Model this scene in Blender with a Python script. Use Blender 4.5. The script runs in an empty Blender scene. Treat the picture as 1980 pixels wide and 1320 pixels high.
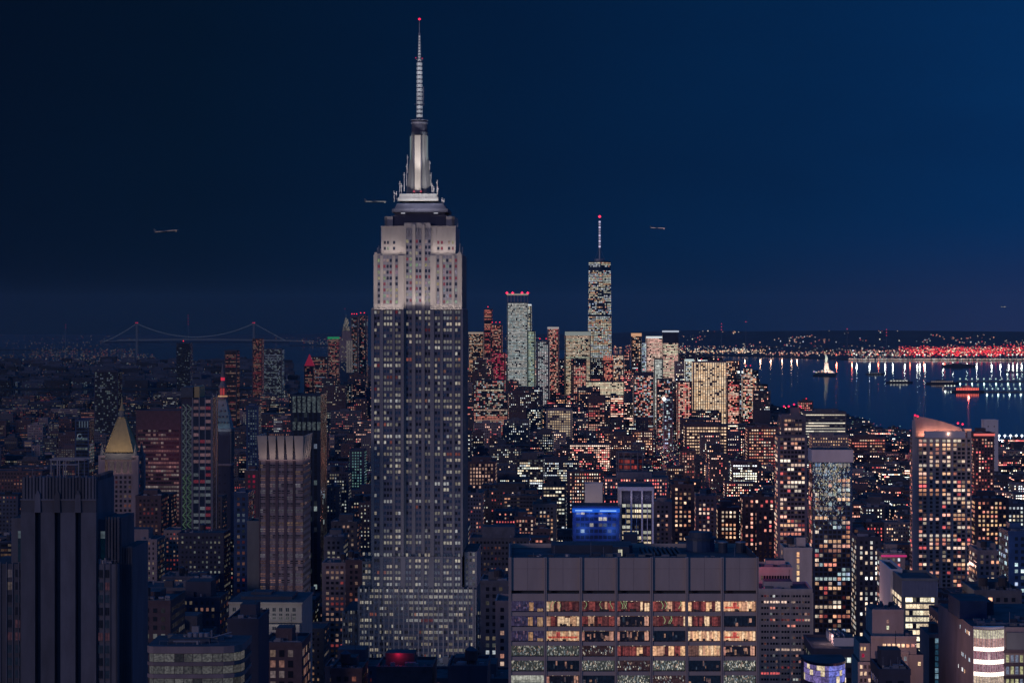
import bpy, math, random
import numpy as np
from mathutils import Vector
R = math.radians
rnd = random.Random(11)
SC = bpy.context.scene
COL = SC.collection

# ------------------------------------------------------------------ camera
F, CX, HY, EYE = 4340.0, 990.0, 618.0, 260.0      # photo pixels (1980 wide) and metres
cd = bpy.data.cameras.new("camera"); cam = bpy.data.objects.new("camera", cd); COL.objects.link(cam)
cam.location = (0, 0, EYE); cam.rotation_euler = (R(90), 0, 0)
cd.sensor_width = 36; cd.lens = F / 1980 * 36; cd.shift_y = (HY - 660) / 1980
cd.clip_start = 1; cd.clip_end = 90000
SC.camera = cam

# ------------------------------------------------------------------ sky
wd = bpy.data.worlds.new("World"); SC.world = wd; wd.use_nodes = True
nt = wd.node_tree; nt.nodes.clear()
def N(t, **k):
    n = nt.nodes.new(t)
    for a, b in k.items(): setattr(n, a, b)
    return n
def ramp(fac, stops, interp='LINEAR'):
    n = nt.nodes.new('ShaderNodeValToRGB'); cr = n.color_ramp; cr.interpolation = interp
    while len(cr.elements) < len(stops): cr.elements.new(0.5)
    for e, (p, c) in zip(cr.elements, stops): e.position = p; e.color = (*c, 1)
    nt.links.new(fac, n.inputs[0]); return n.outputs[0]
def mapr(v, a, b, c=0.0, d=1.0):
    n = N('ShaderNodeMapRange'); n.inputs[1].default_value = a; n.inputs[2].default_value = b
    n.inputs[3].default_value = c; n.inputs[4].default_value = d; nt.links.new(v, n.inputs[0]); return n.outputs[0]
def mixc(f, a, b, mode='MIX'):
    n = N('ShaderNodeMix', data_type='RGBA', blend_type=mode)
    if isinstance(f, float): n.inputs[0].default_value = f
    else: nt.links.new(f, n.inputs[0])
    for i, v in ((6, a), (7, b)):
        if isinstance(v, tuple): n.inputs[i].default_value = (*v, 1)
        else: nt.links.new(v, n.inputs[i])
    return n.outputs[2]
tc = N('ShaderNodeTexCoord'); sp = N('ShaderNodeSeparateXYZ'); nt.links.new(tc.outputs['Generated'], sp.inputs[0])
X, Y, Z = sp.outputs
band = ramp(mapr(X, -0.25, 0.25), [(0.0, (.0008, .0046, .0160)), (0.22, (.0006, .0066, .0215)), (0.5, (.0006, .0108, .0410)),
                                   (0.75, (.0008, .0165, .0650)), (1.0, (.0012, .0260, .1050))])
lowglow = ramp(mapr(X, -0.05, 0.24), [(0.0, (0, 0, 0)), (0.5, (.0006, .0008, .0010)), (1.0, (.0110, .0040, .0030))])
gl = ramp(mapr(Z, -0.01, 0.05), [(0.0, (1, 1, 1)), (1.0, (0, 0, 0))], 'EASE')
low = mixc(1.0, lowglow, gl, 'MULTIPLY')
cn = N('ShaderNodeTexNoise'); cn.inputs['Scale'].default_value = 5.0; cn.inputs['Detail'].default_value = 5
cmap = N('ShaderNodeMapping'); cmap.inputs['Scale'].default_value = (1, 1, 4); nt.links.new(tc.outputs['Generated'], cmap.inputs[0]); nt.links.new(cmap.outputs[0], cn.inputs['Vector'])
cv = ramp(mapr(cn.outputs[0], .3, .7), [(0.0, (.90, .90, .92)), (1.0, (1.10, 1.08, 1.06))])
band = mixc(1.0, band, cv, 'MULTIPLY')
dk = ramp(mapr(Z, -0.01, 0.035), [(0.0, (.72, .72, .74)), (1.0, (1, 1, 1))]); band = mixc(1.0, band, dk, 'MULTIPLY')
front = mixc(1.0, band, low, 'ADD')
up = (.012, .078, .265)                      # high twilight sky overhead, above the frame
f1 = mixc(mapr(Z, 0.16, 0.42), front, up)
back = ramp(mapr(Z, 0.0, 0.5), [(0.0, (.055, .065, .130)), (0.3, (.020, .072, .200)), (1.0, (.012, .078, .265))])
f2 = mixc(mapr(Y, 0.35, -0.25), f1, back)
bg = N('ShaderNodeBackground'); nt.links.new(f2, bg.inputs[0]); bg.inputs[1].default_value = 1.0
wo = N('ShaderNodeOutputWorld'); nt.links.new(bg.outputs[0], wo.inputs[0])

# added fill in place of city glow: weak, broad, mauve, low behind the camera
sl = bpy.data.lights.new("fill_sun", 'SUN'); sl.energy = 0.47; sl.angle = R(10); sl.color = (1.0, .77, .74)
fill_sun = bpy.data.objects.new("fill_sun", sl); COL.objects.link(fill_sun)
fill_sun.rotation_euler = (R(90 - 8), 0, R(-40))

vs = SC.view_settings; vs.view_transform = 'Standard'; vs.look = 'None'; vs.exposure = 0; vs.gamma = 1; vs.use_curve_mapping = False
cy = SC.cycles
cy.max_bounces = 3; cy.diffuse_bounces = 1; cy.glossy_bounces = 2; cy.transmission_bounces = 1
cy.sample_clamp_indirect = 0.6; cy.use_denoising = True
try: cy.use_light_tree = True
except Exception: pass

# ------------------------------------------------------------------ helpers
def W(px, py, D): return Vector(((px - CX) / F * D, D, EYE + (HY - py) / F * D))
def wx(px, D): return (px - CX) / F * D
def wz(py, D): return EYE + (HY - py) / F * D
def proj(x, y, z): return CX + x / y * F, HY + (EYE - z) / y * F
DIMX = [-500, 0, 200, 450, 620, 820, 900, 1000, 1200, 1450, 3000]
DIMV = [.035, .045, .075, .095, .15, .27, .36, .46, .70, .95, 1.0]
def dim(px): return float(np.interp(px, DIMX, DIMV))  # lamp colours darkened toward the left, a veil put into them
GRID = -math.atan(160 / F)

def material(name, col, rough=.8, noise=.25, scale=.15, metal=0.0, spec=.3, streak=1.0, island=0.0, glaze=None):
    m = bpy.data.materials.new(name); m.use_nodes = True; t = m.node_tree
    b = t.nodes['Principled BSDF']; b.inputs['Roughness'].default_value = rough
    b.inputs['Metallic'].default_value = metal; b.inputs['Specular IOR Level'].default_value = spec
    tcn = t.nodes.new('ShaderNodeTexCoord'); mp = t.nodes.new('ShaderNodeMapping'); mp.inputs['Scale'].default_value = (1, 1, streak)
    t.links.new(tcn.outputs['Object'], mp.inputs[0])
    nz = t.nodes.new('ShaderNodeTexNoise'); nz.inputs['Scale'].default_value = scale; nz.inputs['Detail'].default_value = 6
    nz.inputs['Roughness'].default_value = .65
    t.links.new(mp.outputs[0], nz.inputs['Vector'])
    mr = t.nodes.new('ShaderNodeMapRange'); mr.inputs[1].default_value = .3; mr.inputs[2].default_value = .7
    mr.inputs[3].default_value = 1 - noise; mr.inputs[4].default_value = 1 + noise; t.links.new(nz.outputs[0], mr.inputs[0])
    val = mr.outputs[0]
    if island:
        g = t.nodes.new('ShaderNodeNewGeometry'); mi = t.nodes.new('ShaderNodeMapRange')
        mi.inputs[3].default_value = 1 - island; mi.inputs[4].default_value = 1 + island; t.links.new(g.outputs['Random Per Island'], mi.inputs[0])
        mu = t.nodes.new('ShaderNodeMath'); mu.operation = 'MULTIPLY'; t.links.new(val, mu.inputs[0]); t.links.new(mi.outputs[0], mu.inputs[1]); val = mu.outputs[0]
    vm = t.nodes.new('ShaderNodeVectorMath'); vm.operation = 'SCALE'; vm.inputs[0].default_value = col
    t.links.new(val, vm.inputs['Scale']); t.links.new(vm.outputs[0], b.inputs['Base Color'])
    return m

def lit_material(name, strength=1.0, mod=.35, scale=.9, base=(.012, .016, .03)):
    """window glass: each pane's lamp colour comes from its own 'lit' value; noise stands for blinds and furniture behind it"""
    m = bpy.data.materials.new(name); m.use_nodes = True; t = m.node_tree
    b = t.nodes['Principled BSDF']; b.inputs['Base Color'].default_value = (*base, 1); b.inputs['Roughness'].default_value = .25
    at = t.nodes.new('ShaderNodeAttribute'); at.attribute_name = 'lit'
    tcn = t.nodes.new('ShaderNodeTexCoord'); nz = t.nodes.new('ShaderNodeTexNoise'); nz.inputs['Scale'].default_value = scale
    nz.inputs['Detail'].default_value = 3; t.links.new(tcn.outputs['Object'], nz.inputs['Vector'])
    mr = t.nodes.new('ShaderNodeMapRange'); mr.inputs[1].default_value = .35; mr.inputs[2].default_value = .65
    mr.inputs[3].default_value = 1 - mod; mr.inputs[4].default_value = 1 + mod; t.links.new(nz.outputs[0], mr.inputs[0])
    vm = t.nodes.new('ShaderNodeVectorMath'); vm.operation = 'SCALE'
    t.links.new(at.outputs['Color'], vm.inputs[0]); t.links.new(mr.outputs[0], vm.inputs['Scale'])
    t.links.new(vm.outputs[0], b.inputs['Emission Color']); b.inputs['Emission Strength'].default_value = strength
    m.cycles.emission_sampling = 'NONE'
    return m

M = dict(
    limestone=material('limestone', (.225, .212, .240), .85, .18, .12, streak=.3),
    concrete=material('concrete', (.40, .315, .31), .85, .10, .25, streak=.2),
    mauve=material('mauve_stone', (.235, .18, .20), .85, .2, .2, streak=.3, island=.2),
    brick=material('brick', (.088, .060, .078), .9, .25, .3, island=.25),
    brownbrick=material('brown_brick', (.066, .062, .084), .9, .25, .3, island=.25),
    greybrick=material('grey_brick', (.105, .100, .13), .9, .25, .3, island=.25),
    darkstone=material('dark_stone', (.048, .050, .085), .85, .15, .2, streak=.2),
    leftstone=material('dimmed_stone', (.088, .088, .118), .85, .25, .2, streak=.3, island=.3),  # stone darkened to carry the dim left side in its colour
    white=material('pale_render', (.62, .55, .58), .8, .08, .1, streak=.4),
    pale=material('pale_limestone', (.15, .15, .17), .85, .15, .2, streak=.3),
    darkglass=material('dark_glass', (.020, .030, .060), .22, .2, .1, spec=.6),
    blueglass=material('blue_glass', (.030, .055, .13), .25, .3, .1, spec=.6),
    metal=material('grey_metal', (.20, .20, .26), .45, .1, .3, metal=.3),
    darkmetal=material('dark_metal', (.035, .045, .08), .6, .2, .3),
    cream=material('cream_stone', (.30, .27, .265), .8, .12, .15),
    tan=material('tan_stone', (.52, .40, .38), .85, .18, .2, streak=.3),
    spandrel=material('spandrel_panel', (.120, .120, .175), .6, .15, .3),
    roof=material('roof_felt', (.050, .060, .080), .95, .4, .15),
    gold=material('gilded_tile', (.34, .25, .13), .5, .15, .5, streak=.2),
    copper=material('green_copper', (.16, .24, .26), .7, .2, .3),
    slate=material('slate', (.07, .08, .11), .8, .2, .5),
    wood=material('tank_wood', (.045, .040, .055), .9, .2, .8),
    mass=material('city_masonry', (.044, .050, .078), .9, .2, .05, island=.6),
    corrug=material('ribbed_metal', (.20, .21, .31), .5, .08, .4, metal=.2),
    foliage=material('foliage', (.03, .045, .035), .9, .4, .3),
    bark=material('bark', (.04, .03, .03), .9, .3, .8),
    asphalt=material('asphalt', (.04, .04, .055), .9, .2, .02),
    land=material('earth', (.016, .028, .045), .95, .4, .004),  # bluish tone so far land fades into the sky, haze put into colour
    steel=material('painted_steel', (.10, .13, .17), .6, .1, .05),
    glow=lit_material('window_glass', 1.0, .35, .8),
    room=lit_material('room_glass', 1.0, .45, 1.6),
    flat=lit_material('lamp_lens', 1.0, .02, .1),
)

class MB:
    """collects faces of ONE mesh: positions, material slot and lamp colour per face"""
    def __init__(s): s.v = []; s.f = []; s.m = []; s.c = []; s.mats = []
    def slot(s, m):
        if m not in s.mats: s.mats.append(m)
        return s.mats.index(m)
    def face(s, pts, m, c=(0, 0, 0)):
        n = len(s.v); s.v += [tuple(p) for p in pts]; s.f.append(tuple(range(n, n + len(pts)))); s.m.append(s.slot(m)); s.c.append(c)
    def prism(s, poly, z0, z1, m, top=None, top_poly=None, bottom=True):
        tp = top_poly or poly; n = len(poly); k = len(s.v)
        s.v += [(x, y, z0) for x, y in poly] + [(x, y, z1) for x, y in tp]
        a = s.slot(m); b = s.slot(top or m)
        for i in range(n):
            j = (i + 1) % n; s.f.append((k + i, k + j, k + n + j, k + n + i)); s.m.append(a); s.c.append((0, 0, 0))
        s.f.append(tuple(k + n + i for i in range(n))); s.m.append(b); s.c.append((0, 0, 0))
        if bottom: s.f.append(tuple(k + n - 1 - i for i in range(n))); s.m.append(a); s.c.append((0, 0, 0))
    def box(s, x0, x1, y0, y1, z0, z1, m, top=None, c=None):
        k0 = len(s.f)
        s.prism([(x0, y0), (x1, y0), (x1, y1), (x0, y1)], z0, z1, m, top)
        if c:
            for i in range(k0, len(s.f)): s.c[i] = c
    def cyl(s, x, y, r, z0, z1, m, n=12, r2=None, c=None, top=None):
        r2 = r if r2 is None else r2
        P = [(x + r * math.cos(6.28318 * i / n), y + r * math.sin(6.28318 * i / n)) for i in range(n)]
        Q = [(x + r2 * math.cos(6.28318 * i / n), y + r2 * math.sin(6.28318 * i / n)) for i in range(n)]
        k0 = len(s.f); s.prism(P, z0, z1, m, top, Q)
        if c:
            for i in range(k0, len(s.f)): s.c[i] = c
    def tube(s, a, b, r, m, n=6, r2=None, c=(0, 0, 0)):
        a = Vector(a); b = Vector(b); d = (b - a).normalized(); r2 = r if r2 is None else r2
        u = d.orthogonal().normalized(); w = d.cross(u); k = len(s.v); sl_ = s.slot(m)
        for p, rr in ((a, r), (b, r2)):
            for i in range(n):
                t = 6.28318 * i / n; s.v.append(tuple(p + u * (rr * math.cos(t)) + w * (rr * math.sin(t))))
        for i in range(n):
            j = (i + 1) % n; s.f.append((k + i, k + j, k + n + j, k + n + i)); s.m.append(sl_); s.c.append(c)
        s.f.append(tuple(k + n + i for i in range(n))); s.m.append(sl_); s.c.append(c)
        s.f.append(tuple(k + n - 1 - i for i in range(n))); s.m.append(sl_); s.c.append(c)
    def ball(s, x, y, z, r, m, c=(0, 0, 0)):
        k = len(s.v); sl_ = s.slot(m)
        s.v += [(x + r, y, z), (x - r, y, z), (x, y + r, z), (x, y - r, z), (x, y, z + r), (x, y, z - r)]
        for a, b, d in ((0, 2, 4), (2, 1, 4), (1, 3, 4), (3, 0, 4), (2, 0, 5), (1, 2, 5), (3, 1, 5), (0, 3, 5)):
            s.f.append((k + a, k + b, k + d)); s.m.append(sl_); s.c.append(c)
    def build(s, name, parent=None, loc=None, rz=0, smooth=False):
        me = bpy.data.meshes.new(name); me.from_pydata(s.v, [], s.f)
        for m in s.mats: me.materials.append(M[m])
        nf = len(s.f)
        me.polygons.foreach_set('material_index', np.array(s.m, dtype=np.int32))
        if any(c != (0, 0, 0) for c in s.c) or 'glow' in s.mats or 'room' in s.mats or 'flat' in s.mats:
            at = me.color_attributes.new('lit', 'FLOAT_COLOR', 'CORNER')
            cnt = np.array([len(f) for f in s.f]); cc = np.ones((nf, 4), dtype=np.float32); cc[:, :3] = np.array(s.c, dtype=np.float32)
            at.data.foreach_set('color', np.repeat(cc, cnt, axis=0).ravel())
        if smooth: me.polygons.foreach_set('use_smooth', np.ones(nf, dtype=bool))
        me.update()
        o = bpy.data.objects.new(name, me); COL.objects.link(o)
        if parent: o.parent = parent
        if loc is not None: o.location = loc
        if rz: o.rotation_euler = (0, 0, rz)
        return o

LABELS = {}
ANCH = []        # (px, py, phrase) of buildings a viewer can find, for the labels of their neighbours
RECTS = []       # (D, px0, px1, ytop, dep, x0, x1) footprints of the named buildings
def tag(o, label, cat, group=None, kind=None):
    if label: o['label'] = label
    if cat: o['category'] = cat
    if group: o['group'] = group
    if kind: o['kind'] = kind
    return o
def empty(name, loc, label, cat, group=None, rz=0):
    o = bpy.data.objects.new(name, None); COL.objects.link(o); o.location = loc; o.rotation_euler = (0, 0, rz)
    o.empty_display_size = 5
    return tag(o, label, cat, group)
def struct(o): o['kind'] = 'structure'; return o
def stuff(o): o['kind'] = 'stuff'; return o
def lamp(kind, loc, e, col, size=1.0, rot=None, sizey=None, spot=None, name='flood_or_glow_light'):
    l = bpy.data.lights.new(name, kind); l.energy = e; l.color = col
    if kind == 'AREA':
        l.size = size
        if sizey: l.shape = 'RECTANGLE'; l.size_y = sizey
    else: l.shadow_soft_size = size
    if spot: l.spot_size = spot; l.spot_blend = .5
    o = bpy.data.objects.new(name, l); COL.objects.link(o); o.location = loc
    if rot: o.rotation_euler = rot
    return o
def aim(o, tgt):
    o.rotation_euler = (Vector(tgt) - o.location).to_track_quat('-Z', 'Y').to_euler(); return o

# lamp colours behind windows
WARM = [(1, .58, .34), (1, .46, .26), (1, .74, .54), (.98, .82, .66)]
PINK = [(1, .34, .24), (1, .45, .33), (1, .58, .44), (.85, .14, .14), (1, .70, .54)]
OFFI = [(.80, .88, .80), (.95, .90, .70), (.75, .82, .88), (1, .80, .55)]
AMB = [(1, .60, .30), (1, .52, .26), (1, .72, .46)]
REDS = [(.75, .10, .10), (.9, .25, .18), (1, .45, .3)]
MIXP = WARM + PINK + OFFI
COOL = [(.55, .75, .80), (.70, .85, .85), (.5, .6, .85)]
CREAM = [(.84, .78, .68), (.90, .82, .66), (.76, .76, .76), (.92, .78, .62)]

VAR = [.42]
class Facades:
    """window panes of one building, gathered from all its fronts"""
    def __init__(s, dm, seed, var=None): s.q = []; s.d = dm; s.r = random.Random(seed); s.var = var or VAR[0]
    def pick(s, pal, br=1.0):
        c = s.r.choice(pal); k = s.d * br * min(1.9, math.exp(s.r.gauss(-.18, s.var)))
        return (c[0] * k, c[1] * k, c[2] * k)
    def wall(s, p0, u, n, Wd, z0, z1, bay=3.2, fl=3.5, ww=1.6, wh=1.9, lit=.35, rowp=.0, rowoff=.0, pal=WARM, cols=None, br=1.0, edge=1.0, off=.12, mat='glow', sill=1.0, merge=.3, colp=0.0):
        if cols is None:
            k = max(1, int((Wd - 2 * edge) / bay)); a = (Wd - k * bay) / 2
            cols = [a + bay * (i + .5) for i in range(k)]
        if z1 - z0 < fl: return
        z = z1 - fl
        colb = [s.r.random() < colp for _ in cols]
        while z >= z0:
            q = s.r.random(); L = .93 if q < rowp else (.02 if q < rowp + rowoff else lit)
            rp = [s.r.choice(pal)] if q < rowp and s.r.random() < .7 else pal
            prev = None
            for ci, uc in enumerate(cols):
                on = s.r.random() < L or colb[ci]
                if prev is not None and s.r.random() < merge: c = prev
                else: c = s.pick(rp, br) if on else (0, 0, 0)
                prev = c
                if c == (0, 0, 0) and s.r.random() < .18: c = tuple(v * .12 for v in s.pick(pal))
                x0 = p0[0] + u[0] * (uc - ww / 2) + n[0] * off; y0 = p0[1] + u[1] * (uc - ww / 2) + n[1] * off
                x1 = x0 + u[0] * ww; y1 = y0 + u[1] * ww
                zz = z + sill
                s.q.append((((x0, y0, zz), (x1, y0 if u[1] == 0 else y1, zz), (x1, y1, zz + wh), (x0, y0, zz + wh)), c, mat, n[1] < -.5))
            z -= fl
    def flush(s, parent, loc, rz, maxind=100):
        """largest, nearest panes become parts of their own, the rest one part"""
        q = s.q
        if not q: return
        cs, sn = math.cos(rz), math.sin(rz); ind = []; rest = []
        if maxind:
            sc = []
            for i, (p, c, m, fr) in enumerate(q):
                x, y, z = p[0]; X_ = loc[0] + x * cs - y * sn; Y_ = loc[1] + x * sn + y * cs
                a, b = proj(X_, Y_, z)
                if 0 < a < 1980 and b < 1318: sc.append(((fr, c != (0, 0, 0), z), i))
            sc.sort(reverse=True); ind = [i for _, i in sc[:maxind]]
        si = set(ind)
        for i in ind:
            p, c, m, fr = q[i]; b = MB(); b.face(p, m, c); b.build('window', parent)
        rest = [q[i] for i in range(len(q)) if i not in si]
        if rest:
            b = MB()
            for p, c, m, fr in rest: b.face(p, m, c)
            stuff(b.build('windows', parent))
    def into(s, mb):
        for p, c, m, fr in s.q: mb.face(p, m, c)

def tank(mb, x, y, z, r=2.0, h=3.6):
    for a, b in ((-1, -1), (1, -1), (1, 1), (-1, 1)): mb.tube((x + a * r * .65, y + b * r * .65, z), (x + a * r * .65, y + b * r * .65, z + 2.6), .16, 'darkmetal', 4)
    mb.cyl(x, y, r, z + 2.5, z + 2.5 + h, 'wood', 10)
    mb.cyl(x, y, r * 1.08, z + 2.5 + h, z + 2.5 + h + r * .75, 'darkmetal', 10, r2=.08)

def reg(px0, px1, ytop, D, dep, phrase=None):
    RECTS.append((D, px0, px1, ytop, dep, wx(px0, D), wx(px1, D)))
    if phrase: ANCH.append(((px0 + px1) / 2, ytop + 25, phrase))

def roof_clutter(root, x0, x1, y0, y1, z, n, seed):
    '''ducts, fans, pipes and a rail on a roof'''
    r = random.Random(seed); m = MB()
    for _ in range(n):
        x, y = r.uniform(x0, x1 - 1), r.uniform(y0, y1 - 1); q = r.random(); h = r.uniform(.6, 1.8)
        if q < .4: m.box(x, min(x1, x + r.uniform(1, 3)), y, min(y1, y + r.uniform(.8, 2.2)), z, z + h, r.choice(['metal', 'darkmetal', 'pale']), 'roof')
        elif q < .65: m.cyl(x, y, r.uniform(.3, .8), z, z + h, 'metal', 8, top='darkmetal')
        elif q < .85: m.box(x, min(x1, x + r.uniform(4, 11)), y, y + .5, z + .3, z + .8, 'metal')
        else: m.tube((x, y, z), (x, y, z + r.uniform(2, 5)), .07, 'metal', 4)
    for x in np.arange(x0, x1, 2.4): m.box(x, x + .06, y0 - .5, y0 - .44, z, z + 1.2, 'metal')
    m.box(x0, x1, y0 - .5, y0 - .44, z + 1.14, z + 1.2, 'metal')
    stuff(m.build('roof_fittings', root))
SEED = [100]
def beacon(parent, pts, r=1.0, col=(1.6, .05, .10)):
    for p in pts:
        b = MB(); b.tube((p[0], p[1], p[2] - r * 2.5), (p[0], p[1], p[2] - r * .5), r * .25, 'darkmetal', 5); b.ball(p[0], p[1], p[2], r, 'flat', col); b.build('beacon', parent)

def tower(name, label, cat, px0, px1, ytop, D, dep=30, wall='mauve', phrase=None, group=None, tiers=(), maxind=0, roofbits=True,
          pier=None, strips=None, crown=None, red=0, tk=0, redcol=(1.6, .05, .1), z_base=0.0, dmx=None, win=None, side=None, cap=0.0):
    """a building in storeys: body, piers, parapet, roof gear, panes; tiers = [(px0, px1, ytop)] wider lower blocks"""
    SEED[0] += 1; r = random.Random(SEED[0])
    x0, x1, zt = wx(px0, D), wx(px1, D), wz(ytop, D); wdt = x1 - x0
    loc = (x0, D, 0); rz = GRID
    root = empty(name, loc, label, cat, group, rz)
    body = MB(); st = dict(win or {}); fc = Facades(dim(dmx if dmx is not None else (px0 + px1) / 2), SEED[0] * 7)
    body.box(0, wdt, 0, dep, z_base, zt, wall, 'roof')
    pw, ph = .45, 1.1
    for (a, b, c, d) in ((-.15, wdt + .15, -.15, pw), (-.15, wdt + .15, dep - pw, dep + .15), (-.15, pw, pw, dep - pw), (wdt - pw, wdt + .15, pw, dep - pw)):
        body.box(a, b, c, d, zt - .6, zt + ph, wall)
    top = zt - 1.5 - cap
    if st is not None and win is not False:
        fc.wall((0, 0), (1, 0), (0, -1), wdt, max(4, zt - 260), top, **st)
        sd = dict(st); sd['cols'] = None; sd.update(side or {})
        fc.wall((wdt, 0), (0, 1), (1, 0), dep, max(4, zt - 260), top, **sd)
        fc.wall((0, dep), (0, -1), (-1, 0), dep, max(4, zt - 260), top, **sd)
    if pier:
        every, w_, d_ = pier; k = int(round(wdt / every)); e = wdt / max(1, k)
        pm = MB()
        for i in range(k + 1): pm.box(i * e - w_ / 2, i * e + w_ / 2, -d_, -.002, z_base + .5, zt - .7, wall)
        k2 = int(round(dep / every)); e2 = dep / max(1, k2)
        for i in range(k2 + 1):
            pm.box(wdt + .002, wdt + d_, i * e2 - w_ / 2, i * e2 + w_ / 2, z_base + .5, zt - .7, wall)
            pm.box(-d_, -.002, i * e2 - w_ / 2, i * e2 + w_ / 2, z_base + .5, zt - .7, wall)
        pm.build('piers', root)
    if strips:
        fl, h_, d_ = strips; sm = MB(); z = zt - fl
        while z > max(z_base, zt - 250):
            sm.box(-d_, wdt + d_, -d_, dep + d_, z - h_, z, wall); z -= fl
        sm.build('spandrels', root)
    for (a, b, yt) in tiers:
        xa, xb, zz = wx(a, D) - x0, wx(b, D) - x0, wz(yt, D)
        if xb > wdt * .5 and xa < wdt * .5: y0_ = -3.0
        else: y0_ = 2.0
        body.box(xa, xb, y0_, dep * .9, z_base, zz, wall, 'roof')
        body.box(xa - .2, xb + .2, y0_ - .2, dep * .9 + .2, zz - .8, zz + .3, wall, 'roof')
        if win is not False:
            fc.wall((xa, y0_), (1, 0), (0, -1), xb - xa, max(4, zz - 200), zz - 1.2, **{**st, 'cols': None})
            fc.wall((xb, y0_), (0, 1), (1, 0), dep * .9 - y0_, max(4, zz - 200), zz - 1.2, **sd)
            fc.wall((xa, dep * .9), (0, -1), (-1, 0), dep * .9 - y0_, max(4, zz - 200), zz - 1.2, **sd)
    body.build('wall', root)
    if roofbits and wdt > 8:
        rb = MB(); a = wdt * r.uniform(.12, .3); b = wdt * r.uniform(.6, .85); h = r.uniform(3, 6)
        rb.box(a, b, dep * .3, dep * .7, zt + .002, zt + h, wall, 'roof')
        for _ in range(r.randint(2, 5)):
            u_, v_ = r.uniform(.08, .9) * wdt, r.uniform(.08, .25) * dep; q = r.uniform(.8, 2.2)
            rb.box(u_ - q, u_ + q, v_ - q * .6, v_ + q * .6, zt + .004, zt + r.uniform(1, 2.4), 'metal')
        rb.tube((b - 1, dep * .5, zt + h), (b - 1, dep * .5, zt + h + 5), .12, 'darkmetal', 4)
        rb.build('roof_plant', root)
        if D < 1350: roof_clutter(root, 1, wdt - 1, 1.2, dep * .28, zt + .01, 12, SEED[0] + 900)
    for i in range(tk):
        t_ = MB(); tank(t_, wdt * r.uniform(.15, .85), dep * r.uniform(.1, .28), zt + .01); t_.build('water_tank', root)
    if red:
        beacon(root, [(wdt * (i + .5) / red if red > 1 else wdt * .5, .8, zt + 3 + D / 1500) for i in range(red)], .35 + D / 4200, redcol)
    if crown: crown(root, wdt, dep, zt, r)
    fc.flush(root, loc, rz, maxind)
    reg(px0, px1, ytop, D, dep, phrase)
    for (a, b, yt) in tiers: RECTS.append((D, a, b, yt, dep, wx(a, D), wx(b, D)))
    return root, wdt, zt

class Pieces:
    '''each shape becomes a part of its own'''
    def __init__(s, parent, name): s.p = parent; s.n = name
    def box(s, *a, **k): m = MB(); m.box(*a, **k); m.build(s.n, s.p)
    def cyl(s, *a, **k): m = MB(); m.cyl(*a, **k); m.build(s.n, s.p)

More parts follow.
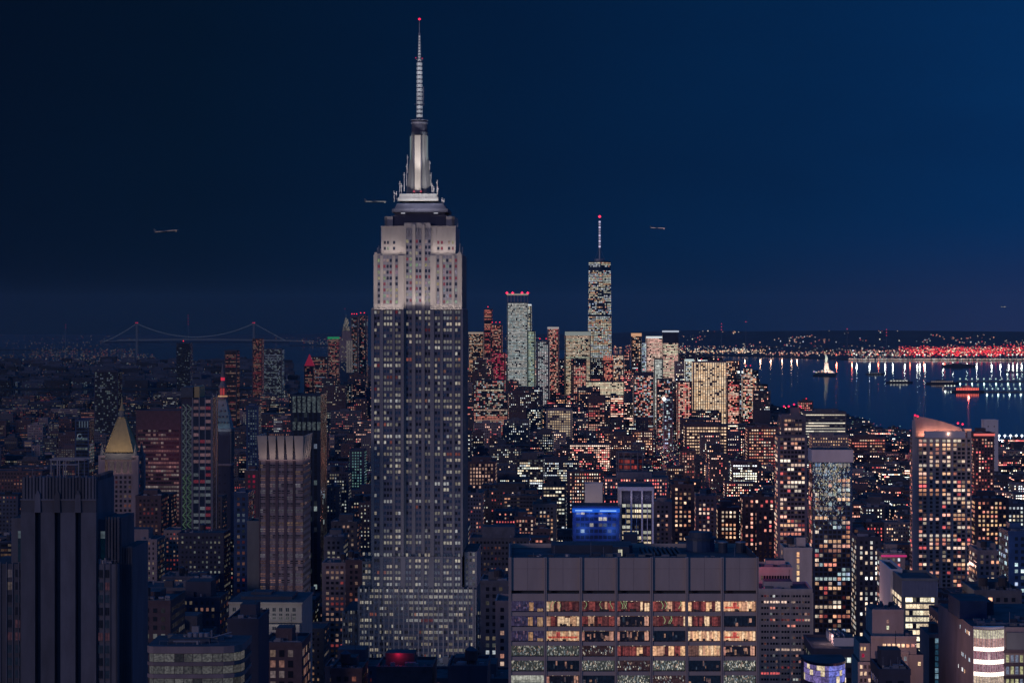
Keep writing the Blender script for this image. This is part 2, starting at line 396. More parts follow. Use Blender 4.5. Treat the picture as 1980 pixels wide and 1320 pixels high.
# ================================================================== the great stepped limestone skyscraper
def great_tower():
    D = 1297.0; K = D / F; cx = wx(812, D)
    loc = (cx, D, 0); rz = GRID
    root = empty('skyscraper', loc, 'tallest tower, limestone with floodlit white crown and lit antenna spire', 'skyscraper', None, rz)
    X_ = lambda px: (px - 812) * K
    Z_ = lambda py: wz(py, D)
    ls = 'limestone'
    fc = Facades(.25, 5); fcu = Facades(.25, 6)
    body = MB(); piers = MB()
    def seg(pa, pb, y0, y1, za, zb, mat=ls): body.box(X_(pa), X_(pb), y0, y1, za, zb, mat, 'roof')
    # lower blocks
    seg(693, 920, 0, 62, 0, Z_(1138)); seg(658, 693, 8, 60, 0, Z_(1187)); seg(920, 958, 8, 60, 0, Z_(1187))
    seg(698, 718, 6, 55, Z_(1138), Z_(1087)); seg(897, 921, 6, 55, Z_(1138), Z_(1068))
    seg(718, 893, 2, 54, Z_(1138), Z_(1076))
    # shaft: two wings and a recessed middle
    seg(718, 780, 3, 53, Z_(1076), Z_(598)); seg(831, 893, 3, 53, Z_(1076), Z_(598)); seg(780, 831, 5.2, 51, Z_(1076), Z_(430))
    # upper shaft
    seg(722.5, 780, 4.2, 50, Z_(598), Z_(490)); seg(831, 891, 4.2, 50, Z_(598), Z_(490))
    seg(735, 780, 6.5, 46, Z_(490), Z_(438)); seg(831, 880, 6.5, 46, Z_(490), Z_(438))
    # dark top storeys, corner pavilions
    body.box(X_(756), X_(862), 9, 42, Z_(438), Z_(415), 'darkstone', 'roof')
    for a, b in ((741, 757), (861, 877)):
        body.box(X_(a), X_(b), 8, 12, Z_(438), Z_(417), ls, 'roof')
        body.box(X_(a), X_(a + 5), 8, 44, Z_(438), Z_(417) + .01, ls, 'roof') if a < 800 else body.box(X_(b - 5), X_(b), 8, 44, Z_(438), Z_(417) + .01, ls, 'roof')
    # windows and piers, column by column
    g1 = [(722.5, 2), (741, 3), (763.5, 2)]
    def cols(start, n, w=5.6): return [X_(start + 2.3 + i * w) for i in range(n)]
    left = cols(722.5, 2) + cols(741, 3, 5.8) + cols(763.5, 2)
    mid = cols(784, 2, 6) + cols(802.5, 2, 6) + cols(820.5, 2, 6)
    right = cols(840, 2) + cols(857, 3, 5.8) + cols(879.5, 2)
    base = X_(718)
    fl = 3.42; ww, wh = 1.2, 1.75
    rows_r = random.Random(3)
    z = Z_(598) - fl
    while z > 24:
        q = rows_r.random(); L = (.9 if q < .28 else (.66 if q < .66 else (.4 if q < .9 else .2))) if z > Z_(1138) else (.66 if q < .6 else .5)
        pal = CREAM
        inshaft = z > Z_(1076)
        zz = z + .9
        sets = [(left, 3.0, 1), (right, 3.0, 1), (mid, 5.2, .55 if inshaft and z < Z_(640) else .9)]
        if not inshaft and z > Z_(1138): sets = [(left, 2.0, 1), (right, 2.0, 1), (mid, 2.0, 1), ([X_(701), X_(706), X_(712)], 6, .7), ([X_(902), X_(909), X_(915)], 6, 1)]
        if z <= Z_(1140):
            sets = [([X_(699 + 9.6 * i + d) for i in range(23) for d in (-1.85, 1.85)], 0, .85)]
            if z < Z_(1190): sets += [([X_(664 + 9.5 * i + d) for i in range(3) for d in (-2.2, 2.2)], 8, .6), ([X_(926 + 10.5 * i + d) for i in range(3) for d in (-2.4, 2.4)], 8, .8)]
        for cs_, y0, k in sets:
            prev = (0, 0, 0)
            ww = .86 if y0 in (0, 8) else 1.2
            for xc in cs_:
                c = fc.pick(pal, .92) if fc.r.random() < L * k else (0, 0, 0)
                if fc.r.random() < .45: c = prev
                if fc.r.random() < .012: c = fc.pick(REDS, .5)
                if c == (0, 0, 0) and fc.r.random() < .5: c = (.005, .010, .028)  # unlit panes glow faintly blue, a sky reflection put into the colour
                prev = c; yy = y0 - .05
                fc.q.append((((xc - ww / 2, yy, zz), (xc + ww / 2, yy, zz), (xc + ww / 2, yy, zz + wh), (xc - ww / 2, yy, zz + wh)), c, 'glow', True))
        z -= fl
    # sides of shaft and base
    for (px, y0, y1, za, zb, s) in ((893, 3, 53, Z_(1076), Z_(598), 1), (718, 3, 53, Z_(1076), Z_(598), -1), (920, 0, 62, 90, Z_(1138), 1), (958, 8, 60, 90, Z_(1187), 1),
                                   (693, 0, 62, 90, Z_(1138), -1), (891, 4.2, 50, Z_(598), Z_(492), 1), (722.5, 4.2, 50, Z_(598), Z_(492), -1)):
        if s > 0: fc.wall((X_(px), y0), (0, 1), (1, 0), y1 - y0, za, zb - 1, bay=2.9, fl=fl, ww=1.35, wh=1.95, lit=.4, pal=CREAM, off=.05, br=.7)
        else: fc.wall((X_(px), y1), (0, -1), (-1, 0), y1 - y0, za, zb - 1, bay=2.9, fl=fl, ww=1.35, wh=1.95, lit=.4, pal=CREAM, off=.05, br=.7)
        k = int((y1 - y0) / 5.8)
        for i in range(k + 1):
            yy = y0 + i * (y1 - y0) / k
            a, b = (X_(px), X_(px) + .5) if s > 0 else (X_(px) - .5, X_(px))
            piers.box(a + .002 * s, b + .002 * s, yy - .6, yy + .6, za, zb, ls)
    # projecting piers between window groups
    def pier(pa, pb, y, d, za, zb): piers.box(X_(pa), X_(pb), y - d, y - .002, za, zb, ls)
    for (pa, pb) in ((718, 722), (734.2, 740), (759, 762.6), (775.5, 780), (831, 839), (851.8, 856), (875.2, 878.6), (891, 893)):
        pier(pa, pb, 3, .55, Z_(1076), Z_(596)); pier(pa, pb, 2, .5, Z_(1138), Z_(1076))
    for (pa, pb) in ((780, 783.6), (796, 802), (814.2, 820), (832.4, 834)): pier(pa, min(pb, 831), 5.2, .7, Z_(1076), Z_(1138) * 0 + Z_(432)) if pb < 832 else None
    for (pa, pb) in ((780, 783.6), (796, 802), (814.2, 820), (828, 831)): pier(pa, pb, 2, .5, Z_(1138), Z_(1076))
    for i in range(24): pier(693 + 9.6 * i - .1, 693 + 9.6 * i + 2.5, 0, .6, 60, Z_(1138) + 1.2)
    for a0, n_, sp_ in ((658, 4, 11), (921, 4, 12)):
        for i in range(n_): pier(a0 + sp_ * i, a0 + sp_ * i + 2, 8, .6, 60, Z_(1187) + 1)
    # upper lit shaft: pier strips, windows between
    up = lambda pa, n, w, y, za, zb, pr: [0]
    r = random.Random(8)
    def upper(cols_, y, za, zb, p=.45, reds=.22):
        z = zb - fl
        while z > za:
            for xc in cols_:
                q = r.random()
                c = tuple(v * .26 * (.6 + .5 * r.random()) for v in r.choice(CREAM)) if q < p else ((.13, .02, .03) if q < p + reds else (.002, .003, .012))  # darkest panes keep a faint painted blue reflection
                fc2 = (((xc - .65, y - .06, z + .7), (xc + .65, y - .06, z + .7), (xc + .65, y - .06, z + 2.5), (xc - .65, y - .06, z + 2.5)), c, 'glow', True)
                fcu.q.append(fc2)
            z -= fl
    L1 = [X_(731), X_(742), X_(748), X_(754), X_(765.5)]; R1 = [X_(846), X_(858), X_(864), X_(870), X_(881)]
    upper(L1, 4.2, Z_(592), Z_(497)); upper(R1, 4.2, Z_(592), Z_(497))
    upper([X_(p) for p in (786, 792.5, 804.5, 811, 822.5, 829)], 5.2, Z_(596), Z_(460), .5, .15)
    upper([X_(742), X_(748), X_(760)], 6.5, Z_(489), Z_(462), .1, .2); upper([X_(846), X_(853), X_(867), X_(875)], 6.5, Z_(489), Z_(462), .1, .5)
    for pa, pb in ((722.5, 727.5), (734, 738.5), (757.5, 762), (769, 780), (831, 842), (850, 854.5), (873.5, 878), (885, 891)): pier(pa, pb, 4.2, .6, Z_(596), Z_(490) + (.8 if pa in (722.5, 885) else -1))
    for pa, pb in ((735, 739), (769, 780), (831, 842), (876, 880)): pier(pa, pb, 6.5, .4, Z_(488), Z_(438) + .6)
    for pa, pb in ((796, 802), (814.2, 820)):   # winged tips above the middle bays
        piers.box(X_(pa), X_(pb), 4.2, 5.19, Z_(450), Z_(434), ls)
    # spandrel ribs and the chevron screens at the head of the middle bays
    ch = MB()
    for p in (789.5, 808, 825.5):
        for s in (-1, 1):
            ch.face([(X_(p), 5.0, Z_(437)), (X_(p + s * 5.5), 5.0, Z_(452)), (X_(p + s * 5.5), 5.0, Z_(457)), (X_(p + s * 1.2), 5.0, Z_(443))], 'metal')
            ch.box(X_(p - .4), X_(p + .4), 4.8, 5.1, Z_(458), Z_(440), 'metal')
    ch.build('chevron_screens', root)
    # ledges
    led = Pieces(root, 'ledge')
    led.box(X_(717), X_(722.4), 2.2, 52, Z_(598), Z_(596.5), ls); led.box(X_(722.4), X_(780), 2.2, 4.1, Z_(598), Z_(596.5), ls); led.box(X_(831), X_(894), 2.2, 4.1, Z_(598), Z_(596.5), ls)
    led.box(X_(891.1), X_(894), 4.1, 52, Z_(598), Z_(596.5), ls)
    led.box(X_(734), X_(780), 6.0, 7, Z_(438), Z_(436), ls); led.box(X_(831), X_(881), 6.0, 7, Z_(438), Z_(436), ls)
    sp_ = MB()
    def strip(xs, y, za, zb, w=1.75):
        for xc in xs: sp_.face([(xc - w / 2, y - .02, za), (xc + w / 2, y - .02, za), (xc + w / 2, y - .02, zb), (xc - w / 2, y - .02, zb)], 'spandrel')
    strip(left + right, 3, Z_(1076), Z_(602)); strip(mid, 5.2, Z_(1076), Z_(600)); strip(left + right + mid, 2, Z_(1136), Z_(1079))
    strip([X_(699 + 9.6 * i + d) for i in range(23) for d in (-2.2, 2.2)], 0, 20, Z_(1141)); strip([X_(664 + 9.5 * i + d) for i in range(3) for d in (-2.2, 2.2)] + [X_(926 + 10.5 * i + d) for i in range(3) for d in (-2.4, 2.4)], 8, 20, Z_(1190))
    strip(L1 + R1, 4.2, Z_(588), Z_(493), 1.6); strip([X_(p) for p in (786, 792.5, 804.5, 811, 822.5, 829)], 5.2, Z_(598), Z_(440), 1.9)
    sp_.build('spandrels', root)
    body.build('wall', root); piers.build('piers', root)
    # small statuary, pipes on the shoulders
    # observation deck and base of the mast
    dk = MB(); dk.box(X_(760), X_(858), 10, 40, Z_(415), Z_(409), 'darkstone', 'roof'); dk.box(X_(755), X_(864), 8, 43, Z_(409), Z_(402.5), 'darkstone', 'roof')
    dk.prism([(X_(759), 10), (X_(861), 10), (X_(861), 41), (X_(759), 41)], Z_(402.5), Z_(391), 'darkstone', 'roof', [(X_(764), 13), (X_(853), 13), (X_(853), 38), (X_(764), 38)])
    dk.build('observation_deck', root)
    X1, Z1 = X_, Z_
    lamp_r = Pieces(root, 'deck_light')
    for p in (777, 841): lamp_r.box(X_(p - 4), X_(p + 4), 7.6, 7.9, Z_(412), Z_(410), 'flat', c=(.35, .35, .4))
    X_ = lambda p: wx(p, D + 25.5) - cx - 25.5 * .0369
    Z_ = lambda p: wz(p, D + 25.5)
    mb = MB()
    for (a, b, y0, y1, pa, pb) in ((772, 850, 14, 37, 390.5, 384.5), (775, 847, 15, 36, 382, 376.5), (774, 849, 14.6, 36.5, 384.5, 382)):
        mb.box(X_(a), X_(b), y0, y1, Z_(pa), Z_(pb), 'pale')
    # tapering mooring mast with four winged buttresses
    yc = 25.5
    prof = [(376.5, 26, 8.6), (355, 23.5, 8.2), (330, 20.5, 7.8), (305, 18.2, 7.4), (285, 16.8, 7), (262, 16.2, 6.6)]
    for i in range(len(prof) - 1):
        (p0, w0, d0), (p1, w1, d1) = prof[i], prof[i + 1]; w0 *= K; w1 *= K
        c0 = [(-w0, yc - 1.6), (-w0 * .62, yc - w0 * .62), (-3.0, yc - w0 * .66), (3.0, yc - w0 * .66), (w0 * .62, yc - w0 * .62), (w0, yc - 1.6), (w0, yc + 1.6), (3, yc + w0), (-3, yc + w0), (-w0, yc + 1.6)]
        c1 = [(-w1, yc - 1.6), (-w1 * .62, yc - w1 * .62), (-3.0, yc - w1 * .66), (3.0, yc - w1 * .66), (w1 * .62, yc - w1 * .62), (w1, yc - 1.6), (w1, yc + 1.6), (3, yc + w1), (-3, yc + w1), (-w1, yc + 1.6)]
        o_ = X_(811)
        mb.prism([(x + o_, y) for x, y in c0], Z_(p0), Z_(p1), 'pale', 'pale', [(x + o_, y) for x, y in c1])
    mb.box(X_(803.5), X_(815), yc - 6.5, yc - 3, Z_(374), Z_(263), 'cream')
    for p in (802, 816.5): mb.box(X_(p) - .2, X_(p) + .2, yc - 6.2, yc - 3, Z_(374), Z_(263), 'darkstone')
    mb.build('mast', root)
    cr = MB(); o_ = X_(811)
    for (pa, pb, ra, rb_, m) in ((262, 256, 16.5, 17, 'slate'), (256, 240, 16, 15.5, 'darkstone'), (240, 237, 17, 17, 'metal'), (237, 233.5, 16, 15, 'slate'), (233.5, 232.5, 17.5, 17.5, 'metal')):
        cr.cyl(o_, yc, ra * K, Z_(pa), Z_(pb), m, 16, r2=rb_ * K)
    cr.build('mast_dome', root)
    side = Pieces(root, 'edge_light')
    for p in (794.5, 827): side.box(X_(p) - .35, X_(p) + .35, yc - 3, yc - 2.4, Z_(310), Z_(264), 'flat', c=(.09, .12, .12))
    # antenna: lattice with lit sections
    an = MB(); rr = random.Random(4)
    levels = [(232, 7.0), (205, 6.5), (170, 5.6), (150, 5), (120, 4.6), (112, 3.2), (90, 2.6), (64, 1.6)]
    for i in range(len(levels) - 1):
        (pa, wa), (pb, wb) = levels[i], levels[i + 1]
        for sx, sy in ((-1, -1), (1, -1), (1, 1), (-1, 1)):
            an.tube((o_ + sx * wa * K * .8, yc + sy * wa * K * .8, Z_(pa)), (o_ + sx * wb * K * .8, yc + sy * wb * K * .8, Z_(pb)), .16, 'metal', 4)
        n_ = max(2, int((pa - pb) / 4))
        for j in range(n_):
            t = j / n_; w = (wa + (wb - wa) * t) * K * .8; zz = Z_(pa + (pb - pa) * t); z2 = Z_(pa + (pb - pa) * (j + 1) / n_)
            an.tube((o_ - w, yc - w, zz), (o_ + w, yc - w, z2), .1, 'metal', 4); an.tube((o_ + w, yc - w, zz), (o_ - w, yc - w, z2), .1, 'metal', 4)
            an.box(o_ - w, o_ + w, yc - w, yc + w, zz - .06, zz + .06, 'metal')
    an.tube((o_, yc, Z_(232)), (o_, yc, Z_(64)), .45, 'metal', 8); an.tube((o_, yc, Z_(64)), (o_, yc, Z_(39)), .22, 'metal', 6)
    an.box(X_(801), X_(821), yc - .4, yc + .4, Z_(202), Z_(201), 'metal'); an.box(X_(804.5), X_(818), yc - .4, yc + .4, Z_(116), Z_(115), 'metal')
    an.tube((X_(819), yc, Z_(205)), (X_(819), yc, Z_(168)), .22, 'metal', 5)
    an.build('antenna', root)
    y_ = 224
    al = Pieces(root, 'antenna_lamp')
    while y_ > 66:
        w = np.interp(y_, [64, 112, 122, 232], [2.0, 3.0, 5.4, 6.6]) * K
        hh = 2.6 if y_ > 120 else 1.7; k = rr.uniform(.7, 1.1) * (.46 if not 150 < y_ < 200 else .34)
        al.cyl(o_, yc, w * .95, Z_(y_ + hh), Z_(y_ - hh), 'flat', 8, c=(k * .95, k * .98, k * 1.1))
        y_ -= 8.3 if y_ > 120 else 5.6
    beacon(root, [(o_, yc, Z_(37.5))], .9, (1.5, .03, .12)); beacon(root, [(X_(804.5), yc - 2, Z_(113)), (X_(817), yc - 2, Z_(114))], .45, (.5, .02, .06))
    beacon(root, [(X_(803), yc - 9, Z_(372)), (X_(816), yc - 9, Z_(372))], .8, (.35, .04, .05))
    # whip aerials round the mast base and on the shoulders
    for k, (p, b, t) in enumerate([(765, 388, 370), (769, 388, 372), (775, 380, 352), (779, 380, 356), (784, 372, 335), (787, 360, 318), (789.5, 335, 300), (832, 330, 312), (834, 360, 335), (838, 378, 356), (841, 380, 362), (847, 384, 350), (849, 386, 362), (857, 394, 384), (860, 396, 386), (765, 392, 380)]):
        a = MB(); yy = yc - 4 if 786 < p < 836 else yc - 9
        a.tube((X_(p), yy, Z_(b)), (X_(p + (k % 3 - 1) * .8), yy, Z_(t)), .25, 'limestone', 5); a.box(X_(p) - .5, X_(p) + .5, yy - .3, yy + .3, Z_(t + 6), Z_(t + 4), 'limestone'); a.build('aerial', root)
    X_, Z_ = X1, Z1
    for k, (p, b, t) in enumerate([(727, 490, 478), (730, 490, 474), (733, 490, 480), (884, 438, 431), (888, 490, 470), (893, 490, 477), (887, 490, 482)]):
        a = MB(); a.tube((X_(p), 8, Z_(b)), (X_(p), 8, Z_(t)), .26, 'limestone', 5); a.build('aerial', root)
    fcu.flush(root, loc, rz, 0)
    fc.flush(root, loc, rz, 100)
    # floodlights on the setbacks, plus strips added clear of the walls
    cs, sn = math.cos(rz), math.sin(rz)
    def G(x, y, z): return (loc[0] + x * cs - y * sn, loc[1] + x * sn + y * cs, z)
    col = (1.0, .83, .64)
    for (pa, pb) in ((722, 780), (831, 893)):
        wd_ = (pb - pa) * K; xm = X_((pa + pb) / 2)
        o = lamp('AREA', G(xm, -19, Z_(598)), 14500, col, wd_ * .9, sizey=1.0); o.rotation_euler = (R(180), 0, rz)  # strip added out in mid-air to even the light up the crown
        o = lamp('AREA', G(xm, 1.0, Z_(597)), 820, col, wd_ * .95, sizey=.5); o.rotation_euler = (R(180 - 18), 0, rz)
        xm2 = X_(757 if pa < 800 else 856)
        o = lamp('AREA', G(xm2, 3.2, Z_(489.5)), 1050, col, 44 * K, sizey=.6); o.rotation_euler = (R(180 - 14), 0, rz)
    o = lamp('AREA', G(X_(806), 0, Z_(590)), 1700, col, 40 * K, sizey=1.0); o.rotation_euler = (R(180 - 5), 0, rz)
    o = lamp('AREA', G(X_(811), -1.0, Z_(404)), 17000, (1, .94, .84), 20, sizey=2.0); o.rotation_euler = (R(180 - 12), 0, rz)
    for p in (782, 840):
        o = lamp('AREA', G(X_(p), 9, Z_(390)), 420, (1, .95, .88), 5, sizey=2); o.rotation_euler = (R(180 - 35), 0, rz)
    o = lamp('SPOT', G(X_(811), 2, Z_(398)), 130000, (1, .95, .88), 1.5, spot=R(30)); aim(o, G(X_(811), yc, Z_(215)))
    lamp('AREA', G(X_(812), -95, 95), 11000, (.85, .88, 1), 60, rot=(R(90), 0, rz), sizey=20, name='added_street_glow')  # large unseen panel added to brighten the tower's lower walls
    RECTS.extend([(D, 718, 903, 410, 60, X_(718) + cx, X_(903) + cx), (D, 658, 958, 1187, 60, X_(658) + cx, X_(958) + cx), (D, 693, 921, 1138, 60, X_(693) + cx, X_(921) + cx)])
    ANCH.append((812, 900, 'the tallest floodlit tower'))
great_tower()

# ================================================================== foreground concrete office slab
def slab():
    D = 620.0; K = D / F; x0 = wx(984, D); loc = (x0, D, 0); rz = 0.0
    root = empty('office_slab', loc, 'wide concrete office block in front with seven broad window bays per floor', 'office block', None, rz)
    X_ = lambda p: (p - 984) * K
    Z_ = lambda p: wz(p, D)
    Wd = X_(1466.5); dep = 40.0; zt = Z_(1078)
    b = MB()
    b.box(0, Wd, 3.0, dep, 0, zt - 1.2, 'darkmetal', 'roof')
    for xa, xb in ((0, .35), (Wd - .35, Wd)): b.box(xa, xb, .5, dep, 0, zt, 'concrete')
    b.box(.35, Wd - .35, dep - .4, dep, 0, zt, 'concrete')
    b.box(.35, Wd - .35, .3, 3.001, Z_(1141), zt, 'concrete', 'roof')
    b.build('wall', root)
    pr = MB(); bays = []
    for i in range(8):
        p = 984 + 68.4 * i
        pr.box(X_(p - .6), X_(p + 4.6) if i < 7 else Wd + .05, -.5, .6, 0, zt + .15, 'concrete')
        pr.box(X_(p + 1.7), X_(p + 2.2), -.58, -.501, 0, zt + .1, 'darkstone')
        if i < 7: bays.append((X_(p + 4.6), X_(p + 67.8)))
    pr.build('piers', root)
    rows = [(1161 + 28.75 * i, 1182.5 + 28.75 * i) for i in range(7)]
    sp_ = MB()
    for i, (ya, yb) in enumerate(rows):
        top = Z_(1147) if i == 0 else Z_(rows[i - 1][1])
        for (xa, xb) in bays:
            sp_.box(xa + .002, xb - .002, -.15, .9, Z_(ya), top, 'concrete')
    sp_.build('spandrels', root)
    jn = MB()
    for (xa, xb) in bays:       # panel joints in the tall blank top
        for k in (3,):
            xx = xa + (xb - xa) * k / 6; jn.box(xx - .02, xx + .02, .27, .2995, Z_(1141), zt - .05, 'darkstone')
        for k in (1,): jn.box(xa, xb, .265, .2992, zt - 3 * k, zt - 3 * k + .03, 'darkstone')
    jn.build('panel_joints', root)
    grid = ['pbbbtbC', 'pba tbk'.replace(' ', 'd'), 'pCddkCC', 'gghbbcd', 'gkghgkg', 'wdkghkg', 'wggkwgg']
    r = random.Random(21)
    cream = [(.80, .46, .25), (.70, .38, .22), (.86, .58, .36), (.52, .27, .17)]; burg = [(.16, .035, .035), (.22, .05, .045), (.10, .03, .03)]
    for ri, (ya, yb) in enumerate(rows[:7]):
        for bi, (xa, xb) in enumerate(bays):
            t = grid[ri][bi]; z1, z0 = Z_(ya), Z_(yb); w = xb - xa; h = z1 - z0
            m = MB(); k = .60 + .40 * min(1, bi / 4)
            def rc(u0, u1, v0, v1, c, y=1.6):
                m.face([(xa + w * u0, y, z0 + h * v0), (xa + w * u1, y, z0 + h * v0), (xa + w * u1, y, z0 + h * v1), (xa + w * u0, y, z0 + h * v1)], 'room', tuple(v * k for v in c))
            bgc = {'p': (.045, .035, .085), 'b': (.05, .014, .018), 't': (.07, .015, .018), 'C': (.70, .36, .22), 'd': (.006, .006, .012), 'k': (.003, .006, .014), 'a': (.03, .01, .012),
                   'g': (.05, .055, .05), 'h': (.035, .018, .02), 'w': (.42, .42, .36), 'c': (.5, .33, .2)}[t]
            rc(0, 1, 0, 1, bgc, 2.2)
            if t in 'bta':
                u = 0
                while u < .97:
                    s_ = r.uniform(.07, .24); c = r.choice(cream if r.random() < .36 else burg); v1 = r.choice([1, 1, .8, .75]); rc(u, min(1, u + s_ * .92), .02, v1, c, 1.7); u += s_ * r.choice([1, 1, 1.5])
            if t in 'btadC':
                rc(0, 1, .87, 1, (.07, .035, .03), 1.5)
                for q in range(r.randint(2, 6)): u = r.uniform(.03, .92); rc(u, u + .035, .89, .95, (.75, .6, .42), 1.45)
                for q in range(r.randint(2, 5)): u = r.uniform(.0, .85); rc(u, u + r.uniform(.05, .13), 0, r.uniform(.10, .26), (.02, .014, .016), 1.35)
            if t == 'p':
                for _ in range(26):
                    u, v = r.random() * .93, r.random() * .7; c = r.choice([(.10, .08, .17), (.16, .09, .14), (.05, .05, .12)]); rc(u, u + r.uniform(.02, .06), v, v + r.uniform(.1, .3), c, 1.7 + r.random() * .3)
                u = r.uniform(.5, .6); rc(u, u + .14, .05, .8, (.50, .27, .14)); rc(.8, .97, .0, r.choice([.25, .8]), (.5, .30, .17), 1.5)
            if t in 'gh':
                pool = [(.52, .50, .42), (.34, .35, .34), (.66, .60, .48), (.12, .13, .14), (.34, .22, .17), (.20, .26, .30)]
                for _ in range(95 if t == 'g' else 40):
                    u, v = r.random() * .97, r.random() * .85; s_ = r.uniform(.008, .035); c = r.choice(pool)
                    a = r.uniform(-.6, .6); y = 1.6 + r.random() * .5; L = r.uniform(.05, .22)
                    m.face([(xa + w * u, y, z0 + h * v), (xa + w * min(1, u + s_), y, z0 + h * v), (xa + w * min(1, max(0, u + s_ + a * L * .25)), y, z0 + h * min(1, v + L)), (xa + w * min(1, max(0, u + a * L * .25)), y, z0 + h * min(1, v + L))], 'room', tuple(q * k for q in c))
            if t == 'C':
                n_ = 12
                for q in range(n_):
                    c = r.choice(cream); rc(q / n_ + .004, (q + 1) / n_ - .004, .02, .97, c, 2.0)
                if r.random() < .8:
                    rc(.05, .95 if bi == 1 else .5, .25, .42, (.62, .10, .06), 1.6); rc(.3, .42, .3, .8, (.45, .07, .06), 1.55)
            if t in 'dk':
                for _ in range(9 if t == 'd' else 5):
                    u, v = r.random() * .9, r.random() * .5; c = r.choice([(.28, .15, .10), (.10, .06, .06), (.40, .20, .15), (.03, .04, .06)]); rc(u, u + r.uniform(.02, .08), v, v + r.uniform(.15, .5), c)
                if t == 'd': rc(.84, .97, .05, .85, (.55, .28, .20)); rc(0, .08, .05, .8, (.45, .2, .16))
            if t == 'w':
                for q in range(8): rc(q / 8 + .01, q / 8 + .115, .5, .95, (.6, .6, .52), 2.0)
                rc(.1, .9, .1, .3, (.2, .22, .2), 1.8)
            if t == 'c':
                for q in range(7): rc(.38 + q * .085, .455 + q * .085, .05, .95 if q % 3 else .6, r.choice(cream), 1.8)
                rc(0, .34, 0, 1, (.12, .06, .05), 1.9)
            if t == 't' or (ri == 0 and bi in (1, 2, 3, 4)):     # pale green neon-like curls hanging in the room
                for _ in range(3):
                    u = r.uniform(.1, .9); px_, pz_ = xa + w * u, z0 + h * .92; a = r.uniform(0, 6)
                    for s_ in range(5):
                        nx, nz_ = px_ + .28 * math.sin(a + s_ * .8), pz_ - .42
                        nx = min(max(nx, xa + .1), xb - .1)
                        m.tube((px_, 1.2, pz_), (nx, 1.2, nz_), .07, 'flat', 5, c=(.28 * k, .42 * k, .20 * k)); px_, pz_ = nx, nz_
            m.face([(xa, 2.6, z0), (xb, 2.6, z0), (xb, 2.6, z1), (xa, 2.6, z1)], 'darkglass')
            o = m.build('window', root)
            mm = MB()
            for q in range(1, 9): mm.box(xa + w * q / 9 - .035, xa + w * q / 9 + .035, .35, .5, z0, z1, 'darkmetal')
            mm.build('mullions', o)
    # roof gear
    g = MB(); g.box(X_(1070), X_(1232), 24, 36, zt - 1.199, zt + 1.1, 'darkmetal', 'roof'); g.box(X_(1190), X_(1222), 14, 22, zt - 1.198, zt + 1.6, 'darkmetal', 'roof')
    for k in range(9): g.box(X_(1250 + k * 9), X_(1254 + k * 9), 12, 34, zt - 1.197, zt - .3, 'roof')
    for a, c_ in ((.4, .7), (Wd - .7, Wd - .4)): g.box(a, c_, 1, dep - 1, zt - 1.19, zt + .5, 'darkmetal')
    g.build('roof_plant', root)
    d_ = MB(); d_.face([(X_(1200), 13.9, zt - .9), (X_(1208), 13.9, zt - .9), (X_(1208), 13.9, zt + .9), (X_(1200), 13.9, zt + .9)], 'flat', (.55, .52, .38)); d_.box(X_(1203.7), X_(1204.3), 13.8, 13.88, zt - .9, zt + .9, 'darkmetal'); d_.build('roof_door', root)
    roof_clutter(root, 3, Wd - 3, 2, 11, zt - 1.19, 40, 71)
    t = MB(); xm = X_(1372)
    t.cyl(xm, 30, 4.2, zt - 1.19, zt + 2.2, 'blueglass', 20); t.cyl(xm, 30, 4.6, zt + 2.2, zt + 2.9, 'darkmetal', 20); t.cyl(xm, 30, 3.6, zt + 2.9, zt + 4.4, 'darkmetal', 20, r2=3.3); t.build('cooling_tower', root)
    for p in (1415, 1450):
        t = MB(); t.cyl(X_(p), 26, 1.3, zt - 1.19, zt + 1.6, 'darkmetal', 12); t.cyl(X_(p), 26, 1.5, zt + 1.6, zt + 1.9, 'metal', 12); t.build('roof_fan', root)
    reg(980, 1470, 1078, D, 60, 'the wide concrete block'); RECTS.append((D, 995, 1450, 1050, 40, X_(0) + x0, X_(1460) + x0))
slab()

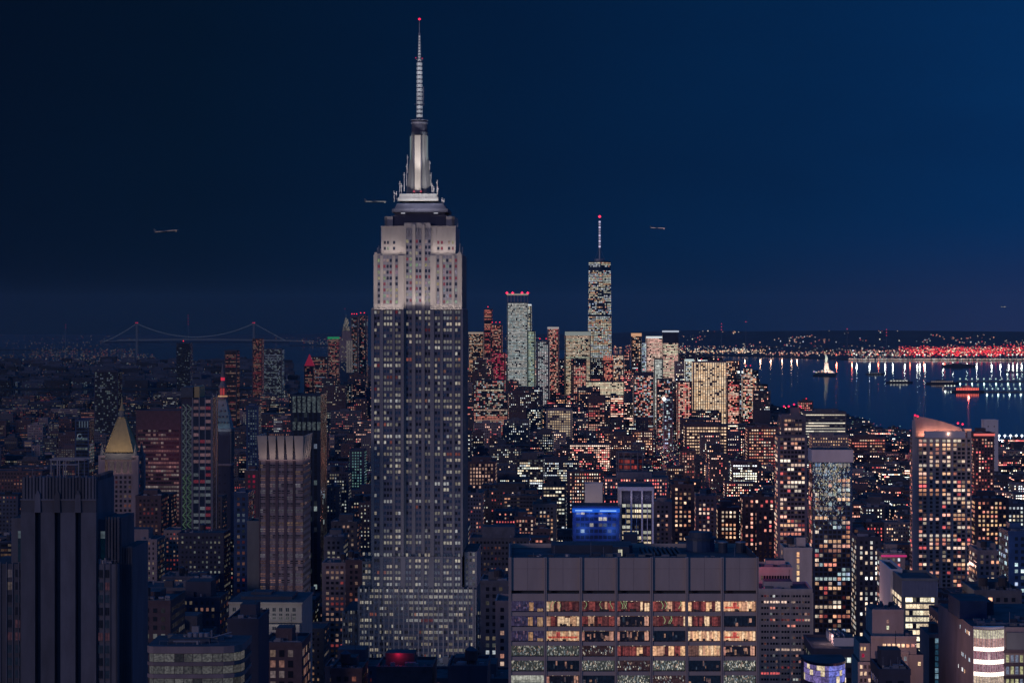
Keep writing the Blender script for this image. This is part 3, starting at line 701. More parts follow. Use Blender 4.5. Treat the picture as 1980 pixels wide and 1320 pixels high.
# ================================================================== dark stepped tower at the near left
def left_tower():
    D = 690.0; K = D / F; x0 = wx(40, D); loc = (x0, D, 0); rz = GRID
    root = empty('stepped_tower', loc, 'dark unlit stepped masonry tower with three tall grooves and fluted crown', 'tower', None, rz)
    X_ = lambda p: (p - 40) * K
    Z_ = lambda p: wz(p, D)
    m = 'leftstone'; b = MB()
    gr = [(68, 79), (106, 117.5), (146.5, 157.5)]
    xs = [40] + [v for g in gr for v in g] + [187]
    zt, zc = Z_(921), Z_(964)
    for i in range(0, 8, 2): b.box(X_(xs[i]), X_(xs[i + 1]), 0, 2.0, 0, Z_(990), m)
    b.box(0, X_(187), .0, 2.0, Z_(990), zc, m); b.box(0, X_(187), 2.0, 26, 0, zt - 1.5, m, 'roof')
    b.box(-.1, X_(187) + .1, -.25, .0, zc - .5, zc, m)
    b.build('wall', root)
    fl = MB()
    for i in range(22):          # fluted crown
        a = X_(44 + i * 6.4); fl.box(a, a + .62, .1, 1.2, zc, zt + (.3 if i % 2 else -.2), m)
    fl.box(X_(42), X_(186), .45, 2.0, zc, zt - .5, m)
    for i in range(18): fl.box(X_(187) - 1.5, X_(187) - .1, 2.2 + i * 1.3, 2.9 + i * 1.3, zc - 2, zt + (.3 if i % 2 else -.2), m)
    for g in gr:
        c = (g[0] + g[1]) / 2; fl.prism([(X_(c - 6), -.55), (X_(c + 6), -.55), (X_(c + 6), -.05), (X_(c - 6), -.05)], Z_(990), Z_(956), m, m, [(X_(c - 5), -.4), (X_(c + 5), -.4), (X_(c + 5), -.05), (X_(c - 5), -.05)])
        fl.prism([(X_(c - 5), -.4), (X_(c + 5), -.4), (X_(c + 5), -.05), (X_(c - 5), -.05)], Z_(956), Z_(947), m, m, [(X_(c - .5), -.2), (X_(c + .5), -.2), (X_(c + .5), -.05), (X_(c - .5), -.05)])
    fl.build('fluted_crown', root)
    gv = MB()
    for g in gr: gv.face([(X_(g[0]), 1.95, 0), (X_(g[1]), 1.95, 0), (X_(g[1]), 1.95, Z_(990)), (X_(g[0]), 1.95, Z_(990))], 'darkglass')
    gv.build('groove_glazing', root)
    wg = MB()
    wg.box(X_(187), X_(214), 3.5, 24, 0, Z_(1005), m, 'roof'); wg.box(X_(214), X_(230), 5, 24, 0, Z_(1003), m, 'roof')
    wg.box(X_(187), X_(228), 1.0, 3.5, 0, Z_(1090), m, 'roof'); wg.box(X_(228), X_(250), 6, 30, 0, Z_(1062), m, 'roof')
    wg.box(X_(-30), X_(40), 1.0, 24, 0, Z_(1090), m, 'roof'); wg.box(X_(16), X_(40), 3.5, 24, Z_(1090), Z_(1003), m, 'roof')
    for i in range(7): wg.box(X_(229 + i * 3.2), X_(230.2 + i * 3.2), 5.6, 6, 0, Z_(1062) + .6, m)
    for i in range(5): wg.box(X_(200 + i * 6), X_(203 + i * 6), 3.1, 3.5, Z_(1088), Z_(1005) + .8, m)
    for i in range(4):
        for pa in (188, -2): wg.box(X_(pa + 12 * i), X_(pa + 12 * i + 2), .7, 1, Z_(1320) - 20, Z_(1090) + .5, m)
    wg.build('wing', root)
    r = random.Random(2); dm = .055
    y = 1101
    while y < 1330:
        for p, yy in ((189, .9), (203.5, .9), (13.5, .9), (28, .9)):
            q = r.random(); c = (0, 0, 0)
            if q < .16: c = tuple(v * dm * r.uniform(.6, 1.1) for v in r.choice(CREAM))
            elif q < .25: c = (.035, .014, .018)
            elif q < .6: c = (.003, .006, .012)  # faint painted reflection in unlit glass
            w_ = MB(); w_.face([(X_(p), yy - .03, Z_(y + 15)), (X_(p + 9.5), yy - .03, Z_(y + 15)), (X_(p + 9.5), yy - .03, Z_(y)), (X_(p), yy - .03, Z_(y))], 'glow', c)
            o = w_.build('window', root)
            s_ = MB(); s_.box(X_(p - .4), X_(p + 9.9), yy - .2, yy - .035, Z_(y + 16), Z_(y + 15), m); s_.box(X_(p + 4.4), X_(p + 5), yy - .12, yy - .035, Z_(y + 15), Z_(y), 'darkmetal'); s_.build('window_frame', o)
        y += 24.3
    for p in (191, 29):
        w_ = MB(); w_.face([(X_(p), 3.45, Z_(1042)), (X_(p + 10), 3.45, Z_(1042)), (X_(p + 10), 3.45, Z_(1028)), (X_(p), 3.45, Z_(1028))], 'glow', (.045, .06, .07)); w_.build('window', root)
        w_ = MB(); w_.face([(X_(p), 3.45, Z_(1088)), (X_(p + 10), 3.45, Z_(1088)), (X_(p + 10), 3.45, Z_(1043)), (X_(p), 3.45, Z_(1043))], 'glow', (.0, .004, .008)); w_.build('window', root)
    roof_clutter(root, 1, X_(184), 3, 7, zt - 1.49, 9, 72); roof_clutter(root, X_(190), X_(226), 1.8, 3.2, Z_(1090) + .01, 4, 73)
    # open frame on the roof
    pg = MB(); zz = zt - 1.5
    for yy in (8, 16):
        pg.box(X_(84), X_(152), yy, yy + .5, Z_(893), Z_(890), 'metal')
        for p in (86, 99, 103, 140): pg.box(X_(p), X_(p + 1.6), yy, yy + .4, zz, Z_(893), 'metal')
    pg.box(X_(86), X_(142), 8.1, 8.4, Z_(902), Z_(900), 'metal')
    for p in (84, 118, 150): pg.box(X_(p), X_(p + 2), 8.5, 16, Z_(893.5), Z_(892), 'metal')
    pg.build('roof_frame', root)
    reg(0, 252, 921, D, 30, 'the dark tower with three grooves')
left_tower()

# ================================================================== gilded pyramid tower
def pyramid_tower():
    D = 2000.0; K = D / F; x0 = wx(197, D); loc = (x0, D, 0)
    root = empty('pyramid_tower', loc, 'stone tower with a tall gilded pyramid roof, lantern and arched loggia', 'tower', None, GRID)
    X_ = lambda p: (p - 197) * K
    Z_ = lambda p: wz(p, D)
    b = MB(); w = X_(262); dp = 30
    b.box(0, w, 0, dp, 0, Z_(888), 'mauve', 'roof'); b.box(-1, w + 1, -1, dp + 1, Z_(888), Z_(884), 'pale'); b.box(1, w - 1, 1, dp - 1, Z_(884), Z_(876), 'pale', 'roof')
    for (a, c_) in ((-3, 3), (w - 3, w + 3)):
        for y_ in (-1, dp - 4): b.box(a, c_, y_, y_ + 5, 0, Z_(880), 'mauve')
    b.build('wall', root)
    tr = MB()
    for (a, y_) in ((0, 1), (w, 1), (0, dp - 2), (w, dp - 2)): tr.cyl(a, y_, 2.2, Z_(880), Z_(858), 'pale', 8, r2=.2)
    tr.build('corner_pinnacles', root)
    p = MB(); a0, a1, y0, y1 = X_(202), X_(257), 2, 28; ac, yc = X_(229.5), 15
    q = 3.2
    p.prism([(a0, y0), (a1, y0), (a1, y1), (a0, y1)], Z_(874), Z_(810), 'gold', 'gold', [(ac - q, yc - q), (ac + q, yc - q), (ac + q, yc + q), (ac - q, yc + q)])
    for (s, t) in ((-1, -1), (1, -1), (1, 1), (-1, 1)):
        p.tube((ac + s * (a1 - a0) / 2, yc + t * 13, Z_(874)), (ac + s * q, yc + t * q, Z_(810)), .5, 'gold', 6)
    p.build('pyramid_roof', root)
    l = MB(); l.cyl(ac, yc, 3.9, Z_(810), Z_(807), 'gold', 8); l.cyl(ac, yc, 2.6, Z_(807), Z_(794), 'pale', 8); l.cyl(ac, yc, 3.2, Z_(794), Z_(792), 'gold', 8)
    l.cyl(ac, yc, 2.4, Z_(792), Z_(783), 'gold', 8, r2=1.0); l.cyl(ac, yc, 1.0, Z_(783), Z_(768), 'gold', 8, r2=.1); l.build('lantern', root)
    for i in range(5):
        c = X_(204 + i * 12.6); m = MB(); hw = 2.1
        pts = [(c - hw, -.1, Z_(914))] + [(c + hw, -.1, Z_(914))] + [(c + hw * math.cos(t), -.1, Z_(895) + hw * math.sin(t)) for t in np.linspace(0, math.pi, 7)]
        m.face(pts, 'glow', (.050, .036, .036) if i else (.055, .034, .025)); m.build('arched_window', root)
    fc = Facades(.06, 31)
    fc.wall((0, 0), (1, 0), (0, -1), w, 80, Z_(918), bay=4, fl=4.2, ww=2, wh=2.4, lit=.3, pal=PINK)
    fc.wall((w, 0), (0, 1), (1, 0), dp, 80, Z_(892), bay=4, fl=4.2, ww=2, wh=2.4, lit=.3, pal=PINK); fc.flush(root, loc, GRID, 30)
    o = lamp('AREA', (x0 + w / 2, D - 14, Z_(878)), 2600, (1, .8, .55), 20, sizey=2); o.rotation_euler = (R(180 - 32), 0, GRID)
    o = lamp('AREA', (x0 + w / 2, D - 4, Z_(916)), 260, (1, .62, .5), 22, sizey=1); o.rotation_euler = (R(180 - 12), 0, GRID)
    reg(190, 270, 790, D, 34, 'the gilded pyramid tower')
pyramid_tower()

# ================================================================== clock tower with pointed roof and red lantern
def clock_tower():
    D = 2150.0; K = D / F; x0 = wx(414, D); loc = (x0, D, 0)
    root = empty('clock_tower', loc, 'slender pale tower with steep pyramid roof and red lit lantern on top', 'tower', None, GRID)
    X_ = lambda p: (p - 414) * K
    Z_ = lambda p: wz(p, D)
    w = X_(446); dp = 20
    b = MB(); b.box(0, w, 0, dp, 0, Z_(900), 'darkstone', 'roof'); b.box(-.8, w + .8, -.8, dp + .8, Z_(900), Z_(896), 'mauve'); b.box(.6, w - .6, .6, dp - .6, Z_(896), Z_(834), 'darkstone', 'roof')
    b.box(-.8, w + .8, -.8, dp + .8, Z_(834), Z_(829), 'pale'); b.build('wall', root)
    lo = MB()
    for i in range(4): lo.box(w - .55, w + .4, 1 + i * 5.4, 2.4 + i * 5.4, Z_(896), Z_(834), 'pale')
    lo.build('loggia', root)
    p = MB(); cx_, yc = w * .42, dp / 2
    p.prism([(0, 0), (w, 0), (w, dp), (0, dp)], Z_(829), Z_(772), 'copper', 'copper', [(cx_ - 3.6, yc - 3.6), (cx_ + 3.6, yc - 3.6), (cx_ + 3.6, yc + 3.6), (cx_ - 3.6, yc + 3.6)])
    for k, n_ in ((0, 4), (1, 3), (2, 2), (3, 1)):
        for i in range(n_):
            u = (i + 1) / (n_ + 1); z = Z_(818 - k * 11); yy = .4 + k * 1.6
            xx = (w * u) * (1 - k * .12) + cx_ * k * .12
            p.cyl(xx, yy, 1.0, z, z + 1.7, 'pale', 8); 
    p.build('pyramid_roof', root)
    l = MB(); l.cyl(cx_, yc, 5.2, Z_(772), Z_(768), 'pale', 12)
    for i in range(8):
        t = i * .785; l.tube((cx_ + 3.4 * math.cos(t), yc + 3.4 * math.sin(t), Z_(768)), (cx_ + 3.4 * math.cos(t), yc + 3.4 * math.sin(t), Z_(750)), .45, 'pale', 6)
    l.cyl(cx_, yc, 1.8, Z_(768), Z_(750), 'pale', 8); l.cyl(cx_, yc, 4.2, Z_(750), Z_(746), 'pale', 12); l.cyl(cx_, yc, 3.4, Z_(746), Z_(736), 'pale', 12, r2=1.4)
    l.cyl(cx_, yc, 1.6, Z_(736), Z_(722), 'pale', 8); l.cyl(cx_, yc, 1.6, Z_(722), Z_(700), 'pale', 8, r2=.1); l.build('lantern', root)
    g = MB(); g.cyl(cx_, yc, 4.6, Z_(767.5), Z_(765), 'flat', 12, c=(.42, .22, .12)); g.cyl(cx_, yc, 2.3, Z_(764), Z_(751), 'flat', 8, c=(.32, .03, .03)); g.cyl(cx_, yc, 1.9, Z_(736), Z_(730), 'flat', 8, c=(.5, .02, .05)); g.build('lantern_lamps', root)
    o = lamp('POINT', (x0 + cx_, D - 6, Z_(760)), 900, (1, .12, .12), 1.0)
    o = lamp('AREA', (x0 + w / 2, D - 6, Z_(836)), 260, (.7, .85, 1), 12, sizey=2); o.rotation_euler = (R(180 - 30), 0, GRID)
    fc = Facades(.08, 32); fc.wall((0, 0), (1, 0), (0, -1), w, 60, Z_(905), bay=5, fl=8, ww=1, wh=1.2, lit=.15, pal=PINK); fc.flush(root, loc, GRID, 20)
    reg(410, 452, 740, D, 24, 'the tower with the red lantern')
clock_tower()
# red office building between them
tower('office_tower', 'wide red glowing office block with rows of pale lit windows, beside the gilded pyramid', 'office building', 263, 350, 795, 2250, 50, 'brick',
      'the red office block', maxind=60, cap=16, win=dict(bay=2.6, fl=4.0, ww=2.3, wh=2.0, lit=.35, rowp=.5, pal=[(1, .55, .5), (1, .8, .75), (.9, .4, .4)], br=1.3), roofbits=False)
o = lamp('AREA', (wx(306, 2210), 2215, wz(880, 2210)), 2000, (1, .12, .25), 40, sizey=40); o.rotation_euler = (R(90), 0, R(0))

# ================================================================== glazed lattice tower being built
def lattice_tower():
    D = 1750.0; K = D / F; x0 = wx(349, D); loc = (x0, D, 0)
    root = empty('lattice_tower', loc, 'narrow unfinished tower with green lit zigzag braced strip and hoist mast', 'tower', None, GRID)
    X_ = lambda p: (p - 349) * K
    Z_ = lambda p: wz(p, D)
    w = X_(411); dp = 26
    b = MB(); b.box(X_(372), w, 0, dp, 0, Z_(768), 'darkglass', 'roof'); b.box(X_(350), X_(371.9), .6, dp, 0, Z_(768), 'darkstone', 'roof')
    b.box(X_(350), X_(374), -.6, dp, Z_(768), Z_(748), 'slate'); b.box(X_(376), X_(386), -.3, dp - 2, Z_(768), Z_(747), 'gold'); b.build('wall', root)
    z = Z_(1210); i = 0; fl = 3.6; r = random.Random(9); la = MB(); wins = []
    while z < Z_(785):
        t = (z - Z_(1210)) / (Z_(785) - Z_(1210)); _, py = proj(x0, D, z)
        g = (.040, .075, .045) if py > 920 else (.045, .060, .065)
        hw = X_(371) if py < 1120 else X_(366)
        for s in (0, 1):
            a, c = (X_(353), X_(361)) if s == 0 else (X_(361), hw)
            if i % 2: a, c = c, a
            la.tube((a, .2, z), (c, .2, z + fl), .35, 'flat', 4, c=g)
        la.box(X_(352), hw, .0, .4, z - .2, z + .2, 'flat', c=tuple(v * .8 for v in g))
        z += fl; i += 1
    for p in (352, 361, 371): la.box(X_(p) - .25, X_(p) + .25, -.1, .5, Z_(1210), Z_(785), 'metal')
    la.build('braced_strip', root)
    z = Z_(1180); 
    while z < Z_(775):
        _, py = proj(x0, D, z)
        for p0, p1 in ((374.5, 384), (387, 396.8), (397.6, 407.5)):
            if r.random() < .93 and (py < 1060 or r.random() < .12):
                k = r.uniform(.05, .115); c = (k, k * .55, k * .65) if py < 905 else (k * .7, k * .8, k * .95)
                if r.random() < .1: c = (.09, .012, .02)
                m = MB(); m.face([(X_(p0), -.08, z + .6), (X_(p1), -.08, z + .6), (X_(p1), -.08, z + 3.1), (X_(p0), -.08, z + 3.1)], 'room', c); wins.append(m)
        z += 5.2 if True else fl
    if len(wins) > 100:
        for m in wins[-100:]: m.build('window', root)
        a = MB()
        for m in wins[:-100]: a.face(m.v, 'room', m.c[0])
        stuff(a.build('windows', root))
    else:
        for m in wins: m.build('window', root)
    h = MB()
    for s in (0, 3):
        h.tube((X_(411.5) + s, -.5, 0), (X_(411.5) + s, -.5, Z_(760)), .3, 'metal', 4)
    zz = 60
    while zz < Z_(764): h.tube((X_(411.5), -.5, zz), (X_(411.5) + 3, -.5, zz + 4), .2, 'brick', 4); zz += 4
    h.build('hoist_mast', root)
    pm = MB()
    for p in (373, 385.5, 397.2, 409): pm.box(X_(p) - .3, X_(p) + .3, -.35, -.0, 0, Z_(768), 'metal')
    pm.build('piers', root)
    reg(348, 413, 748, D, 30, 'the tower with the green zigzag')
lattice_tower()

# ================================================================== tower with floodlit fluted crown
def crown_tower():
    D = 1250.0; K = D / F; x0 = wx(501, D); loc = (x0, D, 0)
    root = empty('crown_tower', loc, 'square tower with floodlit flared crown of five pale panels over gridded windows', 'tower', None, GRID)
    X_ = lambda p: (p - 501) * K
    Z_ = lambda p: wz(p, D)
    w = X_(586); dp = 34; zb = Z_(888)
    b = MB(); b.box(0, w, 0, dp, 0, zb, 'mauve', 'roof'); b.box(.8, w - .8, .8, dp - .8, zb, Z_(850), 'darkstone', 'roof'); b.build('wall', root)
    cr = MB()
    seg = [(501, 515.5), (522, 532.5), (539, 549), (555.5, 566), (572, 586)]
    for (a, c_) in seg:
        cr.prism([(X_(a), 0), (X_(c_), 0), (X_(c_), 1), (X_(a), 1)], zb, Z_(842), 'cream', 'cream', [(X_(a) - .8, -1.4), (X_(c_) + .4, -1.4), (X_(c_) + .4, -.5), (X_(a) - .8, -.5)])
    for k in range(4):
        y_ = 1 + k * 8.3; cr.prism([(w - 1, y_), (w, y_), (w, y_ + 5.6), (w - 1, y_ + 5.6)], zb, Z_(842), 'cream', 'cream', [(w + .5, y_), (w + 1.4, y_), (w + 1.4, y_ + 5.8), (w + .5, y_ + 5.8)])
        cr.prism([(0, y_), (1, y_), (1, y_ + 5.6), (0, y_ + 5.6)], zb, Z_(842), 'cream', 'cream', [(-1.4, y_), (-.5, y_), (-.5, y_ + 5.8), (-1.4, y_ + 5.8)])
    cr.build('crown', root)
    fc = Facades(.085, 77); pal = [(1, .50, .42), (.9, .6, .6), (.8, .75, .85), (1, .6, .35)]
    gx = [X_(506), X_(511)] + [X_(524.5), X_(530)] + [X_(541), X_(547)] + [X_(558), X_(564)] + [X_(574), X_(579), X_(584)]
    fc.wall((0, 0), (1, 0), (0, -1), w, 60, zb - 2, cols=gx, fl=3.55, ww=1.35, wh=1.7, lit=.42, rowp=.25, pal=pal, off=.1, mat='room', merge=.55)
    fc.wall((w, 0), (0, 1), (1, 0), dp, 60, zb - 2, bay=3.5, fl=3.55, ww=1.4, wh=1.7, lit=.12, pal=pal)
    fc.flush(root, loc, GRID, 100)
    p = MB()
    for a, c_ in ((501, 503.5), (514, 521.5), (533, 538.5), (549.5, 555.5), (566.5, 571.5), (586.5, 587)): p.box(X_(a), X_(c_), -.45, -.002, 60, zb - .5, 'brick')
    z = zb
    while z > 60: p.box(.01, w - .01, -.2, -.003, z - .55, z, 'mauve'); z -= 3.55
    p.build('piers', root)
    for k, (xx, yy, ln, a, rzz) in enumerate(((w / 2, -5, w * .95, 16, GRID), (w + 5, dp / 2, dp * .9, 16, GRID + R(90)))):
        o = lamp('AREA', (x0 + xx + yy * .03, D + yy, zb - 1.0), 700, (1, .74, .62), ln, sizey=.8); o.rotation_euler = (R(180 - 12), 0, rzz)
    reg(500, 603, 842, D, 36, 'the flared crown tower')
crown_tower()
tower('grey_slab', 'plain grey windowless slab standing against the left flank of the flared crown tower', 'building', 478, 501, 1010, 1300, 20, 'pale', win=False, roofbits=False)
tower('glass_tower', 'black glass tower with columns of pale lit panes behind the flared crown tower', 'office tower', 562, 620, 765, 1900, 45, 'darkglass',
      'the black glass tower', maxind=0, win=dict(bay=9.6 * 1900 / F, fl=4.4, ww=2.6, wh=3.9, lit=.02, rowp=.0, pal=COOL), roofbits=False)
def pane_column_panels():
    D = 1899.0; K = D / F; root = bpy.data.objects['glass_tower']; r = random.Random(5)
    for (ya, yb) in ((768, 797), (817, 831)):
        for i in range(6):
            xx = (4 + i * 9.6) * K; m = MB()
            z = wz(yb, D)
            while z < wz(ya, D):
                for s in range(3):
                    k = r.uniform(.02, .11); m.face([(xx + s * .9, -.3, z), (xx + s * .9 + .8, -.3, z), (xx + s * .9 + .8, -.3, z + .9), (xx + s * .9, -.3, z + .9)], 'glow', (k * .75, k * .95, k))
                z += 1.15
            m.build('lit_panel', root)
pane_column_panels()

# ================================================================== pale terrace building
def terrace():
    D = 900.0; K = D / F; x0 = wx(443, D); loc = (x0, D, 0)
    root = empty('terrace_building', loc, 'pale floodlit stone building with cornice and paired windows below the crown tower', 'building', None, GRID)
    X_ = lambda p: (p - 443) * K
    Z_ = lambda p: wz(p, D)
    b = MB(); b.box(0, X_(584), 0, 34, 0, Z_(1166), 'cream', 'roof'); b.box(X_(500), X_(582), -4, -.01, 0, Z_(1203), 'cream', 'roof')
    b.box(-.4, X_(584) + .4, -.5, 34.4, Z_(1166) - .1, Z_(1163), 'cream', 'roof'); b.box(-.3, X_(584) + .3, -.3, 0, Z_(1201), Z_(1199), 'cream'); b.box(X_(500), X_(582), -4.3, -4.001, Z_(1220), Z_(1218.5), 'cream'); b.build('wall', root)
    rf = MB(); rf.box(X_(460), X_(560), 8, 26, Z_(1163), Z_(1157), 'darkmetal', 'roof'); rf.box(X_(475), X_(515), 14, 24, Z_(1157), Z_(1152), 'darkmetal', 'roof'); rf.build('roof_plant', root)
    for i in range(10):
        for s in (0, 1):
            for ya, yb in ((1174, 1181), (1185, 1189), (1192, 1196)):
                p = 450 + i * 12.9 + s * 3.4; m = MB(); m.face([(X_(p), -.03, Z_(yb)), (X_(p + 2.6), -.03, Z_(yb)), (X_(p + 2.6), -.03, Z_(ya)), (X_(p), -.03, Z_(ya))], 'glow', (.0, .003, .006)); m.build('window', root)  # dark panes carry a slight blue reflection as colour
    for i in range(6):
        for s in (0, 1):
            for ya, yb in ((1208, 1214), (1226, 1232)):
                p = 504 + i * 13 + s * 3.6; m = MB(); m.face([(X_(p), -4.03, Z_(yb)), (X_(p + 2.8), -4.03, Z_(yb)), (X_(p + 2.8), -4.03, Z_(ya)), (X_(p), -4.03, Z_(ya))], 'glow', (.0, .003, .008)); m.build('window', root)
    o = lamp('AREA', (x0 + X_(515), D - 9, Z_(1200)), 330, (.92, .95, .8), X_(584), sizey=1); o.rotation_euler = (R(180 - 40), 0, GRID)
    o = lamp('AREA', (x0 + X_(541), D - 12, Z_(1240)), 200, (.95, .9, .8), X_(540) - X_(470), sizey=1); o.rotation_euler = (R(180 - 42), 0, GRID)
    reg(443, 585, 1162, D, 36, 'the pale terrace building')
    D2 = 800.0
    tower('dark_block', 'dark blank block with a single roof lamp in front of the pale terrace building', 'building', 440, 500, 1201, D2, 26, 'darkstone', win=False, tiers=(), roofbits=True)
terrace()
tower('brick_building', 'reddish brick block with large square lit windows below the pale terrace building', 'building', 506, 584, 1246, 860, 26, 'brick', maxind=60,
      win=dict(bay=3.4, fl=4.0, ww=2.0, wh=2.6, lit=.5, pal=[(1, .5, .4), (1, .65, .5), (.8, .6, .6)], br=1.0))

def curved_office():
    D = 640.0; K = D / F; x0 = wx(285, D); loc = (x0, D, 0)
    root = empty('curved_office', loc, 'low office building with curved corner and three bands of pale lit ceilings', 'office building', None, 0)
    X_ = lambda p: (p - 285) * K
    Z_ = lambda p: wz(p, D)
    w = X_(462); arc = [(0, 22), (0, 2.4), (.5, .8), (1.8, 0)] + [(w * t, -.2 + 0 * t) for t in (.3, .6)] + [(w * .82, .3), (w * .93, 1.6), (w, 4), (w + .6, 8), (w + .7, 22)]
    def off(d): return [(x + (d if x > w * .5 else -d) * (.3 if 0 < x < w * .8 else 1), y - (d if y < 20 else -d)) for x, y in arc]
    b = MB(); b.prism(arc, 0, Z_(1251), 'brick', 'roof'); 
    for ya, yb in ((1251, 1262), (1279, 1286), (1302, 1310), (1326, 1334)): b.prism(off(.35), Z_(yb), Z_(ya) + (.35 if ya == 1251 else 0), 'mauve', 'roof')
    b.build('wall', root)
    r = random.Random(17)
    for k, (ya, yb) in enumerate(((1263, 1278.5), (1287, 1301.5), (1311, 1325.5))):
        for i in range(2, len(arc) - 2):
            (xa, y0), (xb, y1) = arc[i], arc[i + 1]; n = max(1, int((xb - xa) / 2.2)); m = MB()
            nx, ny = (y1 - y0), -(xb - xa); L = math.hypot(nx, ny); nx, ny = nx / L * .06, ny / L * .06
            for j in range(n):
                ta, tb = j / n + .01, (j + 1) / n - .02
                P = lambda t: (xa + (xb - xa) * t + nx, y0 + (y1 - y0) * t + ny)
                kk = r.uniform(.035, .068) * (1 if r.random() < .85 else .3)
                m.face([(*P(ta), Z_(yb)), (*P(tb), Z_(yb)), (*P(tb), Z_(ya)), (*P(ta), Z_(ya))], 'room', (kk, kk * .98, kk * .95))
                for _ in range(4):
                    t = r.uniform(ta, tb - .04 / n); zz = r.uniform(Z_(yb), Z_(ya) - .5); q = 1.5
                    m.face([(P(t)[0] + nx * q, P(t)[1] + ny * q, zz), (P(t + .02)[0] + nx * q, P(t + .02)[1] + ny * q, zz), (P(t + .05)[0] + nx * q, P(t + .05)[1] + ny * q, zz + .4), (P(t + .03)[0] + nx * q, P(t + .03)[1] + ny * q, zz + .4)], 'room', (.01, .012, .014))
            m.build('window', root)
    g = MB(); g.box(X_(320), X_(400), 6, 16, Z_(1251), Z_(1240), 'darkmetal', 'roof')
    roof_clutter(root, 3, w - 4, 3, 20, Z_(1251) + .36, 24, 74)
    for k in range(4): g.cyl(X_(358 + k * 11), 10, .8, Z_(1240), Z_(1232), 'metal', 10)
    g.tube((X_(402), 8, Z_(1251)), (X_(402), 8, Z_(1225)), .25, 'metal', 5); g.tube((X_(402), 8, Z_(1240)), (X_(440), 9, Z_(1230)), .2, 'metal', 5)
    g.build('roof_plant', root)
    reg(285, 462, 1250, D, 24, 'the curved office with pale bands')
curved_office()

# ================================================================== downtown: glass supertall with tapering facets
def supertall():
    D = 5900.0; K = D / F; x0 = wx(1159.5, D); loc = (x0, D, 0)
    root = empty('glass_supertall', loc, 'tallest downtown tower, tapering glass with lit floors and red tipped spire', 'skyscraper', None, R(4))
    Z_ = lambda p: wz(p, D); hw = 21 * K; b = MB()
    zb, zt = Z_(745), Z_(505)
    P0 = [(-hw, -hw), (hw, -hw), (hw, hw), (-hw, hw)]; q = hw * 1.0
    top = [(0, -q), (q, 0), (0, q), (-q, 0)]
    b.box(-hw, hw, -hw, hw, 0, zb, 'darkglass')
    k = len(b.v); b.v += [(x, y, zb) for x, y in P0] + [(x * 1.0, y * 1.0, zt) for x, y in top]; sl_ = b.slot('darkglass')
    for i in range(4):
        j = (i + 1) % 4
        b.f.append((k + i, k + j, k + 4 + i)); b.m.append(sl_); b.c.append((0, 0, 0))
        b.f.append((k + j, k + 4 + j, k + 4 + i)); b.m.append(sl_); b.c.append((0, 0, 0))
    b.f.append((k + 4, k + 5, k + 6, k + 7)); b.m.append(b.slot('roof')); b.c.append((0, 0, 0))
    b.build('wall', root)
    r = random.Random(13); fc = Facades(.8, 40)
    def bands(quadf, z0, z1):
        z = z0
        while z < z1:
            _, py = proj(x0, D, z); 
            if 517 < py < 523 or 609 < py < 611: z += 4.3; continue
            dense = .97 if py < 516 or 531 < py < 549 or 655 < py < 740 else (.93 if py > 620 else (.62 if py < 600 else .85))
            rowc = r.choice(OFFI + WARM[:1] + [(.8, .85, .95)] + ([(.55, .7, 1)] if 575 < py < 620 else [])) ; rowon = r.random() < dense + .2
            a, c = quadf(z); n = int((Vector(c) - Vector(a)).length / 4.5); nx, ny = c[1] - a[1], -(c[0] - a[0]); L = math.hypot(nx, ny) or 1; nx, ny = nx / L * .6, ny / L * .6
            for i in range(n):
                if rowon and r.random() < dense:
                    t0, t1 = i / n, (i + .82) / n; kk = .80 * r.uniform(.3, .95); col = rowc if r.random() < .75 else r.choice(OFFI + PINK[:2])
                    A = (a[0] + (c[0] - a[0]) * t0 + nx, a[1] + (c[1] - a[1]) * t0 + ny); B = (a[0] + (c[0] - a[0]) * t1 + nx, a[1] + (c[1] - a[1]) * t1 + ny)
                    fc.q.append((((*A, z), (*B, z), (*B, z + 2.7), (*A, z + 2.7)), (col[0] * kk, col[1] * kk, col[2] * kk), 'glow', True))
            z += 4.3
    lerp = lambda a, b_, t: (a[0] + (b_[0] - a[0]) * t, a[1] + (b_[1] - a[1]) * t)
    for i in (0, 1, 3):   # upright triangles narrowing upward
        A, B, T = P0[i], P0[(i + 1) % 4], top[i]
        bands(lambda z: (lerp(A, T, (z - zb) / (zt - zb)), lerp(B, T, (z - zb) / (zt - zb))), zb + 2, zt - 10)
    for i in (0, 3, 2):      # inverted triangles
        C_, T0, T1 = P0[(i + 1) % 4], top[i], top[(i + 1) % 4]
        bands(lambda z: (lerp(C_, T0, (z - zb) / (zt - zb)), lerp(C_, T1, (z - zb) / (zt - zb))), zb + 6, zt - 6)
    bands(lambda z: (P0[0], P0[1]), zb - 110, zb - 3)
    fc.flush(root, loc, 0, 0)
    s = MB(); s.cyl(0, 0, 14, zt, zt + 6, 'metal', 16); s.tube((0, 0, zt), (0, 0, Z_(421)), 2.4, 'metal', 8, r2=.8)
    for (dx, dy) in ((14, 0), (-14, 0), (0, -14), (0, 14)): s.tube((dx, dy, zt + 3), (0, 0, Z_(478)), .4, 'metal', 4)
    s.build('spire', root)
    l = MB(); y_ = 498
    while y_ > 426:
        g = (.08, .35, .22) if y_ > 478 else (.75, .68, .95); kk = .8 if int(y_ / 5) % 2 else .35
        l.cyl(0, 0, 2.6 if y_ < 478 else 1.6, Z_(y_ + 1.6), Z_(y_ - 1.6), 'flat', 8, c=tuple(v * kk for v in g)); y_ -= 5.3
    l.build('spire_lamps', root); beacon(root, [(0, 0, Z_(419))], 4.2, (2.2, .08, .2))
    reg(1138, 1181, 470, D, 60, 'the tallest downtown tower')
supertall()

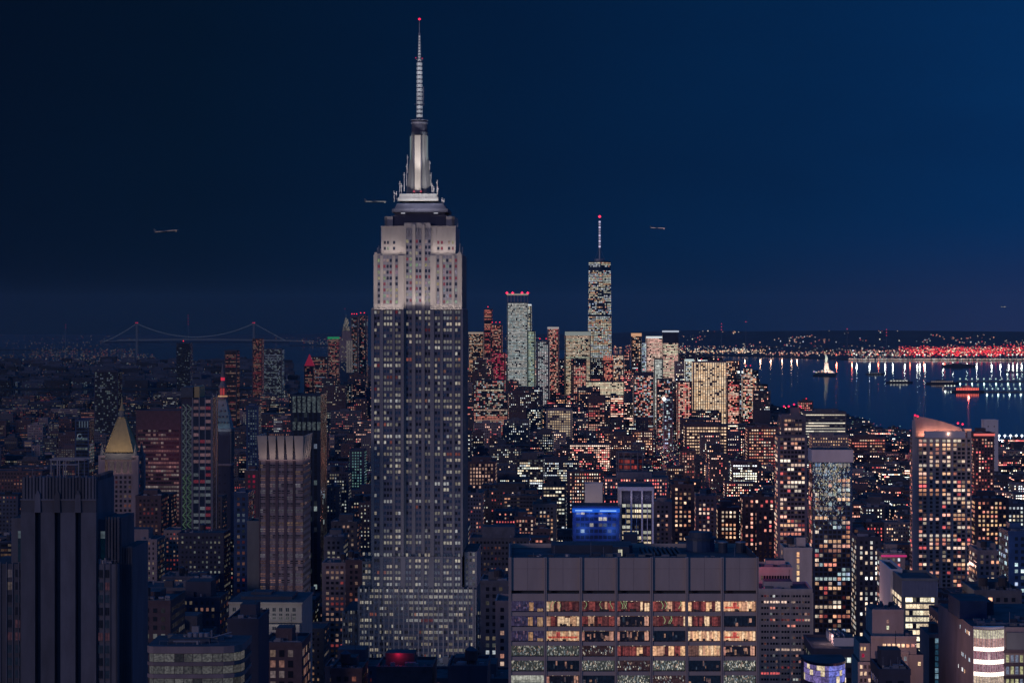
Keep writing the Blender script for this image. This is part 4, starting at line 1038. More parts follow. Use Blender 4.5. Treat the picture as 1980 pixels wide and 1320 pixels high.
def woolworth():
    D = 5600.0; K = D / F; x0 = wx(669, D)
    root = empty('gothic_tower', (x0, D, 0), 'slim pale gothic tower with stepped lit crown just left of the tallest tower', 'tower', None, R(3))
    Z_ = lambda p: wz(p, D); b = MB(); r = random.Random(1)
    b.box(-12 * K, 12 * K, 0, 34, 0, Z_(655), 'mauve', 'roof'); b.box(-8 * K, 9 * K, 4, 28, Z_(655), Z_(640), 'mauve', 'roof'); b.build('wall', root)
    c = MB(); c.box(-7 * K, 7 * K, 5, 26, Z_(640), Z_(632), 'pale'); c.prism([(-6 * K, 6), (6 * K, 6), (6 * K, 24), (-6 * K, 24)], Z_(632), Z_(614), 'copper', 'copper', [(-1.4 * K, 13), (1.4 * K, 13), (1.4 * K, 17), (-1.4 * K, 17)]); c.tube((0, 15, Z_(614)), (0, 15, Z_(608)), 1, 'copper', 6)
    c.build('crown', root)
    m = MB()
    for i in range(150):
        y = r.choice([r.uniform(616, 640), r.uniform(616, 640), r.uniform(656, 720)]); hwx = np.interp(y, [614, 632, 640, 655], [1.5, 6, 7, 10]); k = r.uniform(.05, .2)
        xx = r.uniform(-hwx, hwx) * K; yy = np.interp(y, [614, 632, 640, 655], [13, 5.5, 4.5, -.5]) - .6; m.box(xx, xx + 1.8, yy, yy + .3, Z_(y), Z_(y) + 2.2, 'flat', c=(k, k * .88, k * .75))
    for i in range(16):
        for j in range(3): m.face([(1 + j * 5.4, -.3, Z_(720) + i * 5), (5.4 + j * 5.4, -.3, Z_(720) + i * 5), (5.4 + j * 5.4, -.3, Z_(720) + i * 5 + 4.3), (1 + j * 5.4, -.3, Z_(720) + i * 5 + 4.3)], 'glow', (.085, .075, .075))
    stuff(m.build('windows', root)); reg(655, 683, 620, D, 40, 'the slim gothic tower')
woolworth()

# ================================================================== downtown towers
def DT(name, label, px0, px1, yt, D=5700, dep=45, wall='darkglass', phrase=None, red=0, pal=OFFI, lit=.5, rowp=.35, bay=3.3, fl=3.6, ww=2.7, wh=2.4, br=1.0, tiers=(), cap=0, cat='skyscraper', crown=None, **k):
    VAR[0] = .24
    tower(name, label, cat, px0, px1, yt, D, dep, wall, phrase, None, tiers, 0, False, crown=crown, red=red, cap=cap,
          win=dict(bay=bay, fl=fl, ww=ww, wh=wh, lit=lit, rowp=rowp, pal=pal, br=br * 1.2, off=.5, merge=.12, **k))
    VAR[0] = .42
def frame_crown(h, n, lit=(.25, .22, .18)):
    def f(root, w, d, z, r):
        m = MB()
        for i in range(n + 1):
            for y in (0, d - 2): m.box(w * i / n - .8, w * i / n + .8, y, y + 2, z, z + h, 'metal')
        m.box(-1.5, w + 1.5, -1.5, 1.5, z + h, z + h + 4, 'flat', c=lit); m.box(-1.5, w + 1.5, d - 1.5, d + 1.5, z + h, z + h + 4, 'metal'); m.box(-1.5, .5, 1.5, d - 1.5, z + h, z + h + 3, 'metal'); m.box(w - .5, w + 1.5, 1.5, d - 1.5, z + h, z + h + 3, 'metal')
        m.build('roof_frame', root)
    return f
def band_crown(col, h=4):
    def f(root, w, d, z, r):
        m = MB(); m.box(-.8, w + .8, -.8, -.3, z - h, z, 'flat', c=col); m.build('lit_band', root)
    return f
DT('glass_skyscraper', 'downtown tower lit floor by floor with open frame crown and four red lamps', 981, 1020, 585, 5500, 50, phrase='the frame crowned tower', lit=.93, rowp=.6, pal=[(.85, .82, .74), (.85, .85, .82), (.66, .78, .78)], red=0, crown=frame_crown(18, 6))
r0 = bpy.data.objects['glass_skyscraper']; beacon(r0, [(x, 0, wz(566.5, 5500)) for x in (-1, 13, 36, 50)], 3.6, (2.2, .05, .18))
DT('slim_skyscraper', 'slim lit tower with white roof lamp hugging the right side of the frame crowned tower', 1018.5, 1027, 588, 5560, 40, lit=.7, pal=OFFI, crown=band_crown((.6, .65, .7)))
DT('glass_block', 'pale green lit glass block at the foot of the frame crowned tower', 1020, 1034, 640, 5450, 40, lit=.9, pal=[(.75, .85, .6), (.6, .8, .75)])
DT('stepped_office', 'grey office tower with red roof lamps and shimmering glass front, right of the green block', 1038, 1062, 660, 5400, 40, 'greybrick', lit=.7, pal=[(.7, .8, .8), (.8, .7, .7)], red=2, bay=4)
DT('slim_tower', 'slim dark residential tower with a small lit rooftop crown and one bright vertical strip', 1059, 1080, 632, 5700, 36, 'greybrick', lit=.45, rowp=.1, pal=PINK, crown=band_crown((.3, .28, .28), 5))
DT('flat_topped_tower', 'broad boxy warm lit tower under a pale top band, left of tallest downtown tower', 1093, 1142, 641, 5650, 55, phrase='the broad warm lit tower', lit=.85, rowp=.6, pal=[(1, .68, .42), (1, .8, .6), (.9, .6, .42), (.8, .8, .6)], br=.9, cap=7, crown=band_crown((.20, .22, .21), 10))
DT('lit_office', 'red and amber office block with tight window rows below the broad warm lit tower', 1108, 1134, 706, 5300, 40, 'brick', lit=.75, pal=PINK, bay=4, ww=2.8)
DT('waterfront_office', 'low wide cream lit office with sloping left roof in front of the tallest downtown tower', 1132, 1206, 738, 5150, 50, phrase='the low cream lit office', lit=.9, rowp=.6, pal=[(1, .75, .52), (.95, .85, .6)], wh=3)
DT('gabled_tower', 'brick tower with red lit pointed gable top right of the tallest downtown tower', 1166, 1186, 697, 5350, 40, 'brick', lit=.5, pal=REDS, phrase='the red gabled tower',
   crown=lambda root, w, d, z, r: [(lambda m: (m.prism([(w * i / 5, 0), (w * (i + 1) / 5, 0), (w * (i + 1) / 5, 6), (w * i / 5, 6)], z, z + 13, 'flat', 'flat', [(w * (i + .4) / 5, 0), (w * (i + .6) / 5, 0), (w * (i + .6) / 5, 6), (w * (i + .4) / 5, 6)]), m.c.__setitem__(slice(None), [(.5, .12, .08)] * len(m.c)), m.build('gable', root)))(MB()) for i in range(5)])
DT('office_block', 'speckled office block with amber windows between the red gabled tower and a dark gap', 1182, 1207, 686, 5500, 40, 'greybrick', lit=.5, pal=WARM)
DT('slim_tower', 'narrow dark tower with bright left edge and orange top band beside the dark gap', 1221, 1240, 644, 5800, 30, phrase='the narrow bright edged tower', lit=.35, rowp=.05, pal=WARM, crown=band_crown((.6, .32, .18), 8), bay=4)
DT('slim_tower', 'small grey lit tower squeezed right of the narrow bright edged tower', 1241, 1250, 662, 5750, 30, lit=.6, pal=COOL)
DT('office_tower', 'pinkish lit office tower with bright white roof line, left half of the twin pair', 1250, 1281, 650, 5700, 45, lit=.9, rowp=.5, pal=[(1, .55, .45), (1, .7, .55)], crown=band_crown((.65, .7, .72), 5))
DT('office_tower', 'tall pinkish lit office tower with white topped roof, right half of the twin pair', 1281, 1312, 639, 5600, 45, phrase='the tall pink lit tower', lit=.92, rowp=.7, pal=[(1, .50, .42), (1, .66, .52), (.95, .85, .6)], cap=30, crown=band_crown((.45, .5, .6), 4))
DT('white_glass_tower', 'pale white lit slab low in front of the pink twin pair', 1265, 1281, 694, 5500, 30, lit=.95, rowp=.8, pal=[(.75, .78, .72)])
DT('wide_office', 'wide blocky office building with a regular grid of amber windows, right end of downtown', 1340, 1405, 700, 4900, 60, 'mauve', 'the wide amber grid office', lit=.93, rowp=.2, pal=[(1, .66, .38), (1, .75, .5)], bay=5, ww=3.2, wh=2.8, red=2)
DT('glass_block', 'glass block with white lit roof layers just left of the wide amber grid office', 1325, 1341, 694, 5200, 40, lit=.75, pal=OFFI, crown=band_crown((.5, .6, .6), 5))
DT('pier_tower', 'dark slim tower topped by two bright white floodlamps near the river', 1426, 1438, 722, 5300, 30, 'darkstone', lit=.08, pal=COOL, crown=lambda root, w, d, z, r: [(lambda m: (m.box(w * t - 2.4, w * t + 2.4, -1, 2, z + 1, z + 6, 'flat', c=(1.3, 1.5, 1.5)), m.build('roof_lamp', root)))(MB()) for t in (.2, .85)])
DT('apartment_tower', 'residential tower with scattered windows and two red roof lamps beside the river', 1439, 1455, 712, 5200, 36, 'brownbrick', 'the riverside tower with two red lamps', red=2, lit=.6, rowp=0, pal=MIXP, tiers=((1436, 1463, 724),))
DT('apartment_tower', 'shorter residential tower with scattered windows at the end of the downtown point', 1463, 1477, 745, 5150, 36, 'brownbrick', lit=.55, rowp=0, pal=MIXP)
DT('riverside_block', 'low lit block between the wide amber grid office and the riverside tower', 1406, 1430, 733, 5000, 50, 'brick', lit=.5, pal=PINK, cat='office building')
DT('dark_tower', 'dark tower with pink speckled windows and red roof lamps below the twin pair', 1225, 1264, 720, 4900, 45, 'darkstone', 'the dark speckled tower', red=3, lit=.5, rowp=0, pal=PINK + COOL, cap=6)
DT('dark_tower', 'dark tower with cool speckled windows standing right of the pink speckled one', 1270, 1300, 733, 4800, 45, 'darkstone', lit=.35, rowp=0, pal=COOL + PINK)
DT('brick_tower', 'reddish tower with dotted vertical window columns left of the wide amber grid office', 1310, 1338, 738, 4700, 40, 'brick', lit=.4, rowp=0, pal=PINK, colp=.2)
DT('glass_tower_small', 'teal glass tower with one dazzling white lamp on its corner, below the dark speckled tower', 1283, 1301, 770, 4300, 30, 'blueglass', lit=.3, rowp=0, pal=COOL, crown=lambda root, w, d, z, r: [(lambda m: (m.ball(1, -2, z - 1, 4.4, 'flat', (2, 2.1, 2.1)), m.build('roof_lamp', root)))(MB())])
DT('stepped_office', 'dark stepped office with scattered pale windows right of the tallest floodlit tower', 920, 975, 735, 4700, 50, 'darkstone', 'the dark stepped office', lit=.45, rowp=.1, pal=OFFI + PINK, tiers=((916, 982, 760),))
DT('red_lit_tower', 'distant dark tower with one red lamp at the top, left of the frame crowned tower', 936, 951, 598, 6400, 40, 'darkstone', red=1, lit=.06, pal=REDS)
DT('office_block', 'brown office block speckled with red windows left of the frame crowned tower', 948, 970, 628, 6000, 50, 'brownbrick', red=3, lit=.45, rowp=0, pal=PINK + REDS)
DT('office_block', 'low lit block with bright top row beside the tallest floodlit tower', 906, 934, 642, 6100, 50, 'brownbrick', lit=.4, rowp=.1, pal=WARM, crown=band_crown((.28, .22, .18), 5))
DT('magenta_block', 'low building washed by magenta and red windows left of the frame crowned tower', 950, 976, 682, 5600, 40, 'brick', lit=.6, rowp=0, pal=[(.8, .03, .12), (.6, .05, .1), (1, .3, .3)])
DT('slab_tower', 'grey rippled residential tower with red dotted roof right of the slim gothic tower', 678, 692, 612, 5700, 40, 'greybrick', lit=.35, rowp=.05, pal=PINK + COOL, red=3, br=.8)
DT('slab_tower', 'tall dark residential tower with sparse windows right behind the rippled one', 694, 708, 610, 5650, 40, 'greybrick', red=2, lit=.25, rowp=0, pal=PINK + COOL)
DT('green_roofed_office', 'small office tower with green lit roof band left of the slim gothic tower', 634, 656, 651, 5900, 40, 'greybrick', 'the green roofed office', lit=.5, rowp=.5, pal=PINK, crown=band_crown((.01, .16, .07), 6))
DT('twin_office', 'dark riverfront office with a lit grid below the green roofed office', 600, 634, 690, 5500, 40, 'darkstone', lit=.3, pal=COOL + PINK)
DT('court_tower', 'dim tower with a red glowing pyramid roof left of the green roofed office', 588, 606, 708, 5200, 30, 'brick', 'the red pyramid roof', lit=.3, pal=PINK,
   crown=lambda root, w, d, z, r: (lambda m: (m.prism([(0, 0), (w, 0), (w, d), (0, d)], z, z + 28, 'flat', 'flat', [(w * .48, d * .48), (w * .52, d * .48), (w * .52, d * .52), (w * .48, d * .52)]), m.c.__setitem__(slice(None), [(.16, .006, .015)] * len(m.c)), m.build('pyramid_roof', root)))(MB()))
DT('bank_tower', 'reddish lit slim tower in front of the bridge right pylon', 488, 507, 655, 7200, 40, 'brick', lit=.45, pal=REDS + PINK)
DT('office_block', 'wide dim office with pale top rows right of the reddish slim tower', 510, 545, 675, 6500, 50, 'greybrick', lit=.35, rowp=.2, pal=COOL)
DT('hanging_tower', 'dark slab tower with one red roof lamp under the middle of the bridge', 341, 368, 664, 6500, 40, 'darkglass', 'the dark slab under the bridge', red=1, lit=.08, rowp=0, pal=COOL)
DT('dark_slab', 'tall dark brown slab tower right of the tower with the red lantern', 434, 458, 678, 5000, 40, 'brownbrick', lit=.03, pal=PINK)
DT('dark_slab', 'dark speckled slab tower on the far left above the gilded pyramid tower', 182, 228, 718, 4400, 40, 'darkstone', lit=.22, rowp=0, pal=COOL)
DT('teal_lit_block', 'block with teal lit window grid left of the tallest tower', 676, 704, 870, 2900, 30, 'darkstone', 'the teal lit block', lit=.95, pal=[(.35, .75, .8), (.4, .8, .7)], bay=3.4, ww=1.6, wh=1.7, fl=3.6, br=1.1, cat='building')
DT('clock_block', 'dark blue tower with round pale emblem on its face above the dark tower', 145, 172, 812, 2500, 26, 'blueglass', 'the blue emblem tower', lit=.03, pal=COOL, cat='tower',
   crown=lambda root, w, d, z, r: (lambda m: ([m.tube((w * .35 + 2.6 * math.cos(t), -.5, z - 18 + 2.6 * math.sin(t)), (w * .35 + 2.6 * math.cos(t + .5), -.5, z - 18 + 2.6 * math.sin(t + .5)), .5, 'flat', 5, c=(.07, .10, .14)) for t in np.arange(.8, 6.0, .5)], [m.box(w * .3 + i * 3, w * .3 + i * 3 + 1, -.6, -.2, z - 8, z - 1, 'flat', c=(.05, .07, .10)) for i in range(4)], m.build('emblem', root)))(MB()))

# ================================================================== middle distance, right-hand side
BALC = dict(bay=2.7, fl=3.25, ww=2.0, wh=1.9, lit=.34, pal=PINK + WARM, br=.9, mat='room', merge=.45, rowp=.03)
tower('apartment_tower', 'tall balconied apartment tower with concrete spine and red rooftop lamps, behind the mirror glass tower', 'apartment tower', 1511, 1556, 806, 1700, 26, 'mauve',
      'the balconied tower with red lamps', maxind=100, win=BALC, strips=(3.25, .35, 1.0), pier=(8.5, .9, .5), roofbits=False, side=dict(lit=.5), tiers=((1503, 1560, 842),),
      crown=lambda root, w, d, z, r: ((lambda m: (m.box(w * .45, w * .78, 3, d * .6, z, z + 7, 'mauve', 'roof'), m.build('roof_block', root)))(MB()), beacon(root, [(w * t, 2, z + 9.5 if .4 < t < .8 else z + 8) for t in (.12, .32, .55, .82)], .85, (2, .04, .2))))
def cap_tower():
    D = 1560.0; K = D / F; x0 = wx(1571, D); loc = (x0, D, 0)
    root = empty('mirror_glass_tower', loc, 'glass tower with a blank white rooftop cap and glittering reflections above lit rooms', 'tower', None, GRID)
    X_ = lambda p: (p - 1571) * K
    Z_ = lambda p: wz(p, D)
    w = X_(1648); dp = 28; b = MB(); b.box(0, w, 0, dp, 0, Z_(893), 'blueglass', 'roof'); b.box(X_(1575), X_(1673), 4, dp + 6, 0, Z_(1020), 'blueglass', 'roof'); b.build('wall', root)
    c = MB(); c.box(-.5, w + .5, -.5, dp + .5, Z_(892.9), Z_(869), 'white', 'roof'); c.build('roof_cap', root)
    fc = Facades(.9, 55)
    fc.wall((0, 0), (1, 0), (0, -1), w, 40, Z_(925), bay=3.1, fl=3.25, ww=2.3, wh=2.1, lit=.30, pal=PINK + WARM + COOL, mat='room', br=.85, merge=.3)
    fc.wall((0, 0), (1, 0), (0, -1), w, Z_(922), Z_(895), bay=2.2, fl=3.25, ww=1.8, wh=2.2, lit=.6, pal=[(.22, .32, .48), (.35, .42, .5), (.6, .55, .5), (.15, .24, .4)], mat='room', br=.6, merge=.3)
    fc.wall((w, 4), (1, 0), (0, -1), X_(1673) - w, 40, Z_(1024), bay=3.1, fl=3.25, ww=2.3, wh=2.1, lit=.33, pal=PINK + WARM, mat='room')
    fc.wall((0, dp), (0, -1), (-1, 0), dp, 40, Z_(900), bay=4.6, fl=3.25, ww=3.4, wh=2.3, lit=.3, pal=PINK, mat='room')
    fc.flush(root, loc, GRID, 100)
    r = random.Random(19); m = MB()        # city reflections painted as small glowing slivers on the curtain wall
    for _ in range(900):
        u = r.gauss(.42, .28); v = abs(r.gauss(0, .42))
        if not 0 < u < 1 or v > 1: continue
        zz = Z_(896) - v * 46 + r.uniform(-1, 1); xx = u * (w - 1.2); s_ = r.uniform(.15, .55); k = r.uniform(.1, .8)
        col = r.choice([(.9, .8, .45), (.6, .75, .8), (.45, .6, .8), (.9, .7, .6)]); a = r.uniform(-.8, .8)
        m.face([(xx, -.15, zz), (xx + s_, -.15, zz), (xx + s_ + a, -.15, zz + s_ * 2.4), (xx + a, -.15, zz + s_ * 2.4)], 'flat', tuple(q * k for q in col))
    stuff(m.build('painted_glints', root))
    ml = MB()
    for i in range(9): ml.box(w * i / 8 - .12, w * i / 8 + .12, -.3, -.17, 20, Z_(893), 'darkmetal')
    ml.build('mullions', root); reg(1571, 1650, 869, D, 34, 'the white capped glass tower'); RECTS.append((D, 1571, 1673, 1020, 34, x0, x0 + X_(1673)))
cap_tower()
def sail_tower():
    D = 1700.0; K = D / F; x0 = wx(1770, D); loc = (x0, D, 0)
    root = empty('sail_roofed_tower', loc, 'broad apartment tower with sloping sail shaped lit roof screen and red lamps', 'apartment tower', None, GRID)
    X_ = lambda p: (p - 1770) * K
    Z_ = lambda p: wz(p, D)
    w = X_(1878); dp = 30; zt = Z_(846)
    b = MB(); b.box(0, w, 0, dp, 0, zt, 'tan', 'roof'); b.box(-2.2, -.01, -.6, 2.5, 0, Z_(812), 'tan'); b.box(X_(1788), X_(1866), -.4, 3, zt, Z_(833), 'white', 'roof'); b.box(X_(1870), w, 2, dp, zt, Z_(833), 'tan', 'roof'); b.build('wall', root)
    s = MB(); top = [(0, 805), (12, 806), (30, 809), (50, 814), (70, 820), (86, 826), (94, 830)]
    for i in range(len(top) - 1):
        (a, ya), (c, yb) = top[i], top[i + 1]; xa, xb = X_(1770 + a), X_(1770 + c)
        k = len(s.v); s.v += [(xa, 9, zt), (xb, 9, zt), (xb, 9, Z_(yb)), (xa, 9, Z_(ya)), (xa, 10, zt), (xb, 10, zt), (xb, 10, Z_(yb)), (xa, 10, Z_(ya))]
        for f in ((0, 1, 2, 3), (5, 4, 7, 6), (3, 2, 6, 7)): s.f.append(tuple(k + q for q in f)); s.m.append(s.slot('tan')); s.c.append((0, 0, 0))
    s.build('roof_screen', root)
    q = MB(); q.box(X_(1866), X_(1880), 4, 14, Z_(833), Z_(829), 'tan'); q.build('roof_box', root)
    g = MB(); g.face([(X_(1867), 3.9, Z_(833)), (X_(1879), 3.9, Z_(833)), (X_(1879), 3.9, Z_(829)), (X_(1867), 3.9, Z_(829))], 'flat', (.7, .25, .16)); g.build('lit_band', root)
    m = MB(); m.tube((X_(1789), 9, Z_(806)), (X_(1789), 9, Z_(792)), .2, 'metal', 5); m.build('aerial', root)
    beacon(root, [(X_(1771), 4, Z_(803)), (X_(1776), 4, Z_(805)), (X_(1853), 3, Z_(818)), (X_(1862), 3, Z_(820))], .95, (2.2, .03, .15))
    fc = Facades(1.0, 66)
    cols = [X_(1770 + v) for v in (10, 18, 30, 42, 55, 64, 76, 84, 92, 102)]
    fc.wall((0, 0), (1, 0), (0, -1), w, 20, zt - 1, cols=cols, fl=3.12, ww=2.3, wh=1.9, lit=.44, pal=PINK + WARM + [(.9, .75, .55)], mat='room', br=.9, merge=.4, colp=.0, rowp=.02)
    fc.wall((0, dp), (0, -1), (-1, 0), dp, 20, zt - 1, bay=4, fl=3.12, ww=2.4, wh=1.9, lit=.3, pal=PINK, mat='room')
    fc.flush(root, loc, GRID, 100)
    st = MB(); z = zt
    while z > 20: st.box(.01, w + .6, -.75, -.002, z - .25, z, 'tan'); z -= 3.12
    st.build('balcony_slabs', root)
    pp = MB()
    for v in (1, 25, 48, 70, 97): pp.box(X_(1770 + v), X_(1770 + v) + .9, -.9, -.003, 0, zt, 'tan')
    pp.build('piers', root)
    o = lamp('AREA', (x0 + w * .45, D + 5.8, zt + .6), 3200, (1, .42, .26), w * .7, sizey=.8); o.rotation_euler = (R(180 - 14), 0, GRID)
    o = lamp('POINT', (x0 + X_(1833), D - 2, Z_(838)), 240, (1, .6, .4), .4)
    reg(1768, 1880, 806, D, 32, 'the sail roofed tower')
sail_tower()

tower('office_tower', 'narrow gridded apartment block with red washed left edge beside the concrete block', 'apartment tower', 1467, 1570, 1142, 1050, 30, 'tan', 'the gridded block beside the concrete block', maxind=100,
      pier=(5.4, .7, .5), strips=(2.78, .5, .3), win=dict(bay=1.35, fl=2.78, ww=1.0, wh=1.5, lit=.22, pal=PINK + REDS + [(.8, .85, .8)], mat='room', merge=.72, br=.7, edge=.4), tk=0)
tower('setback_block', 'tan setback block topped by a red lit terrace, above the gridded block', 'building', 1466, 1532, 1100, 1085, 24, 'tan', maxind=20, win=dict(bay=1.3, fl=4.5, ww=1.0, wh=2, lit=.05, pal=PINK, merge=.5, br=.5), roofbits=True)
o = lamp('POINT', (wx(1480, 1070), 1072, wz(1088, 1070)), 1500, (1, .04, .12), .6)
tower('tan_block', 'tan block with one column of amber windows left of the mirror glass tower', 'building', 1516, 1570, 1062, 1200, 24, 'tan', maxind=0, win=dict(bay=12, fl=3.3, ww=1.3, wh=2.4, lit=.6, pal=AMB, edge=.2), tk=1)
tower('corner_tower', 'pinkish brick tower with tall dotted windows rising right behind the concrete block', 'apartment tower', 1436, 1500, 962, 1900, 30, 'brick', 'the pink dotted brick tower', maxind=60, tiers=((1462, 1506, 985),),
      win=dict(bay=4.2, fl=3.6, ww=1.8, wh=2.1, lit=.42, pal=PINK, merge=.1), tk=1)
tower('ribbed_office', 'office with ribbed metal top storey over brightly lit cream floors', 'office building', 1744, 1813, 1122, 1000, 34, 'pale', 'the ribbed metal office', maxind=90,
      cap=6, win=dict(bay=1.6, fl=2.9, ww=1.45, wh=1.9, lit=.45, rowp=.6, pal=[(1, .78, .52), (1, .88, .62)], br=1.1, merge=.5, mat='room'), roofbits=False,
      crown=lambda root, w, d, z, r: (lambda m: ([m.box(i * .62, i * .62 + .34, -.4, -.151, z - 7.2, z - .02, 'corrug') for i in range(int(w / .62))], m.box(0, w, -.15, -.01, z - 7.2, z, 'corrug'), m.build('ribbed_screen', root)))(MB()))
tower('pale_annex', 'pale windowless annex on the left of the ribbed metal office', 'building', 1722, 1744, 1104, 1030, 40, 'white', win=False, roofbits=False)
tower('grey_block', 'grey apartment block with pink lit top storey behind the pale annex', 'apartment building', 1706, 1750, 1072, 1350, 26, 'greybrick', maxind=60, win=dict(bay=3.1, fl=3.3, ww=1.3, wh=1.8, lit=.5, pal=OFFI + PINK, merge=.1), crown=band_crown((.45, .02, .13), 1.2))
tower('black_apartments', 'black apartment block with stacked white window pairs right of the mirror glass tower', 'apartment building', 1656, 1704, 1040, 1500, 30, 'darkstone', maxind=60, win=dict(bay=3.4, fl=3.4, ww=1.5, wh=2.0, lit=.45, pal=[(.9, .9, .85), (1, .75, .55)], merge=.1))

def deco_block():
    D = 760.0; K = D / F; x0 = wx(1660, D); loc = (x0, D, 0)
    root = empty('stepped_masonry_building', loc, 'tan stepped masonry building with blank penthouse and row of five bright top windows', 'building', None, GRID)
    X_ = lambda p: (p - 1660) * K
    Z_ = lambda p: wz(p, D); b = MB(); m = 'tan'
    b.box(X_(1692), X_(1753), 8, 26, 0, Z_(1187), m, 'roof'); b.box(X_(1686), X_(1774), 3, 24, 0, Z_(1235), m, 'roof'); b.box(X_(1697), X_(1756), 0, 3, 0, Z_(1262), m, 'roof'); b.box(0, X_(1697), 1.5, 20, 0, Z_(1280), m, 'roof')
    b.box(X_(1756), X_(1786), 2, 24, 0, Z_(1266), m, 'roof'); b.box(X_(1665), X_(1686), 4, 22, Z_(1280), Z_(1246), m, 'roof')
    for (a, c, y, p) in ((1691.5, 1753.5, 7.8, 1187), (1685.5, 1774.5, 2.8, 1235), (1696.5, 1756.5, -.2, 1262)): b.box(X_(a), X_(c), y, y + .5, Z_(p) - .3, Z_(p) + .7, m)
    b.build('wall', root)
    def wn(p, w_, ya, yb, y, c, shape=0):
        q = MB()
        if shape: q.cyl(0, 0, 1, 0, .1, 'flat', 3)
        q = MB(); q.face([(X_(p), y, Z_(yb)), (X_(p + w_), y, Z_(yb)), (X_(p + w_), y, Z_(ya)), (X_(p), y, Z_(ya))], 'room', c); o = q.build('window', root)
        q = MB(); q.box(X_(p) - .1, X_(p + w_) + .1, y - .2, y - .02, Z_(yb) - .25, Z_(yb), m); q.build('sill', o)
    roof_clutter(root, X_(1694), X_(1752), 9, 24, Z_(1187) + .01, 10, 76); roof_clutter(root, X_(1754), X_(1773), 4, 22, Z_(1235) + .01, 7, 77)
    for i in range(6): wn(1709 + i * 9, 6, 1246, 1252.5, 2.93, (1.2, .75, .45) if i < 5 else (.8, .35, .2))
    for i in range(2): wn(1720, 4.5, 1203 + i * 12, 1210 + i * 12, 7.93, (.15, .08, .07) if i == 0 else (.7, .75, .5))
    r = random.Random(6)
    for j in range(4):
        for i in range(6):
            c = (0, 0, .0) if r.random() < .6 else (.15, .16, .18); wn(1701 + i * 9.3, 5, 1268 + j * 13.5, 1276 + j * 13.5, -.07, c)
    for j in range(3):
        for i in range(4): wn(1664 + i * 8, 4.5, 1286 + j * 13, 1293 + j * 13, 1.43, (.9, .6, .4) if r.random() < .45 else (.02, .01, .01))
    wn(1667, 3.5, 1253, 1260, 3.93, (.8, .5, .25)); wn(1673, 3.5, 1253, 1260, 3.93, (.8, .5, .25)); wn(1669, 5, 1266, 1273, 3.93, (.3, .01, .04)); wn(1764, 6, 1246, 1252, 2.93, (.6, .25, .2)); wn(1776, 5, 1280, 1287, 1.93, (1, .7, .4))
    p = MB()
    for i in range(7): p.box(X_(1697.6 + i * 9.3), X_(1700 + i * 9.3), -.35, -.002, 0, Z_(1262) - .4, m)
    p.build('piers', root); reg(1658, 1788, 1187, D, 28, 'the stepped masonry building')
deco_block()
tower('low_warehouse', 'flat roofed low block with boxy pale rooftop sheds left of the stepped masonry building', 'building', 1572, 1662, 1258, 900, 40, 'darkstone', maxind=0, win=dict(bay=2, fl=4, ww=1.6, wh=2, lit=.1, pal=OFFI), roofbits=False,
      crown=lambda root, w, d, z, r: [(lambda m: (m.box(w * a, w * b, y, y + 12, z, z + h, 'white', 'roof'), [m.box(w * a + k * 2.1, w * a + k * 2.1 + .5, y + 1, y + 11, z + h, z + h + .8, 'metal') for k in range(3)], m.build('roof_shed', root)))(MB()) for a, b, y, h in ((.52, .98, 14, 3.4), (.5, .9, 28, 3.0))])
def brick_pier_tower():
    D = 800.0; K = D / F; x0 = wx(1797, D); loc = (x0, D, 0)
    root = empty('brick_tower', loc, 'slim brown brick tower with two tall recessed strips of blue glazing', 'tower', None, GRID)
    X_ = lambda p: (p - 1797) * K
    Z_ = lambda p: wz(p, D); b = MB(); z = Z_(1228)
    b.box(0, X_(1850), 1, 24, 0, z, 'mauve', 'roof'); 
    for a, c in ((1797, 1808), (1816, 1830), (1847, 1850.5)): b.box(X_(a), X_(c), 0, 1, 0, z + .4, 'brick')
    b.box(X_(1797), X_(1824), -.4, -.002, z - .8, z + .7, 'mauve'); b.box(X_(1824), X_(1850), -.4, -.002, z - .8, z + .3, 'mauve'); b.box(X_(1806), X_(1820), 8, 14, z, z + 3.2, 'brick', 'roof'); b.build('wall', root)
    r = random.Random(3)
    for a, c in ((1808.2, 1815.8), (1830.2, 1846.8)):
        y = 1234
        while y < 1325:
            m = MB(); q = r.random(); col = (.12, .20, .26) if q < .25 else ((.7, .5, .38) if q < .36 else (.012, .04, .07)); n = 1 if c - a < 10 else 2
            for k in range(n): xa = X_(a + (c - a) * k / n) + .1; xb = X_(a + (c - a) * (k + 1) / n) - .1; m.face([(xa, .93, Z_(y + 9)), (xb, .93, Z_(y + 9)), (xb, .93, Z_(y)), (xa, .93, Z_(y))], 'room', col)
            m.build('window', root); y += 11.5
    reg(1797, 1850, 1226, D, 26, 'the slim brown brick tower')
brick_pier_tower()
